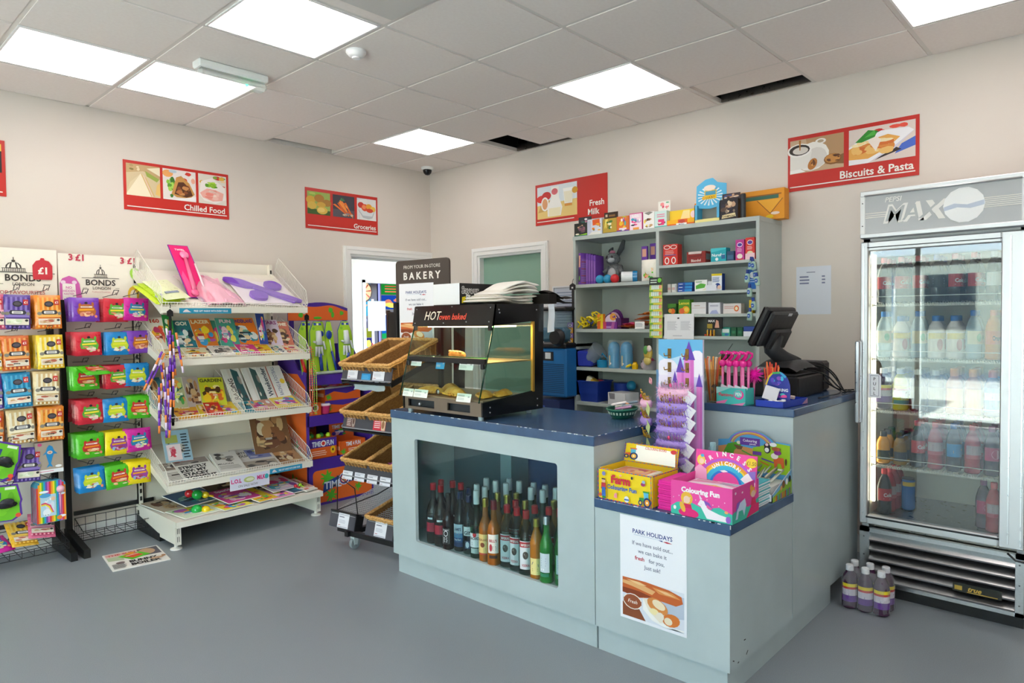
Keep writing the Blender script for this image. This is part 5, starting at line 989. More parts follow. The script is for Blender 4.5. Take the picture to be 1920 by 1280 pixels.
# lowest level: two fold-out trays, one empty, one with a basket
for sa, nm in ((-.185, 'a'), (.135, 'b')):
    K = BF @ T(sa, -.02, .128) @ Matrix.Rotation(pi/2-.25, 4, 'X'); b = B(K).box(0, 0, -.004, .23, .10, 0, '4a4a54:s').box(0, .09, -.04, .23, .10, .004, BK).box(.225, .0, -.06, .23, .09, 0, BK); o = b.part('price_rail', t); q = B(); tick(q, K @ T(.075, .004, .0012), .095, .088, 0); q.part('price_card', o)
    K = BF @ T(sa, .0, .205) @ Matrix.Rotation(.22, 4, 'X'); b = B(K)
    for k in range(13): b.tube([(.01+.21*k/12, 0, 0), (.01+.21*k/12, .42, 0)], .0018, 'b8babc:s', 4)
    for k in range(22): b.tube([(.01, .42*k/21, .002), (.22, .42*k/21, .002)], .0014, 'b8babc:s', 4)
    b.part('tier_tray', t, 'pale wire mesh tray')
wick((.135, -.01, .235), .23, .42, .08, .22, 'wicker basket on the lowest fold-out tray by the counter corner')
b = B(BF); b.tube([(-.15, .02, .22), (-.19, .06, .42), (.0, .03, .37), (.035, .02, .21)], .0035, BK, 5).tube([(-.15, .02, .22), (.10, .12, .33), (.34, .10, .46)], .0035, BK, 5).tube([(.035, .02, .21), (.13, .03, .235)], .0035, BK, 5); b.part('fold_strut', t, 'thin black folding strut')
b = B(BF @ T(0, .02, 1.005)); b.grid(lambda a, c: (s0+.06+.26*a, .02+.12*c+.004*sin(a*12), .012*sin(c*pi)-.03*a*0+.003*sin(a*20)), 12, 6, 'cfe0e4:a:.75').grid(lambda a, c: (s0+.06+.26*a, .02+.01*sin(c*3), -.035*c+.003*sin(a*14)), 12, 3, 'cfe0e4:a:.75'); b.top('bag_roll', 'pale plastic bag hanging under the top price rail of the bread stand', 'plastic bag')
b = B(BF @ T(.31, .1, .505)); b.ball((0, .05, .035), (.05, .07, .035), 'b8904c:f', 10, 8).grid(lambda a, c: ((a-.5)*.15, -.03+.18*c, .035+.045*sin(a*pi)*sin(c*pi)+.006*sin(a*20+c*13)), 10, 10, 'c058a8:a:.7'); b.top('bread_bag', 'bread in a pink printed bag in the third tier basket', 'bread')
# BAKERY sign board with the second poster
K = BF @ T(-.055, .475, 0); w = .46
t = thing('bakery_sign', 'dark brown board lettered FROM YOUR IN-STORE BAKERY standing behind the bread stand', 'sign', K)
b = B(K); r = .025; P = [(0, .85), (w, .85), (w, 1.745)]+[(w-r+r*cos(a*pi/8), 1.745+r*sin(a*pi/8)) for a in range(1, 5)]+[(r+r*cos(a*pi/8), 1.745+r*sin(a*pi/8)) for a in range(4, 8)]+[(0, 1.745)]
G = Matrix(((1, 0, 0, 0), (0, 0, -1, 0), (0, 1, 0, 0), (0, 0, 0, 1))); b.prism(P, .012, '4b423c:s', G)
b.pic(G @ T(0, 1.45, .012), w, .32, [('t', .5, .83, .07, 'e8e2da', 'FROM YOUR IN-STORE', 'c', .0, .72), ('t', .5, .615, .145, 'f2ede6', 'B A K E R Y', 'c', .03, .82)]); b.part('board', t)
B(K).box(-.07, -.02, .85, .0, .0, 1.44, '1a1614:s').box(-.085, -.022, .85, -.07, .002, 1.45, '3a2018:s').part('side_frame', t)
t = thing('bakery_poster', 'white bread poster fixed over the lower half of the dark bakery board', 'poster', K @ T(.1, -.02, 1.2))
G2 = fr(K @ V3((.035, -.018, 1.20)), K.to_3x3() @ V3((1, 0, 0)), (0, 0, 1)); b = B().box(0, 0, -.002, .297, .42, 0, 'f2f3fa', G2); bakery_poster(b, G2 @ T(0, 0, .0004), .297, .42); b.part('sheet', t)
# ================================================================ ROOM BEYOND THE DOORWAY
b = B().box(-1.2, 1.2, 0, .05, 1.28, 2.4, 'c9ccc4').box(.05, 1.2, 1.82, 1.6, 1.28, 2.4, 'c9ccc4').box(-1.2, .12, 0, -1.1, 1.28, 2.4, 'c9ccc4').box(1.6, .12, 0, 1.7, 2.2, 2.4, 'c9ccc4').box(-.4, 2.3, 0, 1.7, 2.4, 2.4, '3a3a4a').box(-.4, 1.28, 0, -.3, 2.4, 2.4, 'c9ccc4'); struct(b, 'wall_far')
struct(B().box(-1.2, .1, -.05, 1.7, 2.4, 0, '5a5f66'), 'floor_far'); struct(B().box(-1.2, .12, 2.4, 1.7, 2.4, 2.45, '8a1c20:s'), 'ceiling_far')
struct(B().box(.05, 1.19, 0, .085, 1.29, 1.83, TRIM).box(.05, 1.19, 1.80, 1.6, 1.29, 1.83, TRIM), 'trim_1')
lp = bpy.data.lights.new('arcade_room_lamp', 'POINT'); lp.energy = 3; lp.shadow_soft_size = .12; lo = bpy.data.objects.new('arcade_room_lamp', lp); COL.objects.link(lo); lo.location = (-.3, .65, 2.15)
ab = B().box(.12, 1.5, 0, .46, 1.9, 1.95, '2a2c4a:s'); F = SFR(.12, 1.4995, 0)
t = thing('arcade_machine', 'bright arcade machine with a prize wheel seen through the doorway', 'arcade machine', (.29, 1.7, 0)); ab.part('cabinet', t)
b = B(); b.pic(F, .34, 1.9, [('r', .04, .76, .72, .96, '2a98c8:e:.9'), ('e', .45, .905, .36, .067, '3a2428'), ('e', .45, .905, .31, .058, 'f2dcb0:e:.8')]+[('p', 'c0503a', .45, .905, .45+.3*cos(a), .905+.054*sin(a), .45+.3*cos(a+.2), .905+.054*sin(a+.2)) for a in [k*pi/4 for k in range(8)]]+[('e', .45, .905, .06, .011, '2a2028'),
    ('t', .4, .815, .013, 'f0a83c:e:1', 'ROLL UP', 'c', .02, .5), ('t', .4, .787, .018, 'e8341c:e:1', '10p', 'c', .03, .5), ('r', .76, .42, .86, .86, 'e8e0e8'), ('p', 'd02c48', .76, .84, .86, .82, .86, .78, .76, .80), ('p', 'd02c48', .76, .6, .86, .58, .86, .54, .76, .56), ('p', 'd02c48', .76, .5, .86, .48, .86, .44, .76, .46),
    ('r', .05, .69, .74, .75, '8c90b8:e:.4'), ('r', .05, .63, .74, .685, 'a8b83c:e:.5'), ('r', .05, .46, .74, .625, '3a3a9c:e:.5'), ('b', .05, .46, .74, .625, 30, ['5ab04c', '8a4ac0', 'd8b83c', '2f7fd0', 'c84a9c'], 5), ('b', .05, .63, .74, .75, 10, ['3a3848', 'c8c848', '707498'], 6)]); b.part('marquee', t, 'lit printed front')
t = thing('arcade_machine', 'blue and green arcade machine with a lit screen seen through the doorway', 'arcade machine', (.68, 1.7, 0)); F = SFR(.50, 1.4995, 0)
B().box(.50, 1.5, 0, .98, 1.9, 1.95, '1c1c30:s').part('cabinet', t); b = B().box(.475, 1.49, 1.0, .495, 1.5, 1.95, '8a90f0:e:1.2')
b.pic(F, .48, 1.9, [('r', .04, .89, .96, .965, '1e8a34:e:.7'), ('x', .15, .90, .7, .95, 3, 'c85a2c'), ('r', .04, .80, .96, .885, '1c48b0:e:.7'), ('b', .04, .80, .96, .885, 12, ['d8a82c', 'c8c030', 'a84c28'], 4), ('r', .04, .765, .96, .772, 'e8f0fa:e:1'), ('r', .04, .62, .96, .762, '1c68c8:e:.8'), ('p', '24b468:e:.7', .04, .62, .96, .62, .96, .67, .04, .65), ('e', .55, .70, .2, .035, '7aa8d8:e:.8'), ('r', .04, .55, .96, .615, '1a7a3c:e:.4')]); b.part('screen', t, 'lit printed front')
b = B().box(.105, 1.185, 1.275, .34, 1.187, 1.60, 'c4d4cc'); b.top('paper_notice', 'pale green paper sheet hanging in the far doorway', 'paper')
# ================================================================ SLUSH MACHINE behind the hot case
t = thing('slush_machine', 'blue slush drink machine with a vented front between the door and shelving', 'slush machine', (-.3, -1.87, .80))
b = B().rbox(-.46, -1.985, .82, -.06, -1.70, 1.17, '1f6fb4:s', .01); F = YFR(-.4605, -1.70, .82)
for k in range(16): b.box(.02, .03+.0135*k, 0, .265, .035+.0135*k, .002, '123f6c', F)
b.box(.02, .26, 0, .17, .325, .003, '20242c:s', F); b.pic(F @ T(.02, .26, .003), .15, .065, [('e', .22, .55, .13, .34, 'e8ecf0'), ('e', .22, .55, .08, .2, 'c83a4a'), ('r', .5, .2, .85, .9, 'e0e4ea')]); b.part('body', t)
B().rbox(-.47, -1.985, 1.17, -.06, -1.70, 1.21, '16181c:s', .01).part('drip_deck', t)
B().rbox(-.45, -1.96, 1.21, -.10, -1.72, 1.44, '6f98a8:a:.45', .03).part('tank', t, 'clear tank'); B().rbox(-.44, -1.95, 1.215, -.11, -1.73, 1.32, '145a84:s', .02).part('slush', t, 'blue slush inside')
B().rbox(-.46, -1.975, 1.44, -.09, -1.71, 1.47, '1c1d20:s', .01).part('lid', t); B().lathe([(.06, 0), (.065, .02), (.05, .05)], '1c1d20:s', 14, T(-.47, -1.93, 1.25) @ Matrix.Rotation(-pi/2, 4, 'Y')).part('tap', t)
t = thing('slush_cabinet', 'dark blue cabinet lettered SLUSH under the slush machine', 'cabinet', (-.3, -1.8, 0)); b = B().box(-.50, -1.955, 0, -.03, -1.50, .80, '1c2f66:s'); F = YFR(-.5005, -1.50, 0); b.part('carcass', t)
b = B(); b.pic(F, .455, .8, [('p', '4a6ac0', .2, .96, .7, .93, .7, .945, .2, .97), ('t', .96, .845, .075, 'f0f0f4', 'SLUSH', 'r', .075, .62), ('t', .955, .85, .07, 'c8303c', 'SLUSH', 'r', .02, .6)]); b.part('lettering', t)
for x in (-.44, -.12):
    for y in (-1.96, -1.73): pass
t = thing('notice_board', 'white framed notice board on the wall between the door and shelving', 'notice board', (0, -1.68, 1.2)); F = YFR(-.012, -1.525, 1.05); b = B().box(0, 0, 0, .32, .58, .010, 'c2c8d6', F); b.pic(F @ T(0, 0, .010), .32, .58, [('x', .08, .5, .9, .95, 12, '8a94ac'), ('r', .5, .1, .51, .9, '8a94ac'), ('x', .08, .1, .9, .45, 8, '9aa4b8')]); b.part('sheet', t)
b = B()
for a in ((-.012, -.012, 0, .592), (.32, -.012, .332, .592), (0, -.012, .32, 0), (0, .58, .32, .592)): b.box(a[0], a[1], 0, a[2], a[3], .018, 'e4e4e8:s', F)
b.part('frame', t)
# ================================================================ WALL SIGNS
SR = 'c8281e:s'
def sign(F, label, pics, words):
    t = thing('wall_sign', label, 'sign', F @ T(.355, .165, 0)); B().box(0, 0, -.003, .71, .33, .0, SR, F).part('panel', t)
    b = B(); b.pic(F, .71, .33, pics+words); b.part('print', t)
LB = lambda F: F
def photo(x0, y0, x1, y1, bg, its):     # sub-picture: items in its own 0..1 units
    o = [('r', x0, y0, x1, y1, bg)]; sx, sy = x1-x0, y1-y0
    for it in its:
        k = it[0]
        if k == 'e': o.append(('e', x0+it[1]*sx, y0+it[2]*sy, it[3]*sx, it[4]*sy, *it[5:]))
        elif k == 'p': o.append(('p', it[1], *[(x0+q*sx if i % 2 == 0 else y0+q*sy) for i, q in enumerate(it[2:])]))
        elif k == 'r': o.append(('r', x0+it[1]*sx, y0+it[2]*sy, x0+it[3]*sx, y0+it[4]*sy, it[5]))
        elif k == 'b': o.append(('b', x0+it[1]*sx, y0+it[2]*sy, x0+it[3]*sx, y0+it[4]*sy, *it[5:]))
    return o
rule = lambda a=.025, b_=.975: ('r', a, .065, b_, .085, 'f2e8e0')
sand = [('p', 'c8a878', 0, .7, .5, .8, 1, .6, 1, 1, 0, 1), ('b', .0, .75, .5, 1, 4, ['e8d8b0', 'b89a68', '8a7a40'], 1), ('p', 'f2e6c8', 0, .05, .42, .72, .58, .60, .82, .02, .5, .0, 0, .0), ('p', 'e0cfa8', 0, .05, .40, .70, .1, .4), ('p', 'd8b878', .42, .72, .58, .60, .84, .02, .72, .02), ('p', 'e8c8b8', .47, .70, .53, .64, .79, .02, .75, .02), ('p', '9cae4c', .55, .82, .98, .6, .9, .5, .6, .65), ('p', 'efe4c4', .6, .9, 1, .98, 1, .7), ('p', 'e8c070', .85, .1, 1, .05, 1, .5, .9, .4)]
wrap = [('b', .5, .55, 1, 1, 5, ['d8382c', 'f0e8e0', '8ab83c', 'e8a890'], 2), ('b', 0, .05, .45, .8, 9, ['5c9c2c', '8cc83c', '3c7a24', 'a8d858'], 3), ('e', .15, .85, .16, .12, 'f0a860'), ('e', .3, .93, .12, .05, 'b8ccd8'), ('p', 'c8924c', .25, .2, .4, .75, .55, .82, .8, .6, .96, .25, .8, .1, .4, .1), ('p', '5a3018', .34, .2, .46, .6, .62, .62, .82, .42, .9, .2, .7, .12), ('b', .36, .12, .9, .6, 12, ['8a4a24', 'b8703c', '6a3418', 'c88a50'], 4), ('p', 'f0eef0', 0, .02, .5, .06, 1, .18, 1, .05, .5, 0, 0, 0)]
ham = [('b', 0, .6, 1, 1, 8, ['c83828', 'e0b040', '7aa83c', 'f0d0a0'], 5), ('p', 'eee6e2', .02, .3, .1, .75, .5, .9, .95, .6, .98, .2, .6, .03, .2, .1), ('b', .2, .5, .9, .78, 8, ['8cc02c', 'b4d848', '5c9a20'], 6), ('p', 'f0b0a4', .05, .35, .3, .52, .6, .5, .9, .4, .85, .15, .5, .1, .15, .2), ('b', .1, .12, .9, .5, 10, ['f4c4b8', 'e89a8c', 'f8dcd0', 'ec8c80'], 7), ('p', 'e8c8bc', .2, .38, .5, .46, .8, .36, .5, .40)]
sign(SFR(-2.668, -.005, 2.145), 'red Chilled Food sign with three food pictures high on the wall', photo(.025, .30, .325, .94, 'd8c49c', sand)+photo(.35, .30, .665, .94, 'e8e0dc', wrap)+photo(.69, .30, .975, .94, 'e0d8cc', ham), [('t', .955, .115, .125, 'f6efe8', 'Chilled Food', 'r', .02, .52), rule()])
pot = [('b', 0, .6, 1, 1, 5, ['8cb83c', 'b4c860', '6a8c2c'], 8), ('p', '3c5a20', 0, 0, 1, 0, 1, .2, 0, .25), ('e', .15, .62, .2, .18, 'd8a83c'), ('e', .52, .72, .22, .18, 'b07a2c'), ('e', .85, .55, .2, .16, 'a87830'), ('e', .2, .38, .2, .17, 'd8b44c'), ('e', .6, .45, .2, .12, 'd0a440'), ('e', .64, .2, .24, .17, 'dcb44c'), ('e', .6, .22, .16, .1, 'e8cc74')]
car = [('r', 0, .0, 1, .35, '55505a'), ('p', '3f7a4c', .3, .75, .4, .9, .5, .78, .45, .95, .55, .75)]+[('p', c, x, y, x+.1, y+.03, x2+.03, y2, x2, y2-.06) for c, x, y, x2, y2 in (('e8742c', .0, .55, .6, .2), ('d8601c', .2, .62, .62, .12), ('f08a3c', .35, .7, .72, .12), ('e0681c', .5, .66, .9, .06), ('f0943c', .25, .68, .7, .18))]+[('e', .42, .66, .14, .05, 'f0883c', -.6), ('e', .62, .5, .09, .04, 'f09a4c', -.9), ('b', .4, .05, .95, .3, 6, ['c8b8a0', 'd8602c', '8a8088'], 2)]
app = [('p', 'c8ccd4', 0, .9, .5, 1, 0, 1), ('r', .1, 0, .12, .9, 'c0c4c8'), ('p', 'b8bcc0', .05, .45, .95, .5, .8, .12, .6, .05, .3, .1), ('p', 'd8dcde', .1, .45, .9, .48, .78, .2, .3, .2), ('e', .2, .68, .16, .14, 'c8342c'), ('e', .4, .58, .18, .17, 'e0522c'), ('e', .62, .64, .16, .13, 'e8a030'), ('e', .83, .54, .14, .13, 'ecc04c'), ('e', .66, .46, .18, .10, 'd8482c'), ('e', .36, .6, .1, .1, 'f08a5c')]
sign(SFR(-1.327, -.005, 2.143), 'red Groceries sign with potatoes, carrots and apples, next to the doorway', photo(.025, .36, .325, .92, '9ab058', pot)+photo(.36, .36, .66, .92, '3a3642', car)+photo(.695, .36, .975, .92, 'e2e0de', app), [('t', .965, .115, .125, 'f6efe8', 'Groceries', 'r', .02, .44), rule()])
sign(SFR(-4.018, -.005, 2.147), 'red sign cut by the picture edge, showing only a letter e', photo(.69, .42, .975, .93, '2a2426', [('e', .5, .3, .3, .2, 'e8e4e0'), ('r', 0, .75, 1, 1, 'e8c04c')]), [('t', .955, .115, .125, 'f6efe8', 'Wine', 'r', .02, .5), rule()])
milk = [('p', 'e8c87c', 0, 0, 1, 0, 1, .5, 0, .42), ('p', 'd0a45c', .02, .2, .15, .6, .5, .5, .4, .25), ('e', .12, .62, .14, .12, 'd8342c'), ('e', .24, .7, .12, .13, 'c82c28'), ('p', 'f4f2ee', .27, .05, .60, .05, .64, .3, .56, .6, .55, .95, .36, .95, .36, .6, .26, .35), ('p', 'f0e6c4', .30, .06, .58, .06, .60, .3, .30, .3), ('e', .2, .45, .1, .22, 'f4f0ec'), ('e', .2, .45, .07, .17, 'e0a070'), ('p', 'f8f6f2', .70, .35, .88, .35, .92, .85, .66, .85), ('p', 'efe8d0', .71, .4, .87, .4, .90, .75, .68, .75), ('r', .70, .3, .88, .38, 'd8923c'), ('e', .95, .75, .07, .1, 'd8a030'), ('e', .45, .8, .08, .1, 'd86a74')]
sign(YFR(-.005, -1.324, 2.145), 'red Fresh Milk sign partly hidden by boxes on top of the shelving', photo(.028, .15, .60, .93, 'dce4ea', milk), [('t', .96, .30, .14, 'f6efe8', 'Fresh', 'r', .02, .3), ('t', .90, .10, .14, 'f6efe8', 'Milk', 'r', .02, .3), ('r', .025, .07, .56, .09, 'f2e8e0')])
cup = [('p', 'b8926a', .4, .2, 1, .1, 1, 1, .3, 1), ('p', '8a6038', .6, .2, 1, .1, 1, .4), ('e', .42, .45, .32, .42, 'f0ece6', .2), ('e', .5, .4, .2, .3, 'dcd6d0', .2), ('p', 'e8e4de', 0, .05, .35, .15, .42, .6, .3, .8, 0, .8), ('e', .18, .68, .24, .2, 'f2eeea'), ('e', .18, .69, .2, .16, '2e2420'), ('e', .2, .67, .15, .11, 'd8d0c8'), ('p', 'b07028', .17, .98, .21, .98, .2, .68, .18, .68), ('e', .58, .86, .1, .08, 'efeae4'), ('e', .58, .86, .06, .045, 'b8a488'), ('e', .80, .28, .16, .16, '8a5a28'), ('e', .80, .30, .14, .13, 'c88a44'), ('b', .68, .2, .94, .42, 9, ['5c3418', '6a3c1c'], 5), ('e', .43, .22, .08, .18, 'b87430', -.5), ('b', .36, .08, .5, .36, 5, ['6a3c1c', 'd89c54'], 3), ('p', 'f4f2ee', 0, 0, .3, .02, .2, .12, 0, .1)]
pasta = [('b', .3, .7, 1, 1, 10, ['d8342c', 'e8503c', '6a8c3c', 'c82420', '3c3028'], 4), ('p', '4a6ac8', .7, .15, 1, .3, 1, .55, .8, .4), ('p', '3c2c28', .4, .05, .8, .25, .7, .35), ('p', 'f2f0f4', 0, .0, .3, .0, .7, .3, .98, .72, .9, .82, .5, .85, .1, .6, 0, .5), ('p', 'd8d4e4', .3, 0, .7, .3, .98, .72, .72, .4, .4, .1), ('p', 'e8a850', 0, .15, .3, .12, .6, .35, .78, .6, .6, .72, .2, .6, 0, .45), ('b', .0, .15, .75, .68, 26, ['f0c070', 'e08a3c', 'f4d898', 'd8702c', 'f6e4b8'], 6), ('p', 'f4e6dc', .3, .6, .4, .75, .5, .6, .42, .3), ('p', '2f8a2c', .1, .62, .3, .92, .45, .86, .4, .7, .2, .6), ('p', '4cb040', .24, .72, .4, .9, .42, .76)]
sign(YFR(-.005, -3.374, 2.145), 'red Biscuits & Pasta sign above the wall notice near the fridge', photo(.02, .32, .455, .93, 'c8a888', cup)+photo(.495, .32, .975, .93, 'e0d0c8', pasta), [('t', .965, .115, .135, 'f6efe8', 'Biscuits & Pasta', 'r', .02, .72), rule(.02)])
b = B(); F = YFR(-.001, -3.425, 1.392); b.box(0, 0, -.0005, .203, .29, .0008, 'dfe2ec', F); b.pic(F, .203, .29, [('x', .3, .86, .62, .9, 1, '8a90a8'), ('x', .1, .62, .42, .82, 3, '7a80a0'), ('x', .74, .62, .85, .82, 3, '7a80a0')], .001); b.top('wall_notice', 'white printed sheet taped to the wall beside the fridge', 'notice')
# ================================================================ GOODS ON THE SHELVING UNIT
GSH = 'cartons on the grey shelving'
def pk(y, w, h, d, z, col, items, label, x=-.31, name='carton', cat='carton', group=GSH, rz=0, side=None, head=None, lean=0):
    """carton with its printed face towards the shop; y = near-doorway edge"""
    K = T(x, y, z, rz, 0, lean); b = B(K); b.rbox(0, -w, 0, d, 0, h, col, .0015); F = YFR(0, 0, 0); b.pic(F, w, h, items, .0005)
    if side: b.pic(fr((0, -w, 0), (1, 0, 0), (0, 0, 1)), d, h, side, .0005)
    if head:
        hh, hc, hi, dx = head; b.box(d*dx, -w, h-.002, d*dx+.003, 0, h+hh, hc); b.pic(YFR(d*dx, 0, h), w, hh, hi, .0005)
    return b.top(name, label, cat, group)
def bz(cs, n=9, sd=1, a=.05, c=.05, e=.95, g=.95): return ('b', a, c, e, g, n, cs, sd)
ZT = 1.973
pk(-1.945, .115, .098, .06, ZT, '1c201c', [('r', 0, 0, 1, .12, '2a6a5c'), ('p', '9ad82c', .3, .12, 1, .22, 1, .12), bz(['8a5a6a', 'c89a78', '3a3440', '6a4858'], 12, 3, .05, .2, .95, .9), ('e', .25, .2, .15, .06, 'f0ead0')], 'black card box with a green stripe at the doorway end of the shelving top', head=(.05, '2a2c34', [bz(['c86a8c', '4a4458', 'e8e0e4', '2c6a5c'], 8, 4)], .9), x=-.30)
pk(-2.063, .125, .115, .06, ZT, 'd8dce8', [('p', 'e8601c', .38, .6, .88, .64, .86, .98, .36, .95), bz(['f4b02c', 'f0801c', '6a6a74', '8a7a3c'], 9, 5, .3, .25, .95, .75), ('r', .0, .0, .9, .2, 'e4e4e0'), ('p', 'c4c8dc', 0, 0, .3, .2, .25, .9, 0, .9)], 'white and orange packet box second along the shelving top', x=-.30)
pk(-2.197, .115, .105, .06, ZT, 'b89a38', [('r', 0, 0, 1, .08, '4a3420'), ('p', 'e8d870', .1, .3, .4, .95, .2, .95), bz(['4a7a38', 'd8c050', 'f0e8c0', '9a8028'], 9, 6, .15, .15, .9, .9)], 'gold card box with a dark brown lid flap on the shelving top', head=(.045, '3c2c20', [('r', .1, .3, .25, .7, 'c8b8a0'), ('r', .35, .3, .8, .6, '8a6438')], .3), x=-.30)
pk(-2.313, .10, .108, .06, ZT, 'd8702c', [('r', .0, .0, 1, .12, '6a2c9c'), bz(['7a48c0', 'f4e8f0', 'e87830', 'f0c030', '40b0a8'], 13, 7), ('p', 'b0d040', .4, .95, .6, 1.0, .9, .9), ('r', .2, .16, .8, .26, 'f4e0ec')], 'orange and purple pony card box on the shelving top', x=-.30)
pk(-2.416, .102, .118, .05, ZT, 'd84a94', [('r', .04, .03, .96, .95, 'f4dce8'), ('t', .5, .78, .14, 'f8f8fa', 'L.O.L', 'c', .04), bz(['e84a8c', 'f8f4f8', '2c2c40', 'c8a0d0', '38a0b8'], 12, 8, .08, .2, .92, .78), ('r', .3, .05, .75, .18, 'e89a3c')], 'pink card box lettered LOL on the shelving top', x=-.30)
pk(-2.524, .085, .115, .06, ZT, 'f2f0ee', [bz(['c8a070', '5a4434', 'f0d040', 'e8e0d8', '8a5a38'], 11, 9, .05, .05, .95, .65), ('p', '8a8680', .1, .95, .5, .8, .9, .95, .6, 1.1)], 'white card box printed with puppies on the shelving top', x=-.30)
pk(-2.612, .09, .11, .06, ZT, 'cfe8e4', [('r', 0, 0, 1, .1, '48b0a8'), ('r', .3, .15, .8, .5, 'e83a7c'), bz(['e83a7c', '4a3038', 'f4e4dc'], 7, 10, .05, .12, .95, .5), ('x', .2, .6, .85, .85, 2, 'e88aa8')], 'teal and pink card box with a flowery header at the middle of the shelving top', head=(.07, 'e8e4dc', [bz(['e88a8c', '60b088', 'f4d8dc', 'd84a68'], 9, 11)], .8), x=-.30)
pk(-2.705, .195, .04, .06, ZT, 'e8681c', [('r', 0, .35, .4, 1, 'f4b41c'), ('r', .34, .05, .72, .4, 'f4f2ee'), ('t', .53, .12, .22, '2c4a9c', 'Minions', 'c', .02, .34), ('e', .55, .65, .12, .3, 'c84a3c'), ('r', .75, .35, 1, 1, 'f4b41c')], 'low yellow and orange tray box with a green-faced header on the shelving top', head=(.065, 'f2d030', [('e', .62, .5, .12, .4, '68b82c'), ('e', .62, .6, .04, .14, '20281c'), ('e', .86, .45, .1, .35, 'f0d8dc'), ('p', 'f8e8a0', .4, .1, .5, .9, .74, .9, .74, .1)], .6), x=-.30)
pk(-2.79, .30, .165, .03, ZT, 'e8861c', [('r', .38, .38, .68, .58, 'f2f0ec'), ('t', .53, .44, .08, '2c5a9c', 'The Simpsons', 'c', .02, .26)], 'large flat orange box standing against the wall on the shelving top', x=-.09)
t = thing('display_box', 'blue and white sunburst display box with an open front on the shelving top', 'display box', (-.26, -2.99, ZT)); K = T(-.31, -2.905, ZT); b = B(K); w, d, h = .17, .10, .115
b.box(0, -w, 0, d, 0, .003, 'e8e0a8').box(0, -.004, 0, d, 0, h, '4ab0e0').box(0, -w, 0, d, -w+.004, h, '58b4e0').box(d-.003, -w, 0, d, 0, h, '9a9890').box(0, -w, 0, .003, 0, .022, 'ece090').box(0, -.018, .02, .003, 0, h, '58b4e0').box(0, -w, .02, .003, -w+.02, h, '58b4e0')
G = fr((0, -w-.0005, 0), (1, 0, 0), (0, 0, 1)); b.pic(G, d, h, [('r', 0, 0, 1, .3, 'ece8b0')]+[('p', 'd8eef8', 0, .3+.1*k, 1, .36+.11*k, 1, .40+.11*k, 0, .34+.1*k) for k in range(6)]); b.part('tray', t)
b = B(K); hd = [(-.015, .10), (-.01, .24), (.05, .275), (.10, .28), (.13, .25), (.19, .235), (.19, .11), (.08, .09)]; hd = [(q, z) for q, z in hd]; G = YFR(.05, 0, 0); b.prism([(q[0], q[1]) for q in hd][::-1], .003, '58b8e4', G @ T(0, 0, -.003))
b.pic(G, 1, 1, [('p', 'e4f4fc', .08, .17, .08+.085*cos(a), .17+.06*sin(a), .08+.085*cos(a+.14), .17+.06*sin(a+.14)) for a in [k*.35 for k in range(18)]]+[('r', .045, .15, .125, .205, 'f0c420'), ('r', .05, .175, .12, .20, '4a9ab8'), ('t', .085, .155, .014, '8a5a1c', 'LUCKY', 'c', .02, .06), ('e', .08, .22, .04, .018, 'f8e4d4'), ('e', .04, .16, .012, .012, 'e8b030'), ('r', .16, .13, .185, .145, 'f0e0b0')]); b.part('header_card', t)
pk(-3.075, .115, .125, .07, ZT, '26222a', [bz(['c8a080', '5a4438', '8a7868', 'e0c8a8', '30283a'], 15, 13, .03, .25, .97, .97), ('p', 'e0cfa0', .1, .08, .9, .14, .85, .32, .15, .25), ('t', .5, .13, .1, '3a2c20', 'CHAMPIONS', 'c', .02, .7)], 'black card box lettered CHAMPIONS stepping up in front of the orange boxes', head=(.04, '3a2c30', [bz(['d0a888', '3a5a9c', 'e8d8c8', '6a4438'], 9, 14)], .5), x=-.31)
B().lathe([(.016, 0), (.016, .145), (.013, .15), (.001, .15)], '2c3238:s', 12, T(-.29, -3.215, ZT)).top('black_tube', 'black cardboard tube standing on the shelving top', 'tube')
pk(-3.06, .34, .185, .075, ZT, 'e8981c', [('r', .05, .80, .95, .84, '9a5a10'), ('r', .1, .68, .9, .80, '3a6a58'), ('p', 'f0ac30', .5, .66, .98, .66, .74, .2), ('p', '9a5a10', .5, .66, .52, .66, .76, .2, .74, .2), ('p', '9a5a10', .96, .66, .98, .66, .76, .2, .74, .2), ('e', .84, .2, .08, .05, 'f0d8c8'), ('e', .74, .1, .07, .06, 'f0cc20')], 'big orange carton with a V-shaped flap at the fridge end of the shelving top', x=-.13)
# left bay, top shelf
for k in range(5): pk(-2.005-.004*k, .028, .225-.004*k, .10, LZ[0], '6a3aa0', [('r', .15, .55, .85, .92, 'e8b098'), ('p', '2c2438', .2, .08, .8, .1, .7, .5, .3, .5), ('e', .5, .2, .25, .08, '68b83c')], ['front purple pencil set box standing at the doorway end of the top shelf', 'second purple pencil set box behind the front one', 'third purple pencil set box behind the front one', 'fourth purple pencil set box behind the front one', 'rearmost purple pencil set box of the doorway end row'][k], x=-.335+.0*k, rz=-.32, side=[('r', 0, 0, 1, .85, '7a4aa8')]+[('r', .05, .05+.055*q, .95, .07+.055*q, 'b8602c' if q % 4 == 0 else '9c84b8') for q in range(14)], lean=.02) if k == 0 else pk(-2.035-.022*k, .02, .225-.006*k, .10, LZ[0], '6a3aa0', [('r', .1, .1, .9, .8, '8a5ab0')], ['', 'second purple pencil set box beside the front one', 'third purple pencil set box beside the front one', 'fourth purple pencil set box beside the front one', 'purple pencil set box touching the plush rabbit'][k], x=-.315, side=None)
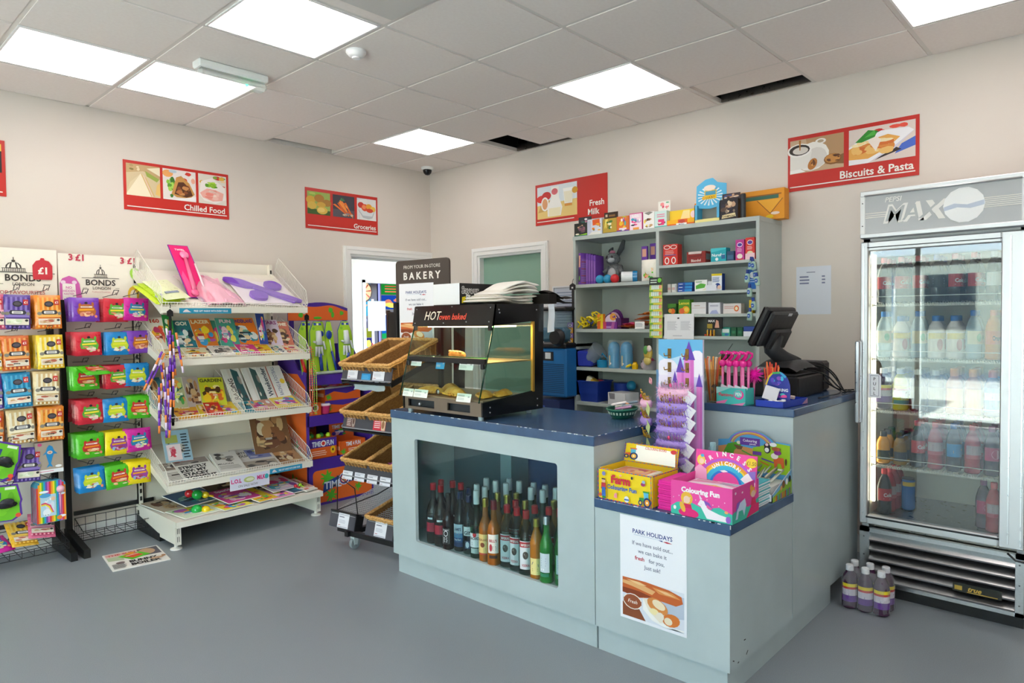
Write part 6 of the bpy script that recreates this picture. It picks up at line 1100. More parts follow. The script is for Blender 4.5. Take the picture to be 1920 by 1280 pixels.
for k, (yy, hh, lb) in enumerate([(-2.51, .235, 'purple pencil set leaning against the shelving divider, front one'), (-2.545, .255, 'purple pencil set leaning against the divider, second one'), (-2.585, .27, 'purple pencil set leaning against the divider, rear one')]):
    pk(yy, .045, hh, .015, LZ[0], '6a38a4', [('r', .15, .7, .85, .92, 'e0a890'), bz(['2c2438', 'e8703c', '58b040', 'f4e8f4'], 6, 20+k, .15, .1, .85, .65)], lb, x=-.30+.05*k, rz=0, lean=.0)
t = thing('plush_rabbit', 'grey plush rabbit with long ears sitting on the top shelf', 'plush toy', (-.2, -2.22, LZ[0])); GR_ = noisy('grey_plush', '5e6266', '7c8084', 60, .95, .6, 300)
K = T(-.21, -2.235, LZ[0]); b = B(K); b.ball((0, 0, .075), (.05, .055, .075), GR_, 14, 10).ball((-.01, .01, .175), (.05, .055, .045), GR_, 14, 10).ball((-.045, .0, .165), (.02, .03, .02), 'a8acb0:k', 10, 8).ball((-.045, -.005, .07), (.014, .035, .04), 'b0b0b4:k', 10, 8); b.part('body', t)
for s in (-1, 1): q = B(K); q.tube([(0, s*.025, .20), (.005, s*.045-.01, .25), (-.005, s*.06-.02, .30 if s < 0 else .225)], [.014, .02, .012], '4c5054:k', 8); q.part('ear', t); q = B(K).tube([(0, s*.045, .12), (-.03, s*.075, .08)], [.018, .014], GR_, 8); q.part('arm', t); q = B(K).tube([(-.02, s*.035, .02), (-.07, s*.055, .025)], [.024, .022], GR_, 8); q.part('foot', t)
for s in (-1, 1): B(K).ball((-.052, s*.02+.01, .185), (.006, .01, .012), '15161a:g', 8, 6).part('eye', t)
B(K).ball((-.02, .005, .222), (.015, .025, .014), 'b0708c:s', 8, 6).part('bow', t, 'pink bow')
for y, c, lb in ((-2.17, '2f9cc8', 'blue foam ball next to the purple boxes'), (-2.235, '2a96c4', 'blue foam ball under the plush rabbit'), (-2.295, 'd8242c', 'red foam ball on the top shelf')): B().ball((-.30, y, LZ[0]+.031), .031, c+':s', 14, 10).top('foam_ball', lb, 'ball', 'foam balls on the top shelf')
b = B(T(-.27, -2.33, LZ[0]+.042) @ Matrix.Rotation(pi/2, 4, 'X') @ Matrix.Rotation(.5, 4, 'Y')); b.lathe([(.036, 0), (.036, .075), (.040, .078), (.040, .11), (.001, .11)], ['e8ecf0:g', 'e8ecf0:g', '2a8cc8:g', '2a8cc8:g'], 14); b.top('toy_tub', 'white and blue toy tub lying on the top shelf', 'tub')
b = B(T(-.29, -2.58, LZ[0])); b.grid(lambda a, c: (.03*sin(c*3), .065-.13*a+.006*sin(c*8), .003+.14*c), 8, 8, 'e8e4d0:f').grid(lambda a, c: (-.015-.03*sin(a*pi)*sin(c*pi*.9+.2), .065-.13*a, .003+.14*c), 10, 10, 'f0ece0:f'); b.pic(YFR(-.040, .045, .01), .09, .085, [bz(['f08a3c', '68c838', 'f4b080', 'e86a4c', '3cb040', 'f4d8b0'], 22, 5)], .0, .0001); b.top('sweet_bag', 'clear bag of orange and green sweets in front of the leaning pencil sets', 'sweet bag')
# left bay, second shelf
b = B(); rr = random.Random(3)
for k in range(26):
    x, y = -.29+rr.uniform(-.03, .12), -2.08+rr.uniform(-.075, .09); z = LZ[1]+.01+rr.uniform(0, .10)*(1-abs(y+2.1)/.2); P = []; a0 = rr.uniform(0, 6)
    for q in range(9): a = a0+q*.7; P.append((x+.035*cos(a), y+.045*sin(a*1.1), max(LZ[1]+.006, z+.02*sin(a*1.7+k))))
    b.tube(P, .0065, 'f0d81c:s' if k % 5 else '2c3c7c:s', 4)
b.top('ribbon_heap', 'heap of tangled yellow and blue medal ribbons on the second shelf', 'medal ribbons')
pk(-2.15, .05, .105, .03, LZ[1], 'e8861c', [('p', 'f0d020', .6, 0, 1, 0, 1, 1, .7, 1), ('p', 'd8601c', 0, 0, .5, 0, .4, .8, .1, .8)], 'orange and yellow folded box beside the ribbon heap', x=-.31)
t = thing('medal_display', 'purple and lilac arched display box of medals on the second shelf', 'display box', (-.25, -2.25, LZ[1])); K = T(-.31, -2.19, LZ[1]); b = B(K).box(0, -.125, 0, .10, 0, .05, '7a2c8c'); b.pic(YFR(0, 0, 0), .125, .05, [('r', 0, 0, .3, 1, 'c03a5c'), ('r', .3, .1, .8, .4, 'b080c0'), ('p', 'b05aa0', .6, 0, .8, 0, .9, 1, .7, 1)]); b.part('tray', t)
for dx, hh, c in ((.03, .06, 'e8d8ec'), (.06, .075, 'd8b0c8'), (.09, .088, '6a2c7c')):
    P = [(.0, .05), (.125, .05)]+[(.0625+.0625*cos(a*pi/10), .05+hh*sin(a*pi/10)) for a in range(11)]; q = B(K); q.prism(P, .003, '5a2470', YFR(dx, 0, 0)); P2 = [(.006, .05), (.119, .05)]+[(.0625+.056*cos(a*pi/10), .05+(hh-.007)*sin(a*pi/10)) for a in range(11)]; q.poly([(p[0], p[1], .0035) for p in P2], c, YFR(dx, 0, 0))
    if dx == .03: q.pic(YFR(dx, 0, 0), .125, .2, [('e', .62, .42, .22, .13, 'e8a03c'), bz(['c83a5c', '5a3a9c', 'e8b84c'], 6, 3, .45, .32, .8, .52)], .004)
    q.part('arch_card', t)
B().box(-.30, -2.345, LZ[1], -.20, -2.30, LZ[1]+.075, '4a1c5c').top('purple_box', 'small dark purple box next to the arched medal display', 'box')
for k, (y, z, c, lb) in enumerate([(-2.40, .006, 'e87a3c', 'orange packet lying lowest in the second shelf pile'), (-2.43, .022, 'e84a8c', 'hot pink packet in the second shelf pile'), (-2.50, .03, 'e88a50', 'orange packet near the divider in the second shelf pile'), (-2.53, .062, 'e8a060', 'pale orange packet upper in the second shelf pile'), (-2.56, .095, 'f08a1c', 'bright orange packet topping the second shelf pile')]):
    b = B(T(-.25, y, LZ[1]+z, .3*k, 0, .1)); b.grid(lambda a, c2: ((a-.5)*.14, (c2-.5)*.15, .008+.016*sin(a*pi)*sin(c2*pi)+.003*sin(a*19+c2*11)), 9, 9, c+':f').grid(lambda a, c2: ((a-.5)*.14, (c2-.5)*.15, .006*(1-sin(a*pi)*sin(c2*pi))), 6, 6, c+':f'); b.top('toy_packet', lb, 'packet', 'packets on the second shelf')
b = B(); F = YFR(-.345, -2.485, LZ[1]+.001); b.box(0, 0, 0, .075, .05, .001, 'f2f0f0', F); b.pic(F, .075, .05, [('x', .1, .3, .9, .8, 3, '9a9aa4')], .0015); b.top('shelf_label', 'white price label in front of the second shelf packets', 'label')
# left bay, third shelf
b = B(T(-.25, -2.03, LZ[2])); b.rbox(-.07, -.06, .0, .07, .06, .11, '2c3cb0:s', .01, T(0, .0, .01, .2, 0, -.1)); b.top('blue_tub', 'dark blue plastic tub behind the clear one on the third shelf', 'tub')
b = B(T(-.27, -2.07, LZ[2]+.07) @ Matrix.Rotation(.9, 4, 'X')); b.lathe([(.04, -.05), (.055, .0), (.065, .09), (.067, .09)], 'b0bcc4:a:.5', 16); b.top('clear_cup', 'clear plastic cup tipped over on the third shelf', 'cup')
t = thing('toy_watering_can', 'small blue plastic can with a handle on the third shelf', 'toy', (-.28, -2.19, LZ[2])); B().lathe([(.04, 0), (.043, .05), (.036, .055)], '1f88b8:g', 14, T(-.28, -2.175, LZ[2])).part('body', t); B().tube([(-.285, -2.15, LZ[2]+.05), (-.29, -2.18, LZ[2]+.10), (-.285, -2.22, LZ[2]+.06)], .005, '1f88b8:g', 6).part('handle', t)
for y, lb in ((-2.272, 'large blue cartoon-topped water bottle in film, beside the toy can'), (-2.375, 'large blue water bottle in film, beside the yellow toy')):
    t = thing('water_bottle', lb, 'bottle', (-.28, y, LZ[2]), 'blue film-wrapped bottles'); B().lathe([(.040, 0), (.044, .02), (.044, .10), (.040, .118)], '2a9ad0:a:.85', 16, T(-.28, y, LZ[2])).part('body', t); B().lathe([(.042, .118), (.042, .14), (.034, .168), (.018, .182), (.001, .185)], '2892c8:g', 16, T(-.28, y, LZ[2])).part('cap', t)
    b = B().grid(lambda a, c: (-.28+.048*cos(a*2*pi)*(1-.6*max(0, c-.8)*2), y+.052*sin(a*2*pi)*(1-.6*max(0, c-.8)*2)+.002*sin(c*30), LZ[2]+.003+.19*c), 20, 8, 'e4f4fc:a:.14'); b.part('film', t); B().pic(YFR(-.326, y+.02, LZ[2]+.02), .03, .07, [('r', .3, .0, .6, 1, 'd8c88a:s'), ('e', .7, .2, .2, .1, 'f4f4f4')]).part('sticker', t)
b = B(); b.tube([(-.31, -2.385, LZ[2]+.012), (-.315, -2.41, LZ[2]+.02), (-.31, -2.43, LZ[2]+.03)], .009, 'e8d020:g', 6).lathe([(.02, 0), (.022, .03), (.012, .045), (.016, .05)], 'e8b81c:g', 12, T(-.30, -2.455, LZ[2])); b.top('yellow_toy', 'small yellow whistle toy lying in front of the bottles', 'toy')
b = B(T(-.28, -2.55, LZ[2])); b.lathe([(.055, 0), (.062, .06), (.064, .062)], 'd8d0d8:a:.5', 4).ball((0, 0, .06), (.04, .04, .025), 'b8507c:s', 10, 6).ball((-.01, .02, .03), (.035, .03, .03), 'c8b0bc:s', 8, 6); b.top('clear_tub', 'clear plastic tub of pink toys at the divider end of the third shelf', 'tub')
pk(-2.19, .07, .14, .004, LZ[2], 'd8501c', [('r', .1, .1, .9, .9, '3a2c6c'), ('e', .5, .45, .3, .3, 'd8502c'), ('r', 0, .9, 1, 1, '4c9c3c'), ('r', .85, 0, 1, 1, '4c9c3c')], 'colourful card standing at the back of the third shelf', x=-.06)
# left bay, lowest visible shelf
t = thing('blue_tub', 'dark blue plastic tub full of bits on the lowest visible shelf', 'tub', (-.25, -2.08, LZ[3])); b = B(T(-.24, -2.075, LZ[3])); b.lathe([(.10, 0), (.125, .14), (.135, .142), (.135, .15), (.12, .15), (.115, .06), (.001, .05)], '1c3c9c:s', 4, T(0, 0, 0, pi/4), 1, 1, False); b.part('tub', t)
b = B(T(-.24, -2.075, LZ[3]+.12)); b.box(-.05, .02, 0, .02, .06, .045, 'e8e0c8', T(0, 0, 0, .4, .3)).box(-.06, -.02, 0, 0, .02, .04, 'e8c040', T(0, 0, 0, .2, .5)).box(-.03, -.06, 0, .03, -.02, .04, 'b83048', T(0, 0, 0, .8, .2)); b.part('bits', t, 'scraps sticking out')
B().lathe([(.055, 0), (.06, .13), (.063, .135)], '1c3c9c:s', 14, T(-.15, -2.25, LZ[3])).top('blue_pot', 'dark blue round pot behind the white box', 'pot')
B().ball((-.16, -2.335, LZ[3]+.118), .035, '2a92c0:s', 14, 10).top('foam_ball', 'blue foam ball resting on the white box', 'ball')
t = thing('white_box', 'plain white cardboard box with a torn opening on the lowest visible shelf', 'box', (-.25, -2.33, LZ[3])); b = B(T(-.335, -2.255, LZ[3], -.15)); b.box(0, -.16, 0, .14, 0, .082, 'e8e8ec'); b.pic(YFR(0, 0, 0), .16, .082, [('p', '8a8890', .12, .45, .40, .45, .40, .95, .05, .95)]); b.part('carton', t)
# right bay
pk(-2.68, .105, .135, .06, RZ[0], 'd8342c', [('e', .28, .86, .22, .1, 'f4ece8'), ('e', .28, .86, .18, .07, 'b83028'), ('e', .74, .86, .22, .1, 'f4ece8'), ('e', .74, .86, .18, .07, 'b83028'), ('x', .15, .5, .85, .72, 3, 'e8a8a0'), ('r', .1, .46, .9, .5, '6a5a9c'), ('e', .28, .22, .16, .17, 'f0ece8'), ('e', .28, .22, .1, .12, 'c83028'), ('e', .74, .22, .16, .17, 'f0ece8'), ('e', .74, .22, .1, .12, 'c83028')], 'red twin carton at the divider end of the medicine shelf')
pk(-2.85, .13, .075, .07, RZ[0], '8c2420', [('r', .1, .8, .8, 1, 'd8c8c4'), ('p', '6a1c1c', .1, .55, .8, .6, .8, .95, .75, .65, .15, .62), ('t', .5, .15, .22, 'e8d8d4', 'Bisodol', 'c', .02, .8)], 'dark red open-top carton on the medicine shelf', side=[('r', .1, .3, .9, .8, '8a8a8c')])
pk(-3.015, .10, .085, .06, RZ[0], '1fa8b8', [('p', '48c8d0', 0, .7, 1, .9, 1, 1, 0, 1), ('t', .5, .4, .22, 'f0f8fa', 'Nurofen', 'c', .02, .85), ('e', .4, .2, .1, .12, 'f0f8fa'), ('r', .7, .2, .95, .5, '2a6a9c')], 'turquoise carton on the medicine shelf')
pk(-3.12, .045, .06, .05, RZ[0], '2a4a6c', [('r', .1, .2, .9, .6, '3c6a8c')], 'small dark blue carton between turquoise and pink ones')
pk(-3.175, .055, .125, .045, RZ[0], 'c03a94', [('e', .5, .75, .32, .12, 'f0d8ec'), ('e', .5, .75, .26, .08, '4a3a9c'), ('x', .2, .4, .8, .6, 3, 'e8b0d4'), ('e', .5, .2, .32, .12, 'e8dcd0'), ('r', .1, .02, .9, .08, 'd8343c')], 'tall pink carton of tablets at the till end of the medicine shelf')
pk(-3.237, .058, .132, .045, RZ[0], 'e03a34', [('e', .5, .78, .32, .12, 'f0d8d4'), ('e', .5, .78, .26, .08, '5a3a9c'), ('x', .2, .45, .8, .62, 3, 'f4c8c0'), ('e', .5, .3, .32, .1, 'e8d8b0'), ('p', 'f4ccd4', -.1, 0, 1.0, 0, 1.1, .3, 0, .28)], 'tall red carton with a pale price tag at the end of the medicine shelf')
pk(-2.712, .025, .055, .05, RZ[1], 'c8c4c0', [('x', .1, .3, .9, .6, 2, 'c86a6a')], 'small grey carton at the divider end of the second medicine shelf'); pk(-2.742, .035, .055, .05, RZ[1], 'd8d8d4', [('x', .1, .3, .9, .6, 2, 'c86a6a'), ('r', .7, .1, .95, .9, 'b8bcc4')], 'grey and white carton beside the blue stack')
for k in range(3): pk(-2.785-.002*k, .10, .02, .06, RZ[1]+.0205*k, '1f4fa8', [('r', .5, .1, 1, .9, '2a8cd0'), ('x', .08, .3, .4, .7, 1, 'e8ecf4')], ['lowest blue flat carton in the stack of three', 'middle blue flat carton in the stack of three', 'top blue flat carton in the stack of three'][k])
pk(-2.905, .085, .072, .05, RZ[1], 'f0f2f0', [('p', '58b03c', .1, .2, .8, .3, .9, .6, .5, .7, .1, .5), ('x', .1, .75, .6, .9, 2, '3a8a4c'), ('p', 'e8e0c8', .6, .1, .95, .1, .9, .3)], 'white carton with a green leaf print on the second medicine shelf'); pk(-2.995, .03, .06, .05, RZ[1], 'd8dce4', [], 'plain pale carton behind the white leaf carton')
pk(-3.02, .068, .105, .04, RZ[1], 'e8ecf4', [('r', 0, .88, 1, 1, 'f0d820'), ('x', .1, .5, .9, .8, 4, '5a78b0'), ('e', .6, .3, .25, .15, '2a4a9c'), ('e', .75, .2, .2, .12, 'e8c8b0')], 'white and yellow plaster carton on the second medicine shelf', side=[('r', 0, 0, 1, 1, '24449c')])
b = B(); F = YFR(-.345, -3.0, RZ[1]); b.box(0, 0, 0, .07, .035, .001, 'e4e6f0', F); b.top('price_ticket', 'blank white price ticket on the second medicine shelf', 'price ticket')
pk(-3.255, .055, .13, .045, RZ[1], '1c6ac0', [('e', .5, .65, .35, .15, 'e8f0fa'), ('x', .2, .3, .8, .5, 2, 'a8c8f0')], 'bright blue carton at the till end of the second medicine shelf')
pk(-2.712, .062, .07, .05, RZ[2], '2c5a2a', [('p', '4c8a30', 0, .6, 1, .7, 1, 1, 0, 1), ('e', .6, .3, .3, .25, 'e8702c'), ('e', .3, .35, .22, .2, 'e8a040')], 'dark green hot lemon carton at the divider end'); pk(-2.79, .082, .095, .05, RZ[2], '5a9c24', [('t', .5, .66, .2, 'f4e44c', 'Lemon', 'c', .03, .9), ('e', .65, .3, .32, .26, 'f2a41c'), ('e', .3, .22, .25, .2, 'e86a3c'), ('e', .7, .32, .2, .16, 'f8d04c')], 'green and yellow lemon carton on the third medicine shelf')
pk(-2.882, .10, .075, .06, RZ[2], 'e6e4e6', [('r', .05, .5, .95, .53, 'd0b0a8'), ('x', .2, .65, .7, .78, 1, 'c8a8a0')], 'plain white carton on the third medicine shelf', side=[('r', 0, 0, 1, 1, 'b8bcc4')]); pk(-2.998, .078, .07, .05, RZ[2], 'e4e4ee', [('x', .15, .65, .85, .8, 2, '7a7ea0'), ('p', 'a8b0d8', .1, 0, .9, 0, .7, .35, .3, .3)], 'white and lilac carton on the third medicine shelf'); pk(-3.095, .115, .062, .05, RZ[2], 'e4dcda', [('x', .08, .45, .6, .75, 2, 'd09a94'), ('e', .75, .5, .14, .3, 'e8702c'), ('e', .75, .5, .08, .18, 'f4e8c0')], 'white carton with an orange star badge'); pk(-3.26, .02, .08, .04, RZ[2], 'f0c81c', [], 'thin yellow carton at the till end of the third medicine shelf')
t = thing('battery_pack', 'black and copper battery cards hanging over the fourth medicine shelf', 'battery pack', (-.33, -3.02, RZ[3])); b = B(); F = YFR(-.33, -3.0, RZ[3]+.045); b.box(0, 0, -.004, .10, .07, 0, '1c1a1c', F); b.pic(F, .10, .07, [('r', .0, .05, .35, .45, 'a8902c'), ('p', 'e0a890', .5, .1, .8, .1, .75, .7, .6, .8), ('t', .3, .6, .22, 'f0f0f0', 'MAX', 'c', .03)]); b.part('card', t); 
for k in range(3): B().lathe([(.007, 0), (.007, .036), (.003, .037), (.003, .04)], ['c8923c:m', 'c8923c:m', 'd8d8d8:m'], 8, T(-.335, -3.005-.022*k, RZ[3]+.002)).part('battery', t, 'copper-topped battery')
pk(-2.97, .05, .012, .03, RZ[3], 'd84a2c', [], 'flat red packet on the fourth medicine shelf'); pk(-3.085, .055, .055, .045, RZ[3], '3aa08c', [('r', .1, .4, .9, .8, 'e8f0ec'), ('e', .6, .2, .25, .12, '2c6ab0')], 'teal and white carton on the fourth medicine shelf'); pk(-3.145, .035, .055, .045, RZ[3], '1c5a3c', [('r', .2, .3, .8, .6, '2c7a50')], 'dark green carton on the fourth medicine shelf'); pk(-3.185, .035, .055, .045, RZ[3], '1f6040', [('r', .2, .3, .8, .6, '2c7a50')], 'dark green carton next to the blue and white one'); pk(-3.225, .075, .06, .045, RZ[3], '2a4a9c', [('r', 0, 0, 1, .5, 'e8ecf4')], 'blue and white carton at the till end of the fourth medicine shelf')
t = thing('pinned_sheet', 'two-column printed white sheet pinned to the shelving by the castle display', 'sheet', (-.35, -2.83, 1.24)); b = B(); F = fr((-.352, -2.71, 1.245), (0, -1, 0), (.03, 0, 1)); b.box(0, 0, -.0008, .21, .16, 0, 'eeeef2', F); b.pic(F, .21, .16, [('x', .1, .35, .46, .72, 9, 'c4c4cc'), ('x', .56, .35, .92, .72, 9, 'c4c4cc'), ('e', .48, .83, .04, .03, '35353c'), ('x', .3, .1, .7, .16, 1, 'c0c0cc')]); b.box(.02, -.05, -.002, .07, .03, -.001, 'e4e4ea', F); b.part('sheet', t)
# hanging clip strips on the shelving
def cs(x, y, z0, z1, label): 
    b = B(); b.tube([(x+.01, y, z0+.05), (x, y, z0+.035), (x-.004, y, z0+.02)], .002, IRON, 5); b.prism([(-.026, 0), (.026, 0), (.026, .035), (0, .05), (-.026, .035)], .004, '1a1a1e:s', YFR(x, y, z0-.03)); b.box(x-.001, y-.009, z1, x+.002, y+.009, z0-.02, '1a1a1e:s'); b.pic(YFR(x-.004, y, z0-.02), .02, .015, [('r', -.4, .0, .4, .8, 'e8e8ee')], .001); b.top('clip_strip', label, 'clip strip', None)
cs(-.352, -1.967, 1.62, 1.04, 'black clip strip hanging at the doorway end of the grey shelving')
for k in range(6):
    b = B(T(-.362, -1.95+.003*(k % 2), 1.315-.038*k, .15, 0, .1)); c = 'e8a83c' if k % 2 else '8a6ab0'; b.box(-.004, -.022, 0, .002, .024, .04, c+':f'); b.pic(YFR(-.004, .024, 0), .046, .04, [('e', .5, .5, .3, .25, 'f0e4d8'), ('e', .5, .5, .18, .14, '6a3a8c'), ('r', .0, .0, 1, .12, 'd88a2c')], .0005); b.top('snack_packet', ['topmost lilac packet', 'second packet down, orange', 'third packet down, lilac', 'fourth packet down, orange', 'fifth packet down, lilac', 'lowest packet, orange'][k]+', on the black strip by the slush machine', 'packet', 'packets on the black clip strip')
for k in range(9):
    b = B(T(-.362, -2.655-.002*(k % 2), 1.595-.043*k, .1, 0, .12)); b.box(-.004, -.045, 0, .002, .045, .05, 'b8d060:f'); b.pic(YFR(-.004, .045, 0), .09, .05, [('r', .15, .3, .75, .85, 'e4f0e8'), ('r', .25, .3, .28, .85, '8ab8a8'), ('r', .42, .3, .45, .85, '8ab8a8'), ('r', .58, .3, .61, .85, '8ab8a8'), ('e', .85, .6, .12, .25, 'f0a080'), ('r', 0, 0, 1, .2, 'e0cc3c'), ('r', 0, 0, .3, .2, '68a838')], .0005) if k else b.pic(YFR(-.004, .045, 0), .09, .05, [('r', 0, 0, 1, 1, '2c3430'), ('e', .8, .6, .15, .3, '68c838'), ('x', .1, .2, .6, .8, 2, 'd8e8d8')], .0005); b.top('lighter_card', ['dark header card on the strip over the shelving divider', 'uppermost', 'second', 'third', 'fourth', 'fifth', 'sixth', 'seventh', 'lowest'][k]+('' if not k else ' green and white card on the strip over the shelving divider'), 'carded goods', 'cards on the divider strip')
t = thing('keyring_strip', 'bunch of black and gold keyrings with a green tag hanging from the shelving divider', 'keyrings', (-.36, -2.60, 1.05)); b = B(T(-.37, -2.60, 1.06)); b.box(0, -.03, .10, .004, .03, .19, '2a3028:s').ball((0, 0, .09), (.012, .035, .05), 'c8a848:s', 8, 6).ball((-.008, .012, .11), (.01, .02, .03), '58984c:s', 8, 6).ball((-.01, -.015, .12), (.01, .018, .022), 'e8d8d0:s', 8, 6).ball((0, .005, .04), (.012, .03, .03), 'd8c070:s', 8, 6); b.part('keyrings', t)
for k in range(8):
    y, z, x = [(-3.285, 1.66, -.35), (-3.315, 1.655, -.36), (-3.32, 1.60, -.35), (-3.27, 1.585, -.36), (-3.335, 1.565, -.36), (-3.285, 1.50, -.36), (-3.31, 1.42, -.355), (-3.285, 1.36, -.36)][k]; K = T(x, y, z, 0, [.1, -.2, -.1, .05, -.15, 0, -.1, .05][k]); t = thing('sanitiser_bottle', 'small clear bottle with a blue cap, %s on the strip beside the till' % ['uppermost inner one', 'uppermost outer one', 'second outer one', 'second inner one', 'third outer one', 'middle one', 'second from bottom', 'lowest one'][k], 'bottle', K, 'small bottles on the strip beside the till')
    B(K).lathe([(.013, 0), (.015, .006), (.015, .045), (.008, .052)], 'c8ecdc:a:.6', 10).part('body', t); B(K).lathe([(.009, .052), (.009, .075), (.001, .075)], '1c3c94:s', 10).part('cap', t); B(K).pic(YFR(-.0155, .010, .012), .02, .03, [('e', .5, .5, .5, .45, '2c5aa8:s'), ('x', .15, .4, .85, .6, 1, 'e8f0f8')]).part('label_sticker', t)
# ================================================================ ON THE TILL COUNTER
ZC = .9915
t = thing('straw_tumbler', 'clear tumbler of orange and cream straws priced 49p on the till counter', 'straw holder', (-1.34, -3.535, ZC)); B().lathe([(.026, 0), (.027, .003), (.036, .15), (.037, .15)], 'f0e4d0:t', 16, T(-1.34, -3.535, ZC)).part('tumbler', t); rr = random.Random(6)
for k in range(20):
    a = k*2.4; r = .006+.02*(k/20)**.5; c = ['f0a040:s', 'e8d8b8:s', 'f08a2c:s', 'e85a3c:s', 'f4c060:s', 'e4dcc8:s'][k % 6]; B().tube([(-1.34+.5*r*cos(a), -3.535+.5*r*sin(a), ZC+.005), (-1.34+1.45*r*cos(a), -3.535+1.45*r*sin(a), ZC+rr.uniform(.185, .215))], .0033, c, 6).part('straw', t)
B().pic(fr((-1.379, -3.545, ZC+.045), (.3, -1, 0), (-.06, 0, 1)), .03, .045, [('t', .5, .5, .4, '2a241c', '49', 'c', .02), ('t', .3, .05, .35, '2a241c', 'p', 'c', .02)], .002).part('price_mark', t)
t = thing('flamingo_box', 'teal and pink box of flamingo-headed pens on the till counter edge', 'display box', (-1.34, -3.65, ZC)); K = T(-1.385, -3.575, ZC, -.12); b = B(K); b.box(0, -.145, 0, .07, 0, .003, '38b8b0').box(0, -.145, 0, .003, 0, .075, '48c0b8').box(.067, -.145, 0, .07, 0, .075, '48c0b8').box(0, -.145, 0, .07, -.142, .075, '48c0b8').box(0, -.003, 0, .07, 0, .075, '48c0b8')
b.pic(YFR(0, 0, 0), .145, .075, [('p', 'a8e0dc', 0, .6, .5, 1, 0, 1), ('p', 'e87ab0', 0, .1, .4, .3, .3, .05, 0, 0), ('p', 'e88ab8', .5, .0, 1, .2, .9, .0), ('t', .34, .48, .2, 'd8284c', 'Flamingo', 'c', .03, .55), ('e', .78, .62, .17, .28, 'e8489c'), ('e', .76, .66, .13, .22, '58c8c0'), ('t', .77, .55, .2, 'e8f4f0', 'PEN', 'c', .02, .2)]); b.part('tray', t)
for k in range(8):
    row = k // 4; y = -.02-.034*(k % 4)-.008*row; x = .02+.03*row; P = thing('flamingo_pen', 'hot pink flamingo-headed pen, %s in the %s row of the teal box' % (['first', 'second', 'third', 'fourth'][k % 4], ['front', 'back'][row]), 'pen', K @ T(x, y, .004), 'flamingo pens'); b = B(K @ T(x, y, .004))
    b.tube([(0, 0, 0), (0, 0, .165)], .0055, 'f07ab4:g', 8); b.part('barrel', P); b = B(K @ T(x, y, .004)); b.ball((0, 0, .178), (.013, .017, .016), 'ec2a98:g', 10, 8).tube([(0, .0, .19), (-.004, -.02, .21), (-.006, -.022, .222), (-.006, -.005, .228)], .0055, 'e82490:g', 6).ball((-.006, .0, .226), (.008, .010, .008), 'ec2a98:g', 8, 6).tube([(-.006, .004, .226), (-.008, .016, .218)], [.005, .002], 'f4c8dc:g', 5); b.part('flamingo', P, 'pink flamingo head')
    if row == 0: B(K @ T(x-.0085, y-.004, .055, 0, .35, 0)).box(0, -.014, 0, .001, .016, .03, 'e4dce8').part('price_tag', P)
b = B(T(-1.30, -3.715, ZC+.13)); rr = random.Random(2); 
for k in range(150): d = V3((rr.gauss(0, 1), rr.gauss(0, 1), rr.gauss(0, 1))).normalized(); b.tube([d*.008, d*rr.uniform(.03, .045)], [.0022, .0005], 'f01cb0:s', 3, caps=False)
b.ball((0, 0, 0), .022, 'e818a4:k', 8, 6).tube([(0, 0, -.02), (.0, .005, -.128)], .005, 'f07ab4:g', 6); b.top('fluffy_pen', 'fluffy magenta pompom pen beside the flamingo pens', 'pen')
t = thing('ring_box', 'dark blue mood ring display box with a rainbow arch on the till counter edge', 'display box', (-1.25, -3.82, ZC)); K = T(-1.38, -3.755, ZC, -.08); b = B(K); hh = .028; w, d = .125, .23
b.box(0, -w, 0, d, 0, .003, '1c3cb0:s').box(0, -w, 0, .003, 0, hh, '1c3cb0:s').box(0, -w, 0, d, -w+.003, hh, '1c3cb0:s').box(0, -.003, 0, d, 0, hh, '1c3cb0:s').box(d-.003, -w, 0, d, 0, hh, '1c3cb0:s'); b.add([(d*.75, -w-.0006, .003), (d, -w-.0006, .003), (d, -w-.0006, hh)], [(0, 1, 2)], 'b88aa8'); b.part('tray', t)
P = [(0, 0), (.115, 0), (.115, .03)]+[(.0575+.0575*cos(a*pi/12), .055+.075*sin(a*pi/12)) for a in range(13)]+[(0, .03)]; G = fr(K @ V3((.07, -.006, .02)), K.to_3x3() @ V3((0, -1, 0)), (.05, 0, 1)); b = B(); b.prism(P, .003, '2a3a9c:s', G)
b.pic(G @ T(0, 0, .003), .115, .13, [('p', 'e8c030', .02, .55, .15, .85, .3, .97, .3, .90, .18, .78, .08, .52), ('p', '48b060', .3, .97, .6, 1.0, .6, .93, .3, .90), ('p', '38a0d0', .6, 1.0, .85, .85, .8, .78, .6, .93), bz(['5a4ac0', '38b0d0', '8a50b8', '4a3aa8'], 9, 4, .15, .5, .85, .9), ('t', .5, .34, .1, 'e8ecfa', 'MOOD RING', 'c', .03, .85), bz(['8a4ab8', 'e84a9c', '48c0c8'], 5, 3, .3, .05, .95, .3)]); b.part('arch_card', t)
b = B(K); rr = random.Random(9)
for k in range(26): b.rbox(-.010, -.008, 0, .010, .008, .010, 'f0f0f4:g', .003, T(.02+rr.uniform(0, .18), -.02-rr.uniform(0, .085), .006+rr.uniform(0, .016), rr.uniform(0, 3), rr.uniform(-.4, .4)))
b.top('ring_heap', 'heap of small white ring boxes in the blue tray', 'ring boxes', kind='stuff')
B(K @ T(.02, -.05, .03, .5, .3, .25)).rbox(0, -.03, 0, .012, .03, .06, 'd8d4dc:s', .002).top('ring_card', 'white tag card leaning in the mood ring box', 'card')
B(K @ T(.20, -.07, .02, .3, .1)).rbox(-.012, -.010, 0, .012, .010, .014, 'e8d0c8:s', .002).top('ring_card', 'small pinkish block at the back of the mood ring box', 'card')
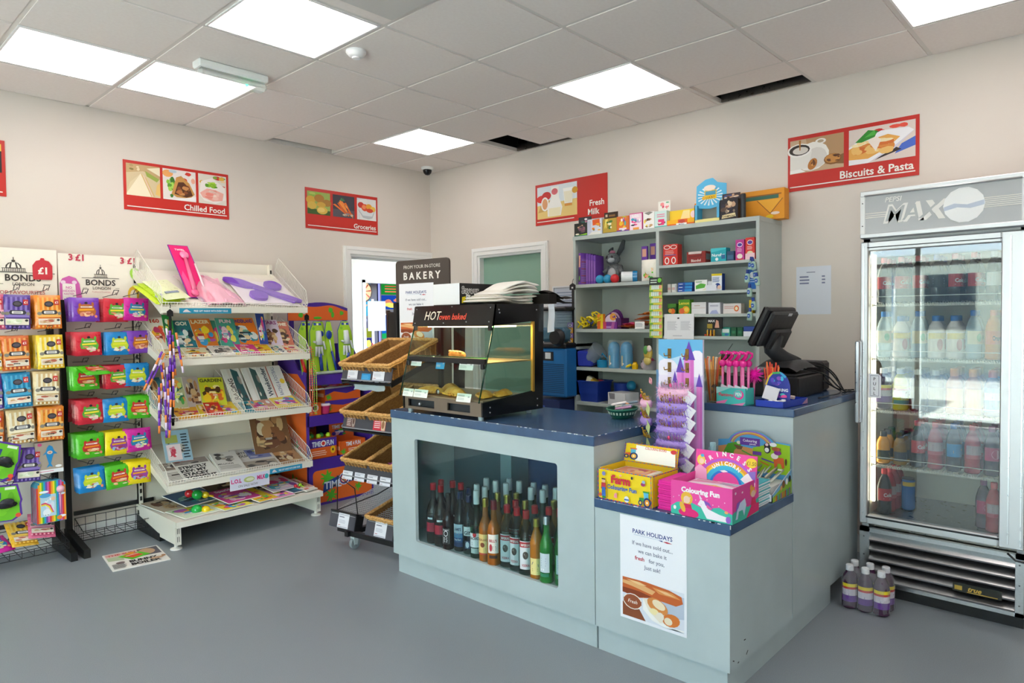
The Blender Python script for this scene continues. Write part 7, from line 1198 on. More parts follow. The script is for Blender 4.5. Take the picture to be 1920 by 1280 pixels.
t = thing('pen_pot', 'pot of bright orange straws standing behind the mood ring box', 'straw holder', (-1.12, -3.70, ZC)); B().lathe([(.035, 0), (.04, .10)], 'c8b090:a:.5', 14, T(-1.14, -3.73, ZC)).part('pot', t); rr = random.Random(8)
for k in range(18): a = k*2.4; r = .03*(k/18)**.5; B().tube([(-1.14+r*cos(a)*.7, -3.73+r*sin(a)*.7, ZC+.004), (-1.14+1.25*r*cos(a), -3.73+1.25*r*sin(a), ZC+rr.uniform(.15, .18))], .0035, 'e8482c:s' if k % 3 else 'f0803c:s', 5).part('straw', t)
# till
DK = M('2b2d30:s'); DK2 = M('1c1d20:s')
t = thing('cash_till', 'black touch-screen till on an angled stand with its back to the shop', 'till', (-.88, -3.62, ZC))
B().rbox(-1.0, -3.80, ZC, -.66, -3.42, ZC+.10, DK2, .006).part('cash_drawer', t)
b = B(); b.rbox(-.98, -3.78, ZC+.10, -.68, -3.52, ZC+.112, DK, .004); b.grid(lambda a, c: (-.98+.30*a, -3.785+.22*c, ZC+.112+.062*(sin(pi*(.12+.76*a))**.7)*min(1, 1.6*sin(pi*(.08+.84*c)))), 14, 12, DK); b.part('stand_base', t)
b = B(); b.tube([(-.80, -3.70, ZC+.14), (-.86, -3.67, ZC+.18), (-.92, -3.645, ZC+.225), (-.90, -3.64, ZC+.29)], [.055, .042, .040, .05], DK, 10); b.part('stand_arm', t)
S_ = fr((-1.065, -3.615, 1.228), (1, 0, 0), (0, -.09, .185)); b = B(S_); b.rbox(0, 0, -.045, .345, .205, -.012, DK2, .010).rbox(.012, .010, -.014, .333, .195, .012, DK, .010).rbox(.07, .0, .010, .29, .11, .035, DK, .012).box(.19, .178, .0125, .235, .192, .0135, 'd8d8da').box(.13, .045, .0352, .23, .10, .036, DK2).box(.004, .01, -.046, .341, .2, -.045, '101114:g'); b.part('screen_unit', t)
b = B(); b.rbox(-.80, -3.70, ZC+.102, -.58, -3.60, ZC+.145, '15171c:s', .005, T(0, 0, 0)); F = fr((-.775, -3.7005, ZC+.108), (1, 0, 0), (0, 0, 1)); b.pic(F, .17, .03, [('r', .05, .15, .45, .85, 'b8c8d8'), ('r', .52, .15, .92, .85, 'b8c8d8'), ('x', .1, .4, .4, .6, 1, '6a7a90'), ('x', .56, .4, .88, .6, 1, '6a7a90')]); b.top('network_box', 'small black box with two pale labels on the cash drawer', 'network box')
b = B().rbox(-.60, -3.78, ZC, -.495, -3.56, ZC+.155, '201d1e:s', .012); b.pic(SFR(-.59, -3.7805, ZC+.02), .09, .12, [('r', .3, .3, .8, .7, '1f2c3e')]); b.top('receipt_printer', 'black receipt printer at the fridge end of the till counter', 'printer')
for k, P in enumerate([[(-.72, -3.72, ZC+.14), (-.66, -3.80, ZC+.13), (-.63, -3.86, ZC+.06), (-.70, -3.895, ZC+.012), (-.86, -3.89, ZC+.008), (-.98, -3.885, ZC+.008)], [(-.80, -3.74, ZC+.13), (-.73, -3.83, ZC+.10), (-.69, -3.88, ZC+.04), (-.62, -3.90, ZC+.008), (-.56, -3.92, ZC+.006)], [(-.62, -3.78, ZC+.1), (-.60, -3.83, ZC+.03), (-.55, -3.86, ZC+.01), (-.50, -3.90, ZC+.008)], [(-.66, -3.80, ZC+.06), (-.6, -3.86, ZC+.012), (-.66, -3.90, ZC+.007), (-.6, -3.915, ZC+.014)], [(-.78, -3.70, ZC+.15), (-.70, -3.78, ZC+.155), (-.63, -3.84, ZC+.10), (-.60, -3.88, ZC+.015), (-.53, -3.88, ZC+.006)]]):
    Q = []     # smooth the bends
    for i in range(len(P)-1):
        p0, p1, p2, p3 = (V3(P[max(0, i-1)]), V3(P[i]), V3(P[i+1]), V3(P[min(len(P)-1, i+2)]))
        for q in range(6): u = q/6; Q.append(.5*((2*p1)+(p2-p0)*u+(2*p0-5*p1+4*p2-p3)*u*u+(3*p1-p0-3*p2+p3)*u**3))
    b = B().tube(Q+[V3(P[-1])], .0036, '1b1b1d:g', 6); b.top('cable', ['black cable looping in front of the cash drawer', 'black cable dropping from the drawer to the counter edge', 'black cable beside the receipt printer', 'short black cable coiled on the counter edge', 'black cable arching over beside the network box'][k], 'cable', 'till cables')
b = B(T(-1.27, -3.56, ZC+.115, .2)); b.prism([(0, 0), (.05, .0), (.06, .10), (.02, .12)], .004, '2a241c:s', YFR(0, .03, 0)); b.ball((-.008, -.01, .05), (.01, .02, .035), 'e8ecf4:g', 8, 6).ball((-.008, .012, .02), (.01, .015, .02), 'd88a2c:g', 8, 6).ball((-.01, .0, .085), (.01, .018, .014), '3c2c24:g', 8, 6); b.tube([(0, -.01, .11), (.03, -.03, .15)], .0012, IRON, 4); b.tube([(0, 0, 0), (.01, .01, -.115)], .003, IRON, 4); b.top('keyring_card', 'black card of novelty keyrings hanging by the till screen', 'keyrings')
# ================================================================ COLOURING BOOK BOXES on the low counter
ZL = .6415
def openbox(x0, y0, w, d, h, z, col, front, side, edge=None, inside=None):
    """open display tray: front looks at -x; y0 = doorway-side edge"""
    K = T(x0, y0, z); b = B(K); th = .003
    b.box(0, -w, 0, d, 0, th, col).box(0, -w, 0, th, 0, h, col).box(d-th, -w, 0, d, 0, h, col).box(0, -th, 0, d, 0, h, col).box(0, -w, 0, d, -w+th, h, col)
    b.pic(YFR(0, 0, 0), w, h, front); b.pic(fr((0, -w, 0), (1, 0, 0), (0, 0, 1)), d, h, side); return b, K
def dashed(c1, c2, n=26):
    o = []
    for k in range(n): c = c1 if k % 2 else c2; o += [('r', k/n, 0, (k+1)/n, .03, c), ('r', k/n, .97, (k+1)/n, 1, c)]
    for k in range(n//2): c = c1 if k % 2 else c2; o += [('r', 0, 2*k/n, .012, (2*k+2)/n, c), ('r', .988, 2*k/n, 1, (2*k+2)/n, c)]
    return o
tractor = lambda x, y, s, c1, c2: [('p', c1, x-.10*s, y+.10*s, x+.02*s, y+.16*s, x+.02*s, y+.30*s, x-.10*s, y+.28*s), ('p', '58b8d8', x+.02*s, y+.25*s, x+.12*s, y+.25*s, x+.12*s, y+.55*s, x+.0*s, y+.55*s), ('r', x-.01*s, y+.52*s, x+.14*s, y+.58*s, c1), ('e', x-.07*s, y+.08*s, .05*s, .12*s, '22386c'), ('e', x-.07*s, y+.08*s, .025*s, .06*s, 'f0c83c'), ('e', x+.09*s, y+.12*s, .09*s, .21*s, '22386c'), ('e', x+.09*s, y+.12*s, .055*s, .13*s, c2), ('e', x+.09*s, y+.12*s, .02*s, .05*s, 'f4ecd0')]
t = thing('colouring_box', 'yellow Farm Colouring Fun display box with its lid up', 'display box', (-1.88, -3.48, ZL))
farm = [('r', 0, 0, 1, 1, 'f8d818')]+dashed('d8404c', '2c5ab0')+[('t', .44, .60, .26, 'd02c40', 'Farm', 'c', .05, .45), ('t', .46, .40, .14, '2a62b8', 'Colouring Fun', 'c', .035, .56)]+tractor(.86, .08, .75, '3a9c3c', 'f0a02c')+[('e', .12, .62, .035, .06, 'e8b890'), ('r', .085, .66, .155, .70, '2c2430'), ('p', 'c83040', .07, .35, .17, .35, .16, .56, .08, .56), ('p', '2c6ac0', .085, .12, .16, .12, .155, .42, .09, .42), ('r', .2, .1, .207, .62, '8a5a2c'), ('e', .06, .16, .03, .06, 'd8602c'), ('p', '2f8a3c', .09, .06, .17, .06, .16, .13, .1, .13), ('p', 'e8909c', .32, .15, .38, .13, .38, .28, .35, .3, .33, .26), ('e', .56, .16, .045, .10, 'e8ecf0'), ('p', '2a62b8', .515, .12, .605, .12, .6, .17, .52, .17), ('e', .86, .72, .04, .06, 'a02c70'), ('e', .87, .80, .03, .05, '9ac0e0'), ('e', .13, .86, .035, .07, '7a80b8'), ('e', .28, .85, .012, .03, 'e8a040'), ('e', .45, .88, .02, .03, 'f0a0b0'), ('e', .66, .86, .02, .05, '2c2c4c')]
b, K = openbox(-1.983, -3.35, .253, .195, .126, ZL, 'f4cc18', farm, [('r', 0, 0, 1, 1, 'f8d818')]+dashed('d8404c', '2c5ab0', 18)+[('p', '58b0a8', .1, .3, .6, .6, .9, .8, .9, .55, .5, .3)]+tractor(.4, .2, .5, 'd84a2c', 'f0c83c')); b.part('tray', t)
G = fr(K @ V3((.19, .0, .124)), (0, -1, 0), (.28, -.12, 1)); b = B(); b.box(0, 0, 0, .253, .080, .003, 'f4cc18', G); b.pic(G @ T(0, 0, .003), .253, .08, [('r', 0, 0, 1, 1, 'f8d818')]+dashed('d8404c', '2c5ab0')+[('p', 'fcfaf0', .24, .08, .99, .06, .96, .8, .22, .92), ('t', .6, .74, .14, 'd8503c', 'COLOURING BOOKS', 'c', .02, .4), ('e', .93, .78, .055, .11, 'd03038')]+tractor(.12, .2, .9, 'e8682c', 'f0b83c')); b.part('lid', t)
for k in range(3):
    b = B(K); zz = .104-.012*k; b.box(.012, -.19+.02*k, zz-.008, .185, -.012, zz, 'f0e4d8'); b.pic(fr((.012, -.012, zz), (0, -1, 0), (1, 0, 0)), .165, .17, [('r', .04, .04, .96, .96, 'e89878'), bz(['c85a7c', 'f0c080', 'd87050', 'e8a8a0'], 16, 5)] if k == 0 else []); b.top('colouring_book', ['orange farm colouring book lying on top in the yellow box', 'colouring book second in the yellow box', 'colouring book third in the yellow box'][k], 'book', 'colouring books in the yellow box')
b = B(K); b.box(.03, -.248, .07, .185, -.195, .095, '48a8c0').pic(fr((.03, -.195, .095), (0, -1, 0), (1, 0, 0)), .05, .15, [('x', .1, .1, .9, .9, 4, 'c8e0d8')]); b.top('colouring_book', 'turquoise colouring book standing at the side of the yellow box', 'book')
t = thing('colouring_box', 'pink Princess Unicorn Colouring Fun display box with its lid up', 'display box', (-1.88, -3.8, ZL))
PK = 'ee4aa4'
uni = [('r', 0, 0, 1, 1, PK), ('p', '3cc0a8', 0, 0, 1, 0, 1, .28, .8, .42, .55, .3, .3, .45, .1, .36, 0, .22), ('t', .49, .70, .15, 'fbf4f8', 'Colouring Fun', 'c', .05, .78), ('e', .27, .52, .10, .19, 'f0b83c'), ('e', .27, .48, .055, .11, 'f4d0b8'), ('p', 'd81c58', .20, .22, .36, .22, .34, .36, .22, .36), ('e', .30, .1, .17, .14, 'e8207c'), ('e', .2, .25, .04, .16, 'f0b83c', .4), ('p', 'f8f0f8', .45, .4, .5, .56, .56, .52, .62, .32, .8, .22, .93, .18, .92, .04, .6, .04, .55, .2, .5, .36), ('p', 'f0dcec', .49, .56, .47, .72, .53, .57), ('p', '8a58c0', .55, .56, .64, .5, .70, .34, .66, .3, .58, .42), ('p', 'e85aa0', .60, .45, .69, .36, .66, .3, .6, .36), ('e', .94, .12, .04, .10, '9a60c8'), ('e', .91, .32, .03, .04, 'f4a86c'), ('e', .07, .2, .025, .06, 'f8f0f4')]+[('e', .05+.093*k, .5+.09*sin(k*2.3), .008, .018, 'f4d0e4') for k in range(10)]
side2 = [('r', 0, 0, 1, 1, 'e0409a'), ('p', '38b8a0', 0, 0, 1, 0, 1, .45, .6, .3, .3, .42, 0, .3), ('e', .78, .68, .13, .14, 'f0a83c'), ('e', .78, .62, .09, .1, 'f0c8b0'), ('e', .70, .82, .05, .08, 'f0a83c'), ('e', .86, .82, .05, .08, 'f0a83c'), ('p', 'd81c58', .68, .3, .9, .3, .84, .5, .72, .5), ('p', 'e0186c', .5, 0, 1, .05, 1, .3, .7, .3), ('p', 'c8dcf4', .1, .1, .2, .5, .45, .6, .5, .4, .42, .1, .36, .3, .22, .3, .18, .1), ('p', '8a58c0', .1, .3, .15, .55, .3, .6, .2, .4), ('e', .1, .85, .03, .04, 'f4d0e4'), ('e', .35, .8, .03, .03, 'f4d0e4')]
b, K = openbox(-1.983, -3.683, .244, .225, .128, ZL, PK, uni, side2); b.part('tray', t)
G = fr(K @ V3((.19, .0, .09)), (0, -1, 0), (.12, 0, 1)); b = B(); b.box(0, 0, 0, .25, .125, .003, PK, G)
arc = lambda cx, cy, r0, r1, c, a0=.15, a1=2.99: [('p', c, cx+r0*cos(a0+(a1-a0)*k/10), cy+1.7*r0*sin(a0+(a1-a0)*k/10), cx+r1*cos(a0+(a1-a0)*k/10), cy+1.7*r1*sin(a0+(a1-a0)*k/10), cx+r1*cos(a0+(a1-a0)*(k+1)/10), cy+1.7*r1*sin(a0+(a1-a0)*(k+1)/10), cx+r0*cos(a0+(a1-a0)*(k+1)/10), cy+1.7*r0*sin(a0+(a1-a0)*(k+1)/10)) for k in range(10)]
it = [('r', 0, 0, 1, 1, PK)]+arc(.52, .02, .42, .47, 'b85ad0')+arc(.52, .02, .37, .42, 'f0a030')+arc(.52, .02, .34, .37, 'f4e03c')+arc(.52, .02, .26, .34, '38b8e0')+arc(.52, .02, .22, .26, '2a7ad8')
b.pic(G @ T(0, 0, .003), .25, .125, it, .0003, .00002)
for i, ch in enumerate('PRINCESS'): a = 2.42-i*.255; b.text(ch, 0, 0, .017, 'fbf6fa', G @ T(.13+.108*cos(a), .003+.108*sin(a), .0065, a-pi/2), 'c', .04)
for i, ch in enumerate('UNICORN'): a = 2.25-i*.225; b.text(ch, 0, 0, .015, 'fbf6fa', G @ T(.13+.073*cos(a), .003+.073*sin(a), .0065, a-pi/2), 'c', .04)
b.pic(G @ T(0, 0, .0066), .25, .125, [('e', .92, .78, .09, .15, 'f0cc30'), ('t', .92, .71, .12, '8a6a1c', '£1.50', 'c', .01, .15), ('p', 'f4a8d0', .0, .0, .22, .0, .2, .4, .08, .55, 0, .4), ('e', .1, .68, .07, .16, 'f4d05c'), ('e', .11, .64, .04, .09, 'f4d4b8'), ('e', .12, .82, .03, .05, '58b8e0'), ('p', 'f8f2f8', .76, .25, .86, .1, .99, .1, .99, .4, .9, .5, .84, .42), ('p', '8a70c8', .86, .5, .99, .55, .99, .2, .92, .35), ('p', 'f6eef4', .42, .42, .48, .38, .56, .42, .5, .46)]); b.part('lid', t)
b = B(K); b.box(.01, -.236, .085, .21, -.010, .100, 'f4e8f0'); b.pic(fr((.012, -.012, .1), (0, -1, 0), (1, 0, 0)), .222, .19, [('r', .02, .02, .98, .98, 'f6eaf2'), ('p', 'f0a8c8', .0, .6, .5, .75, 1, .5, 1, .65, .5, .9, 0, .75), ('p', 'f0d060', .1, .35, .5, .5, .9, .3, .9, .38, .5, .58, .1, .42), ('x', .05, .75, .4, .95, 2, 'e88aa0'), ('x', .5, .7, .95, .9, 2, '7ac0c8')]); b.top('colouring_book', 'white unicorn colouring book lying on top in the pink box', 'book')
for k in range(15): b = B(T(-1.965+.003*(k % 3), -3.615-.002*(k % 2), ZL+.0074*k, .004*((k*7) % 5-2))); b.box(0, -.066, 0, .17, 0, .007, 'ec24a4' if k % 3 else 'e41c98'); b.top('colouring_book', 'hot pink colouring book in the stack squeezed between the yellow and pink boxes', 'book', 'hot pink books between the boxes')
for k in range(9): b = B(T(-1.72+.004*(k % 3), -3.74-.003*(k % 2), ZL+.0102*k)); b.box(0, -.165, 0, .115, 0, .0062, 'eef2f4').box(0, -.165, .0062, .115, 0, .0098, '48b4c0'); b.top('activity_book', 'white and turquoise activity book in the stack behind the pink box', 'book', 'turquoise-edged books behind the pink box')
t = thing('pencil_box', 'green Colouring pencils display box with a rainbow-topped header at the back', 'display box', (-1.5, -3.77, ZL)); K = T(-1.605, -3.60, ZL); b = B(K); w, d = .318, .20
b.box(0, -w, 0, d, 0, .003, 'e8ecf0').box(0, -w, 0, .003, 0, .03, 'e8ecf0').box(d-.003, -w, 0, d, 0, .09, 'd8dce0').prism([(0, 0), (d, 0), (d, .10), (0, .03)], .003, 'c8d0dc', fr((0, -w+.003, 0), (1, 0, 0), (0, 0, 1))).prism([(0, 0), (d, 0), (d, .10), (0, .03)], .003, 'c8d0dc', fr((0, 0, 0), (1, 0, 0), (0, 0, 1)))
G = fr((0, -w-.0004, 0), (1, 0, 0), (0, 0, 1)); b.poly([(0, 0, 0), (d, 0, 0), (d, .10, 0), (0, .03, 0)], '7ab8dc', G @ T(0, 0, .0005)); b.pic(G @ T(0, 0, .0006), d, .1, [('p', '8cc02c', 0, 0, 1, 0, 1, .6, .6, .5, 0, .2)]+[('r', .1+.075*k, 0, .15+.075*k, .2+.01*k, ['c89030', 'd83a30', '3a8ac0', '58a83c', '8a4ab0', 'e8703c'][k % 6]) for k in range(11)]+[('e', .55, .55, .08, .16, '8a5a34'), ('e', .72, .6, .06, .14, 'f4f4f4'), ('e', .88, .66, .06, .14, '2a2a34'), ('e', .42, .44, .05, .1, 'e0a060')]); b.part('tray', t)
H_ = [(0, 0), (.318, 0), (.318, .205), (.26, .21)]+[(.15+.105*cos(a*pi/12), .185+.062*sin(a*pi/12)) for a in range(1, 12)]+[(.04, .20), (.0, .195)]
G = YFR(.19, 0, 0); b = B(K).prism(H_, .003, '58a8dc', G)
b.pic(G @ T(0, 0, .003), .318, .25, [('p', '9ccc1c', .45, .3, 1, .3, 1, .80, .8, .82, .5, .7), ('p', 'e0a060', 0, .3, .5, .3, .5, .68, .2, .72, 0, .66), ('p', 'e8742c', .15, .3, .46, .3, .44, .55, .2, .56), ('p', '58b02c', .05, .5, .14, .72, .3, .78, .34, .72, .24, .62, .2, .48), ('e', .3, .76, .03, .03, 'f0e8c8'), ('p', '7a5a38', .22, .72, .28, .64, .34, .64, .36, .7)], .0003, .00003)
b.pic(G @ T(0, 0, .0034), .318, .25, arc(.47, .74, .21, .235, 'a848c0', .05, 3.05)[:]+arc(.47, .74, .19, .21, 'f0d030', .05, 3.05)+arc(.47, .74, .175, .19, 'e85a8c', .05, 3.05), .0003, .00002) if False else None
for r0, c in ((.092, 'b060c8'), (.085, 'f0d83c'), (.078, 'e88a3c')): b.tube([(.15+r0*1.04*cos(a*pi/16), .178+.70*r0*sin(a*pi/16), .0035) for a in range(1, 16)], .0028, c, 4, G)
b.pic(G @ T(0, 0, .0045), .318, .25, [('r', .32, .73, .60, .86, '6a3aa0'), ('t', .46, .79, .045, 'f4f0f8', 'Colouring', 'c', .02, .24), ('t', .50, .745, .03, 'f4f0f8', 'pencils', 'c', .02, .14), ('r', .5, .58, .62, .64, '6a3aa0'), ('p', '5a48b0', .62, .52, .84, .46, .84, .48, .62, .545), ('p', '58a83c', .34, .62, .52, .53, .52, .555, .35, .64), ('p', 'd8702c', .6, .47, .72, .42, .72, .44, .6, .49), ('e', .70, .76, .045, .05, '26262e'), ('e', .70, .70, .045, .07, '2a2a32'), ('e', .695, .69, .03, .04, 'f4f4f4'), ('e', .695, .78, .022, .025, 'f0d0d8'), ('e', .78, .79, .05, .035, 'f4f4f6'), ('p', 'd8642c', .78, .58, .92, .58, .93, .42, .9, .40, .88, .48, .84, .48, .83, .40, .80, .40), ('e', .80, .60, .05, .05, 'f4ece4'), ('e', .84, .66, .05, .04, '8a2c8c'), ('e', .82, .72, .06, .035, 'b05a30'), ('e', .95, .52, .012, .06, '5a3a24'), ('e', .87, .38, .06, .015, 'f4f4f0')]); b.part('header_card', t)
b = B(K); rr = random.Random(5)
for k in range(26): b.tube([(.02+rr.uniform(0, .12), -.02-.0107*k, .05+.018*(k % 3)), (.185, -.02-.0107*k+rr.uniform(-.01, .01), .085+.01*(k % 3))], .0038, ['c8d0c8:s', 'b0c0b8:s', '9aa8a0:s', 'd8d0b8:s', 'e0e4e0:s'][k % 5], 5)
b.box(.015, -.305, .003, .18, -.012, .055, 'd8dcd8'); b.top('pencil_pack_heap', 'heap of clear pencil packs filling the green box', 'pencil packs', kind='stuff')
# ================================================================ TIARA DISPLAY with a castle printed board
t = thing('tiara_display', 'tall tiara display board printed with a pink castle, hung with feathered tiaras', 'display stand', (-1.62, -3.52, ZL)); bx, by, bw = -1.62, -3.418, .211; hgt = .645
B().box(bx, by-bw, ZL, bx+.012, by, ZL+hgt, 'e4dcf4').part('board', t)
G = YFR(bx-.0004, by, ZL); b = B()
def tower(x, w2, y0, y1, yr, c='e88ad8', rc='6a44b8'): return [('r', x-w2, y0, x+w2, y1, c), ('r', x+w2*.3, y0, x+w2, y1, 'd870c8'), ('p', rc, x-w2*1.25, y1, x+w2*1.25, y1, x, yr)]
b.pic(G, bw, hgt, [('r', 0, 0, 1, 1, 'd8d0f4'), ('r', 0, .85, 1, 1, '6ab8e8'), ('p', 'b8dcf4', 0, .78, 1, .80, 1, .88, .6, .9, .2, .86, 0, .9), ('e', .2, .80, .26, .07, 'f0ecfa'), ('e', .88, .84, .24, .09, 'f4eefa'), ('e', .1, .68, .3, .08, 'ece4f8'), ('e', .5, .75, .3, .06, 'e8e0f8'), ('p', '7ac83c', 0, 0, 1, 0, 1, .17, .8, .12, .2, .15, 0, .20), ('p', '5cb02c', 0, 0, .3, 0, .2, .12, 0, .16), ('r', 0, 0, 1, .02, 'a8502c')]
     +tower(.70, .11, .15, .865, .99)+tower(.51, .08, .15, .78, .885)+tower(.385, .05, .2, .71, .79)+tower(.93, .06, .1, .69, .78)+[('r', .62, .86, .68, .92, '9a5a3c'), ('r', .55, .15, .9, .4, 'e894dc')]); b.part('castle_print', t)
B().add([(bx+.004, by, ZL), (bx+.13, by+.09, ZL), (bx+.13, by+.09, ZL+.50), (bx+.004, by, ZL+.50), (bx+.012, by-.002, ZL), (bx+.138, by+.088, ZL), (bx+.138, by+.088, ZL+.50), (bx+.012, by-.002, ZL+.50)], [(0, 1, 2, 3)[::-1], (4, 5, 6, 7), (3, 2, 6, 7)[::-1], (1, 5, 6, 2)], '6aa4d8').part('side_board', t, 'blue side board')
for z in (.575, .515, .45):
    for y in (.055, .14): b = B().tube([(bx, by-y, ZL+z), (bx-.045, by-y, ZL+z), (bx-.05, by-y, ZL+z+.012)], .0025, 'c8a060:m', 5).box(bx-.004, by-y-.008, ZL+z-.012, bx, by-y+.008, ZL+z+.03, '9a7a48:m'); b.part('peg', t)
GOLD = M('d8b048:m'); SIL = M('d4d6de:m'); rr = random.Random(10)
def tiara(K, met, gem, label, feather=None, seed=1, tagc='eeeef4'):
    t2 = thing('tiara', label, 'tiara', K, 'tiaras on the castle display'); b = B(K)
    arcp = lambda a, r=.062, z=0: (-.03*cos(a)*.9, r*sin(a), z)
    b.tube([arcp(a*.1-1.5) for a in range(31)], .002, met, 5)
    for k in range(13):
        a = -1.4+2.8*k/12; h = .018+.026*(1-abs(k-6)/6)+(.006 if k % 2 == 0 else 0); p = V3(arcp(a)); q = p+V3((-.006, 0, h)); b.tube([p, q], .0014, met, 4); b.ball(q, .0034, met, 6, 4)
        if k < 12: p2 = V3(arcp(a+2.8/12)); m = (p+p2)/2; b.tube([p, m+V3((-.004, 0, h*.55)), p2], .0012, met, 4)
    b.part('crown', t2); B(K).ball((-.036, 0, .022), (.004, .007, .009), gem+':g', 8, 6).part('gem', t2, 'coloured gem')
    if feather:
        b = B(K); r2 = random.Random(seed); f1, f2 = feather
        for k in range(640):
            a = r2.uniform(-1.55, 1.55); p = V3(arcp(a, .066, -.010)); d = V3((r2.gauss(-.25, .7), r2.gauss(0, .8), r2.gauss(-.15, .8))).normalized(); L = r2.uniform(.024, .048); b.add([p+d*.004+V3((0, .0017, 0)), p+d*.004-V3((0, .0017, 0)), p+d*L], [(0, 1, 2)], [f1, f2][k % 2])
        b.tube([arcp(a*.25-1.5, .066, -.010) for a in range(13)], .017, f1, 7); b.part('feather_trim', t2, 'fluffy feather trim')
    b = B(K @ T(-.02, -.075, -.03, .2, .1)); b.box(-.0006, -.022, -.025, .0006, .022, .025, tagc, T(0, 0, 0, 0, .5)); b.part('price_tag', t2)
LILAC = ('b49ae4:k', '9a7ad8:k'); PINKF = ('f6c8e4:k', 'eeb0d8:k')
TZ = [(.435, SIL, 'e84a8c', PINKF, 'silver tiara with pink feathers, topmost on the castle board'), (.375, GOLD, '8a3ab0', LILAC, 'gold tiara second from the top of the castle board'), (.325, GOLD, '7a3aa8', LILAC, 'gold tiara third from the top of the castle board'), (.275, GOLD, '6a3ac0', LILAC, 'gold tiara with a violet gem, fourth down the castle board'), (.215, SIL, 'd83a6c', LILAC, 'silver tiara with a pink gem, fifth down the castle board'), (.15, SIL, '58a0b8', LILAC, 'silver tiara lost in lilac feathers, sixth down the castle board'), (.085, SIL, '38384c', LILAC, 'silver tiara lowest on the castle board')]
for k, (z, met, gem, fe, lb) in enumerate(TZ): tiara(T(bx-.05-.004*k, by-.108, ZL+z, 0, 0, -.1), met, gem, lb, fe, k)
for k, (z, met, gem, fe, lb) in enumerate([(.37, GOLD, 'd84a6c', PINKF, 'gold tiara topmost on the blue side board'), (.29, GOLD, '8a3ab0', LILAC, 'gold tiara second on the blue side board'), (.21, GOLD, '58a84c', None, 'bare gold tiara with a green gem low on the blue side board'), (.14, GOLD, 'd8c83c', PINKF, 'gold tiara lowest on the blue side board')]): tiara(T(bx+.02, by+.06, ZL+z, -.9, 0, -.1), met, gem, lb, fe, 20+k, 'd8e8a0')
b = B(T(bx+.03, by+.06, ZL+.455, -.9)); 
for s in (-1, 1): b.tube([(0, s*.022+.017*cos(a*pi/6), .012*sin(a*pi/6)) for a in range(12)], .003, 'f0a4ac:g', 5, closed=True)
b.tube([(0, -.005, 0), (0, .005, 0)], .003, 'f0a4ac:g', 5); b.top('toy_glasses', 'pink party glasses hanging at the top of the blue side board', 'glasses')
b = B(T(bx+.03, by-bw-.03, ZL+.12)); r2 = random.Random(3)
for k in range(260): d = V3((r2.gauss(0, .6), r2.gauss(0, .6), r2.gauss(0, 1))); p = V3((r2.uniform(-.02, .02), r2.uniform(-.018, .018), r2.uniform(-.07, .08))); b.add([p+V3((.001, .001, 0)), p-V3((.001, .001, 0)), p+d.normalized()*.024], [(0, 1, 2)], ['a8d4d8:k', 'c4e0e4:k', '88b8c0:k'][k % 3])
b.tube([(0, 0, -.075), (0, 0, .09)], .012, 'a8ccd4:k', 6); b.top('feather_boa', 'pale turquoise feather bundle behind the castle display', 'feather boa')
# ================================================================ HOT CASE CONTENTS AND TOP, GREEN BASKET
b = B(T(-1.80, -2.30, 1.174) @ Matrix.Rotation(-.35, 4, 'Z')); P = [(0, -.10+.2*k/10, .022) for k in range(11)]; b.tube(P, [.008, .018, .022, .023, .024, .024, .024, .023, .022, .018, .007], noisy('baguette_crust', 'c07a30', 'e0a050', 30, .6, .3), 10)
for k in range(4): b.ball((-.012, -.07+.045*k, .040), (.008, .018, .006), 'e8c088', 8, 5)
b.top('baguette', 'golden baguette on the upper shelf of the hot case', 'bread')
b = B().ball((-1.885, -2.205, 1.182), (.010, .010, .010), 'e8e8ec:m', 8, 6).tube([(-1.885, -2.205, 1.18), (-1.87, -2.19, 1.18)], .004, 'd0d0d4:m', 6); b.top('tong_knob', 'small silver knob beside the baguette', 'knob')
PIE = noisy('pastry', 'e0a028', 'f4c858', 24, .55, .5, 60)
def pasty(x, y, rz, L, Wd, label, z=.995, hump=.035):
    b = B(T(x, y, z, rz)); b.grid(lambda a, c: ((c-.5)*Wd*(sin(a*pi)**.5+.02), (a-.5)*L, .002+hump*(sin(a*pi)**.6)*sin(c*pi)+.003*noise.noise(V3((a*9, c*9, x*10)))), 18, 12, PIE).grid(lambda a, c: ((c-.5)*Wd*(sin(a*pi)**.5+.02), (a-.5)*L, .001), 10, 4, PIE)
    for k in range(10): a = (k+.5)/10; b.ball((-.5*Wd*(sin(a*pi)**.5), (a-.5)*L, .008), (.008, .010, .007), PIE, 6, 4)
    b.top('pasty', label, 'pasty', 'pasties on the lower deck of the hot case')
pasty(-1.90, -2.20, .25, .20, .09, 'long golden pasty at the bread-stand end of the lower deck'); pasty(-1.80, -2.25, -.3, .19, .10, 'golden pasty behind the long one on the lower deck', hump=.045); pasty(-1.89, -2.38, -.25, .21, .10, 'golden pasty in the middle of the lower deck', hump=.042)
pasty(-1.84, -2.55, -.85, .24, .085, 'flat golden slice at the black end panel of the lower deck', hump=.028); pasty(-1.74, -2.58, -1.1, .22, .08, 'second flat golden slice behind the one at the black end panel', hump=.028)
B().ball((-1.94, -2.30, 1.01), (.006, .014, .014), '54484a:m', 8, 6).ball((-1.945, -2.31, 1.01), (.005, .010, .010), 'e4e4e8:m', 8, 6).top('thermometer', 'small round silver probe among the pasties', 'thermometer')
t = thing('pie_carton', 'long black and white carton lying on top of the hot case', 'carton', (-1.7, -2.29, 1.462)); b = B().box(-1.86, -2.392, 1.463, -1.54, -2.185, 1.573, '1c1b1d'); b.pic(YFR(-1.8604, -2.185, 1.463), .207, .11, [('r', 0, 0, 1, 1, 'eeeef0')])
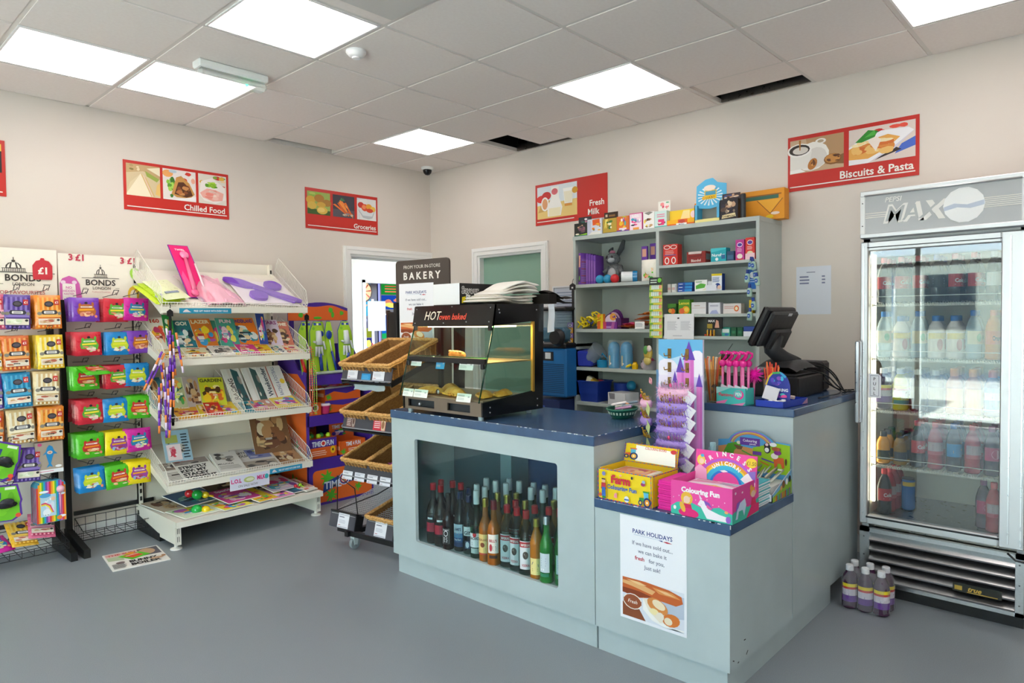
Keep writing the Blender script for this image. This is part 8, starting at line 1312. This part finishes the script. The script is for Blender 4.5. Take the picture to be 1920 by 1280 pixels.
b.pic(SFR(-1.86, -2.3924, 1.463), .32, .11, [('t', .04, .52, .34, 'f0f0f0', 'Savour', 'l', .05, .4), ('t', .14, .18, .3, 'f0f0f0', 'Pie', 'l', .05, .3), ('t', .045, .53, .32, '2a2a2c', 'Savour', 'l', .005, .39), ('p', 'f2dc1c', .04, .05, .13, .08, .13, .38, .05, .34), ('x', .42, .5, .48, .54, 1, 'c8c8c8')]); b.part('carton', t)
for k in range(6):
    def slab(a, c, k=k):
        v = c*2*pi; e = lambda q: abs(q)**.6*(1 if q > 0 else -1); L = .40-.03*k; ends = min(1, 9*a, 9*(1-a))**.5
        return ((a-.5)*L, (.10+.012*sin(a*9+k*2))*e(cos(v))*(.85+.15*ends), .009+.009*e(sin(v))*ends+.016*sin(a*pi)*(k > 2)+.006*sin(a*6+k)+.010*(k-2)*a*(k > 2))
    b = B(T(-1.70+.012*k, -2.52-.006*k, 1.4635+.0125*k, .18-.07*k)).grid(slab, 22, 16, 'f6f2ea' if k % 2 else 'efe9de'); b.top('paper_bag', ['lowest white paper bag of the pile on the hot case', 'second paper bag of the pile on the hot case', 'third paper bag of the pile on the hot case', 'fourth paper bag of the pile on the hot case', 'fifth paper bag of the pile on the hot case', 'topmost crumpled white paper bag on the hot case'][k], 'paper bag', 'white paper bags on the hot case')
b = B(T(-1.42, -2.62, 1.466, .1)); b.grid(lambda a, c: (-.07+.28*a, (c-.5)*.11*(1-.3*a), .052-.030*a+.010*sin(a*8)-.02*max(0, a-.7)+.014*sin(c*pi)), 16, 8, '25221f:k').grid(lambda a, c: (-.07+.28*a, (c-.5)*.11*(1-.3*a), .038-.034*a+.008*sin(a*8)-.03*max(0, a-.7)), 16, 8, '25221f:k').box(-.07, -.055, -.003, .0, .055, .05, '25221f:k'); b.top('oven_glove', 'black oven glove hanging over the back corner of the hot case', 'oven glove')
b = B(T(-1.50, -2.685, 1.31, -.3)); b.grid(lambda a, c: (.004*sin(c*5), -.055*a-.008*c*a, .15-.15*c*(1-.05*a)), 4, 8, 'e8eaf4').grid(lambda a, c: (.0012+.004*sin(c*5), -.055*a-.008*c*a, .15-.15*c*(1-.05*a)), 4, 8, 'e8eaf4'); b.top('hanging_sheet', 'white sheet of paper hanging behind the hot case', 'paper')
t = thing('green_basket', 'dark green plastic basket of wrapped oddments on the serving counter', 'basket', (-1.47, -3.12, .896)); K = T(-1.475, -3.13, .8965, .3); b = B(K); pr_ = [(.065, 0), (.078, .012), (.098, .045)]
b.lathe(pr_, '175a4c:s', 22, None, 1, .72, True, False); b.lathe([(.001, .002), (.065, .002)], '175a4c:s', 22, None, 1, .72, False, False); b.tube([(.1*cos(a*pi/12), .072*sin(a*pi/12), .046) for a in range(24)], .005, '1a6a58:s', 6, closed=True)
for k in range(26): a = 2*pi*k/26; b.box(-.004, -.0008, -.006, .004, .0008, .006, 'b8ccc0:s', T(.0905*cos(a), .0655*sin(a), .028, a+pi/2, .3))
b.part('basket', t)
for k, (c, x, y, rz) in enumerate([('d0c8dc:f', -.03, 0, .3), ('e0d8d8:f', .03, .01, 1.2), ('c890b8:f', -.055, -.02, 2), ('9ca8b8:f', .0, -.025, .8), ('e8a070:f', .06, -.01, .2), ('f0e8e8:f', .01, .02, 2.2), ('7a8898:f', .035, -.03, 1.7)]): b = B(K @ T(x, y, .046+.004*k, rz, .2, .15)); b.rbox(-.04, -.011, -.005, .04, .011, .007, c, .004); b.top('wrapped_bar', ['grey-lilac bar', 'pale grey bar', 'pink wrapped bar', 'blue-grey bar', 'orange wrapped bar', 'whitish bar on top', 'slate bar'][k]+' in the dark green basket', 'wrapped bar', 'wrapped bars in the green basket')
# ================================================================ BOTTLES
def wraplabel(b, r, z0, z1, half, bands, items=(), T0=None, ang=0):
    """label on a bottle: bands [(y0,y1,col)] in 0..1, items drawn flat then wrapped; centre faces -x turned by ang"""
    n = 10; w = 2*half*r; h = z1-z0; q = B()
    for k, (y0, y1, c) in enumerate(bands):
        for i in range(n): q.poly([(w*i/n, y0*h, .0004+.0001*k), (w*(i+1)/n, y0*h, .0004+.0001*k), (w*(i+1)/n, y1*h, .0004+.0001*k), (w*i/n, y1*h, .0004+.0001*k)], c)
    if items: q.pic(Matrix(), w, h, list(items), .0011)
    m = lambda v: (-(r+v.z)*cos((v.x-w/2)/r+ang), -(r+v.z)*sin((v.x-w/2)/r+ang), z0+v.y)
    for f, k, s in zip(q.f, q.fm, q.sm): b.add([m(q.v[i]) for i in f], [tuple(range(len(f)))], q.ms[k], False, T0)
PROTO = {}
def bottle_proto(key, prof, glass, cap, caph, label=None, liquid=None, name='spirit_bottle', cat='bottle', n=16, sq=False, ang=.45):
    """profile [(r,z)] for the glass; cap colour and height; label=(r,z0,z1,half,bands,items)"""
    t = thing(name, 'bottle', cat, T(0, 0, -50)); K = T(0, 0, -50)
    b = B(K); b.lathe(prof, glass, 4 if sq else n, T(0, 0, 0, pi/4 if sq else 0), 1.25 if sq else 1, 1.25 if sq else 1, not sq, True)
    b.part('glass_body', t)
    if liquid: fill, zt = liquid; B(K).lathe([(max(.001, r-.0025), max(.004, z)) for r, z in prof if z <= zt]+[(.001, zt)], fill, n, None).part('liquid', t)
    rc, zc = prof[-1]; B(K).lathe([(rc+.0025, zc-.006), (rc+.0025, zc+caph*.85), (rc+.0005, zc+caph), (.001, zc+caph)], cap, 12).part('cap', t)
    if label:
        for j, lb in enumerate(label): q = B(K); wraplabel(q, *lb[:5], lb[5] if len(lb) > 5 else (), None, ang); q.part('label_wrap', t)
    PROTO[key] = [t, 0]
def place(key, x, y, z, label, group, rz=0):
    p = PROTO[key]; m = T(x, y, z, rz)
    if p[1] == 0: o = p[0]; o.matrix_basis = m; o['label'] = label; o['group'] = group
    else: o = dup(p[0], m, label, group)
    p[1] += 1; return o
wine = [(.030, 0), (.037, .004), (.037, .165), (.030, .195), (.016, .225), (.0135, .24), (.0135, .285)]
tall = [(.030, 0), (.034, .004), (.034, .155), (.028, .185), (.015, .215), (.013, .27)]
slim = [(.028, 0), (.031, .004), (.031, .16), (.024, .19), (.014, .22), (.0125, .265)]
CLR = 'dcebe6:t:1.5'; GRN = '2f8a3a:a:.75'; AMB = 'b0641c:a:.82'; DKB = '241a18:g'; LGR = 'b4dcc0:t:1.5'; DGR = '123a1c:g'
bottle_proto('red_wine', wine, DKB, 'c41e28:g', .03, [(.0372, .055, .115, .9, [(0, 1, '2a1a1c'), (.15, .95, 'b8243c')], [('x', .15, .3, .9, .85, 4, '2a181c')]), (.0372, .13, .14, .4, [(0, 1, 'e8ecf0')])])
bottle_proto('bourbon', [(.028, 0), (.031, .003), (.031, .15), (.024, .175), (.012, .195), (.012, .255)], '241210:g', '1a1614:g', .03, [(.037, .03, .115, .55, [(0, 1, '16181a')], [('r', .08, .05, .92, .95, 'd8dce0'), ('r', .11, .07, .89, .93, '16181a'), ('e', .5, .66, .26, .18, 'd8dce0'), ('e', .5, .66, .2, .13, '16181a'), ('x', .2, .12, .8, .45, 4, 'c8ccd0'), ('t', .5, .84, .07, 'd8dce0', 'TENNESSEE', 'c', .02, .7)])], None, sq=False)
bottle_proto('navy_rum', tall, '15151c:g', '20284c:g', .032, [(.0342, .025, .14, .8, [(0, .2, '1c3464'), (.2, .4, '2c548c'), (.4, .6, '5a8cb8'), (.6, 1, 'c4d4e4')], [('t', .5, .72, .13, '2c3c58', "LAMB'S", 'c', .03, .7), ('t', .5, .28, .09, 'dce8f4', 'Navy Rum', 'c', .02, .7), ('x', .3, .52, .7, .66, 2, 'd88a98')])])
bottle_proto('gin', slim, CLR, '2c3050:g', .03, [(.0312, .095, .14, .85, [(0, 1, 'e8ecf0')], [('p', 'c82c3c', .05, .9, .4, .6, .95, .95, .6, .75), ('t', .5, .15, .4, '3a4050', 'GIN', 'c', .03)]), (.0312, .03, .07, .6, [(0, 1, '3a4a6a')], [('e', .4, .5, .25, .4, 'd8e0ec')])])
bottle_proto('white_rum', tall, LGR, 'e4e8ec:s', .06, [(.0342, .055, .125, .9, [(0, 1, 'eef0f2')], [('e', .5, .92, .16, .2, 'c8242c'), ('t', .5, .55, .2, '2c3038', 'BACARDI', 'c', .02, .8), ('x', .25, .15, .75, .4, 2, '6a7a88')]), (.0342, .025, .05, .7, [(0, 1, 'b8ccc8')])])
bottle_proto('whisky_gold', tall, AMB, 'd0b04c:m', .035, [(.0342, .035, .135, .85, [(0, 1, 'e8cf84'), (0, .08, 'b8402c')], [('t', .5, .68, .11, 'a0542c', 'HIGHLAND', 'c', .02, .8), ('e', .5, .48, .2, .12, '7a3c20'), ('x', .2, .2, .8, .35, 2, 'a8743c')])])
bottle_proto('whisky_red', tall, AMB, '8a2430:g', .04, [(.0342, .06, .15, .8, [(0, 1, 'efe6dc')], [('t', .5, .6, .14, 'b83040', "BELL'S", 'c', .03, .7), ('e', .3, .3, .14, .2, 'b83040'), ('x', .45, .15, .85, .4, 3, 'a89a8c')]), (.0342, .035, .05, .6, [(0, 1, '3a2418')])])
bottle_proto('vodka', wine[:5]+[(.0135, .262)], CLR, 'c8242c:g', .032, [(.0372, .03, .16, .8, [(0, 1, 'dfe4e8'), (.78, .97, 'b83038')], [('t', .5, .82, .09, 'f0e8e8', 'IMPERIAL', 'c', .02, .75), ('e', .5, .5, .22, .14, '5a5048'), ('p', '3c3634', .3, .58, .7, .58, .62, .42, .5, .36, .38, .42), ('t', .5, .1, .09, 'b83038', 'VODKA', 'c', .02, .6)])])
bottle_proto('brandy_short', slim[:5]+[(.0125, .24)], 'c07a24:a:.8', 'd8b848:m', .03, [(.0312, .02, .095, .85, [(0, 1, 'efdf94')], [('r', .06, .06, .94, .94, 'c8b060'), ('r', .09, .09, .91, .91, 'f0e09c'), ('p', '34406c', .2, .62, .8, .5, .78, .66, .3, .8), ('x', .25, .2, .75, .42, 2, 'b89848')])])
bottle_proto('green_whisky', slim, GRN, 'dfe2e4:m', .03, [(.0312, .05, .135, .8, [(0, 1, 'ccd8e0')], [('x', .2, .3, .8, .8, 4, '8a9ab0'), ('r', .2, .1, .5, .2, 'f0f4f8')]), (.0312, .03, .045, .7, [(0, 1, '2c7a5c')])])
bottle_proto('liqueur', slim, DGR, 'c01f2c:g', .035, [(.0312, .06, .12, .8, [(0, 1, '20302a')], [('r', .2, .5, .8, .9, 'e4e8e8'), ('x', .15, .1, .8, .4, 2, 'b8c8c0')])])
bottle_proto('gold_cap', tall, 'a8702c:a:.8', 'd8c060:m', .035, [(.0342, .05, .13, .8, [(0, 1, 'd8d0b0')])])
bottle_proto('white_cap', wine, '36584c:g', 'e8eaee:s', .055, [(.0372, .06, .12, .8, [(0, 1, 'd0d8dc')])])
BN = {'red_wine': 'dark bottle with red cap and label', 'bourbon': 'black-labelled bourbon bottle', 'navy_rum': 'navy rum bottle with a blue label', 'gin': 'clear gin bottle with a dark cap', 'white_rum': 'pale green-tinted white rum bottle', 'whisky_gold': 'amber whisky bottle with a yellow label', 'whisky_red': 'amber whisky bottle with a white and red label', 'vodka': 'clear vodka bottle with a red cap', 'brandy_short': 'short amber brandy bottle with a yellow label', 'green_whisky': 'green bottle with a pale label', 'liqueur': 'dark green bottle with a red cap', 'gold_cap': 'amber bottle with a gold cap', 'white_cap': 'green wine bottle with a white cap'}
ZB = .2045
rows = [(-1.925, -2.235, ['red_wine', 'red_wine', 'bourbon', 'navy_rum', 'gin', 'white_rum', 'whisky_gold', 'whisky_red', 'vodka', 'vodka', 'vodka', 'brandy_short', 'green_whisky', 'green_whisky']),
        (-1.835, -2.21, ['red_wine', 'red_wine', 'red_wine', 'navy_rum', 'white_rum', 'white_rum', 'gold_cap', 'gold_cap', 'vodka', 'gold_cap', 'vodka', 'vodka', 'liqueur', 'liqueur', 'white_cap']),
        (-1.75, -2.45, ['white_cap', 'white_cap', 'white_cap', 'gold_cap', 'white_cap', 'white_cap', 'gold_cap', 'white_cap', 'liqueur', 'liqueur']),
        (-1.665, -2.55, ['white_cap', 'white_cap', 'white_cap', 'white_cap', 'white_cap', 'liqueur'])]
NTH = ['first', 'second', 'third', 'fourth', 'fifth', 'sixth', 'seventh', 'eighth', 'ninth', 'tenth', 'eleventh', 'twelfth', 'thirteenth', 'fourteenth', 'fifteenth']
for r, (x, y0, ks) in enumerate(rows):
    for i, k in enumerate(ks):
        jx = [0, -.012, .01, -.004, .012][(i*3+r) % 5]-.018*(i/14.)*(r == 0); place(k, x+jx, y0-(.067 if r < 2 else .078)*i, ZB, '%s, %s in the %s row, counter window' % (BN[k], NTH[i], ['front', 'second', 'third', 'back'][r]), 'bottles in the counter window', .15*((i*5) % 3-1))
# soft drinks
pet = [(.026, 0), (.032, .006), (.032, .03), (.0305, .05), (.0325, .07), (.0325, .13), (.0305, .145), (.022, .178), (.013, .195), (.0115, .205)]
fat = [(.030, 0), (.035, .006), (.035, .125), (.030, .15), (.018, .172), (.015, .182)]
sml = [(.026, 0), (.030, .005), (.030, .09), (.026, .112), (.017, .13), (.015, .138)]
def soft(key, prof, liq, cap, bands, items=(), z=(.07, .13), nm='drink_bottle', caph=.02): bottle_proto(key, prof, liq, cap, caph, [(max(r for r, _ in prof)+.0004, z[0], z[1], 1.5, bands, items)], None, nm, ang=.75)
soft('cola', pet, '1c100e:g', 'd0202a:g', [(0, 1, 'c42430')], [('t', .5, .35, .3, 'f4e8e8', 'Cola', 'c', .04, .4), ('x', .3, .12, .7, .25, 1, 'f0d0d0')])
soft('cola_black', pet, '18100e:g', '1f5cc0:g', [(0, 1, '26262c')], [('x', .2, .2, .8, .8, 3, 'c8c8d0')]); soft('cola_silver', pet, '1c1210:g', 'd8dce0:g', [(0, 1, 'd4d0cc')], [('x', .2, .3, .8, .7, 2, 'c83a3a')])
soft('water', pet, 'cfe4ee:a:.45', '2a78c8:g', [(0, 1, 'd8c8a0')], [('e', .5, .5, .12, .3, '58a868')]); soft('milkshake', fat, 'f0e4dc:s', '2c78c4:g', [(0, 1, 'f0dccc'), (.7, 1, 'e8c23c')], [('e', .5, .4, .12, .3, 'c86a6c')], (.03, .12)); soft('juice_orange', pet, 'f08a18:a:.9', 'f0681c:g', [(0, 1, 'e86a14')], [('t', .5, .3, .35, '2a1c14', 'Orange', 'c', .03, .4)])
soft('sport_purple', fat, '3c1c38:g', 'e8e8ec:g', [(0, 1, 'd8d0dc'), (.82, 1, 'f0d820'), (.70, .82, 'c03830'), (0, .35, '6a3a94')], [('p', '5a2c84', .3, .35, .7, .5, .7, .58, .3, .45)], (.035, .12)); soft('sport_yellow', fat, 'd8cc20:a:.92', 'e8e8ec:g', [(0, 1, 'dfe4d0'), (.85, 1, 'f4e01c'), (.74, .85, 'c03830'), (0, .22, '58b0a8'), (.22, .4, 'd0d83c')], [('p', '202428', .42, .42, .56, .68, .6, .66, .48, .4), ('t', .5, .25, .14, 'e8e8dc', 'SPORT', 'c', .02, .3)], (.03, .12))
soft('olive_tea', fat, '54481c:a:.93', 'd8d4c8:g', [(0, 1, '6a5c2c')], (), (.03, .12)); soft('orange_cap', fat, 'c05a20:a:.9', 'f08a20:g', [(0, 1, 'e8a04c')], (), (.03, .12), caph=.03); soft('oasis', fat, '2a5a9c:g', 'd82c34:g', [(0, 1, '3a9cd8'), (.5, .8, 'd8f0f8')], [('x', .3, .2, .7, .7, 3, '1c4c98')], (.02, .13), caph=.028)
soft('j_orange', sml, 'f0a41c:a:.95', '202024:g', [(0, 1, '2c3c28')], [('x', .2, .2, .8, .8, 3, 'e8c84c')], (.02, .065)); soft('j_apple', sml, '9c7020:a:.93', '1a1c20:g', [(0, 1, '2a303c')], [('x', .2, .2, .8, .8, 3, '9aa4b4')], (.02, .065)); soft('j_red', pet, 'b81c34:a:.93', 'd82434:g', [(0, 1, 'c8b0b4'), (0, .3, 'd05a68')], [('x', .25, .4, .75, .85, 3, '8a2c3c')]); soft('j_blue', pet, '2c2c38:g', '2a78c8:g', [(0, 1, '3a98d0')], [('p', 'f0d040', .3, .3, .7, .5, .7, .65, .3, .5)]); soft('j_purple', pet, '3c1030:g', '8a2c6c:g', [(0, 1, 'c8346c')], [('e', .5, .5, .2, .35, 'e88aa8')]); soft('j_green', sml, '3a4c2c:g', '1c5a38:g', [(0, 1, '2c4838')], (), (.02, .065))
soft('can_blue', [(.026, 0), (.03, .006), (.03, .15), (.026, .158)], '1f6ab8:g', '2c2c2c:m', [(0, 1, '1f6ab8'), (.8, .95, 'e8c030')], (), (.01, .15), 'drink_can', .004)
DN = {'cola': 'cola bottle with a red label', 'cola_black': 'black-labelled cola bottle with a blue cap', 'cola_silver': 'cola bottle with a silver label', 'water': 'clear water bottle', 'milkshake': 'cream milkshake bottle with a blue cap', 'juice_orange': 'bright orange squash bottle', 'sport_purple': 'purple sports drink bottle', 'sport_yellow': 'yellow sports drink bottle', 'olive_tea': 'olive brown drink bottle', 'orange_cap': 'bottle with a big orange cap', 'oasis': 'blue bottle with a red cap', 'j_orange': 'small orange juice bottle', 'j_apple': 'small apple juice bottle', 'j_red': 'red fruit drink bottle', 'j_blue': 'blue-labelled drink bottle', 'j_purple': 'purple fruit drink bottle', 'j_green': 'small dark green bottle', 'can_blue': 'blue and yellow drinks can'}
SHF = [(0, 'top', [('cola', 3), ('cola', 3), ('cola', 3), ('cola_black', 3), ('cola', 3), ('cola', 2), ('cola_silver', 3)]),
       (1, 'second', [('water', 2), ('milkshake', 2), ('water', 2), ('milkshake', 2), ('milkshake', 2), ('water', 2), ('juice_orange', 3)]),
       (2, 'third', [('sport_purple', 3), ('sport_yellow', 3), ('olive_tea', 3), ('olive_tea', 3), ('orange_cap', 3), ('orange_cap', 3), ('oasis', 3)]),
       (3, 'fourth', [('j_orange', 3), ('j_apple', 3), ('cola', 3), ('j_red', 3), ('j_blue', 3), ('j_red', 3), ('j_purple', 3)])]
for si, nm, cols in SHF:
    for c, (k, n) in enumerate(cols):
        for d in range(n):
            kk = 'j_green' if (si == 3 and c < 2 and d == 2) else k
            place(kk, -.535+.078*d, -4.048-.0745*c, FZ[si]+.0025, '%s, %s row, %s from handle, %s fridge shelf' % (DN[kk], ['front', 'second', 'rear'][d], NTH[c], nm), 'bottles in the drinks fridge', .1*((c+d) % 3-1))
for d in range(4): place('cola' if d == 0 else 'j_red', -.54+.07*d, -4.055-.004*d, FZ[4]+.001, '%s, %s in the file on the fridge floor' % (DN['cola' if d == 0 else 'j_red'], NTH[d]), 'bottles in the drinks fridge')
place('can_blue', -.38, -4.125, FZ[4]+.001, 'blue and yellow can standing on the fridge floor behind the red bottles', 'bottles in the drinks fridge'); place('j_purple', -.50, -4.46, FZ[4]+.001, 'purple bottle on the fridge floor at the hinge side', 'bottles in the drinks fridge'); place('j_red', -.54, -4.505, FZ[4]+.001, 'red bottle on the fridge floor at the hinge side', 'bottles in the drinks fridge')
# six pack on the floor
for i in range(6):
    r, c = i % 2, i//2; place('sport_purple', -.845+.076*r, -3.985-.068*c, .001, 'purple sports drink bottle in the floor six-pack, %s, %s row' % (['counter side', 'middle', 'outer side'][c], ['front', 'back'][r]), 'six-pack bottles on the floor')
b = B(); rr = random.Random(3)
def film(a, c):
    t_ = a*2*pi; ex = .078*(abs(cos(t_))**.5)*(1 if cos(t_) > 0 else -1); ey = .108*(abs(sin(t_))**.5)*(1 if sin(t_) > 0 else -1); k = 1-.25*max(0, c-.7)/.3
    return (-.807+ex*k+.003*sin(9*t_+c*6), -4.053+ey*k+.003*sin(11*t_-c*9), .012+.185*c+.006*sin(5*t_))
b.grid(film, 40, 14, 'eef2f6:a:.13'); b.top('shrink_wrap', 'clear shrink wrap round the six-pack beside the fridge', 'plastic wrap')
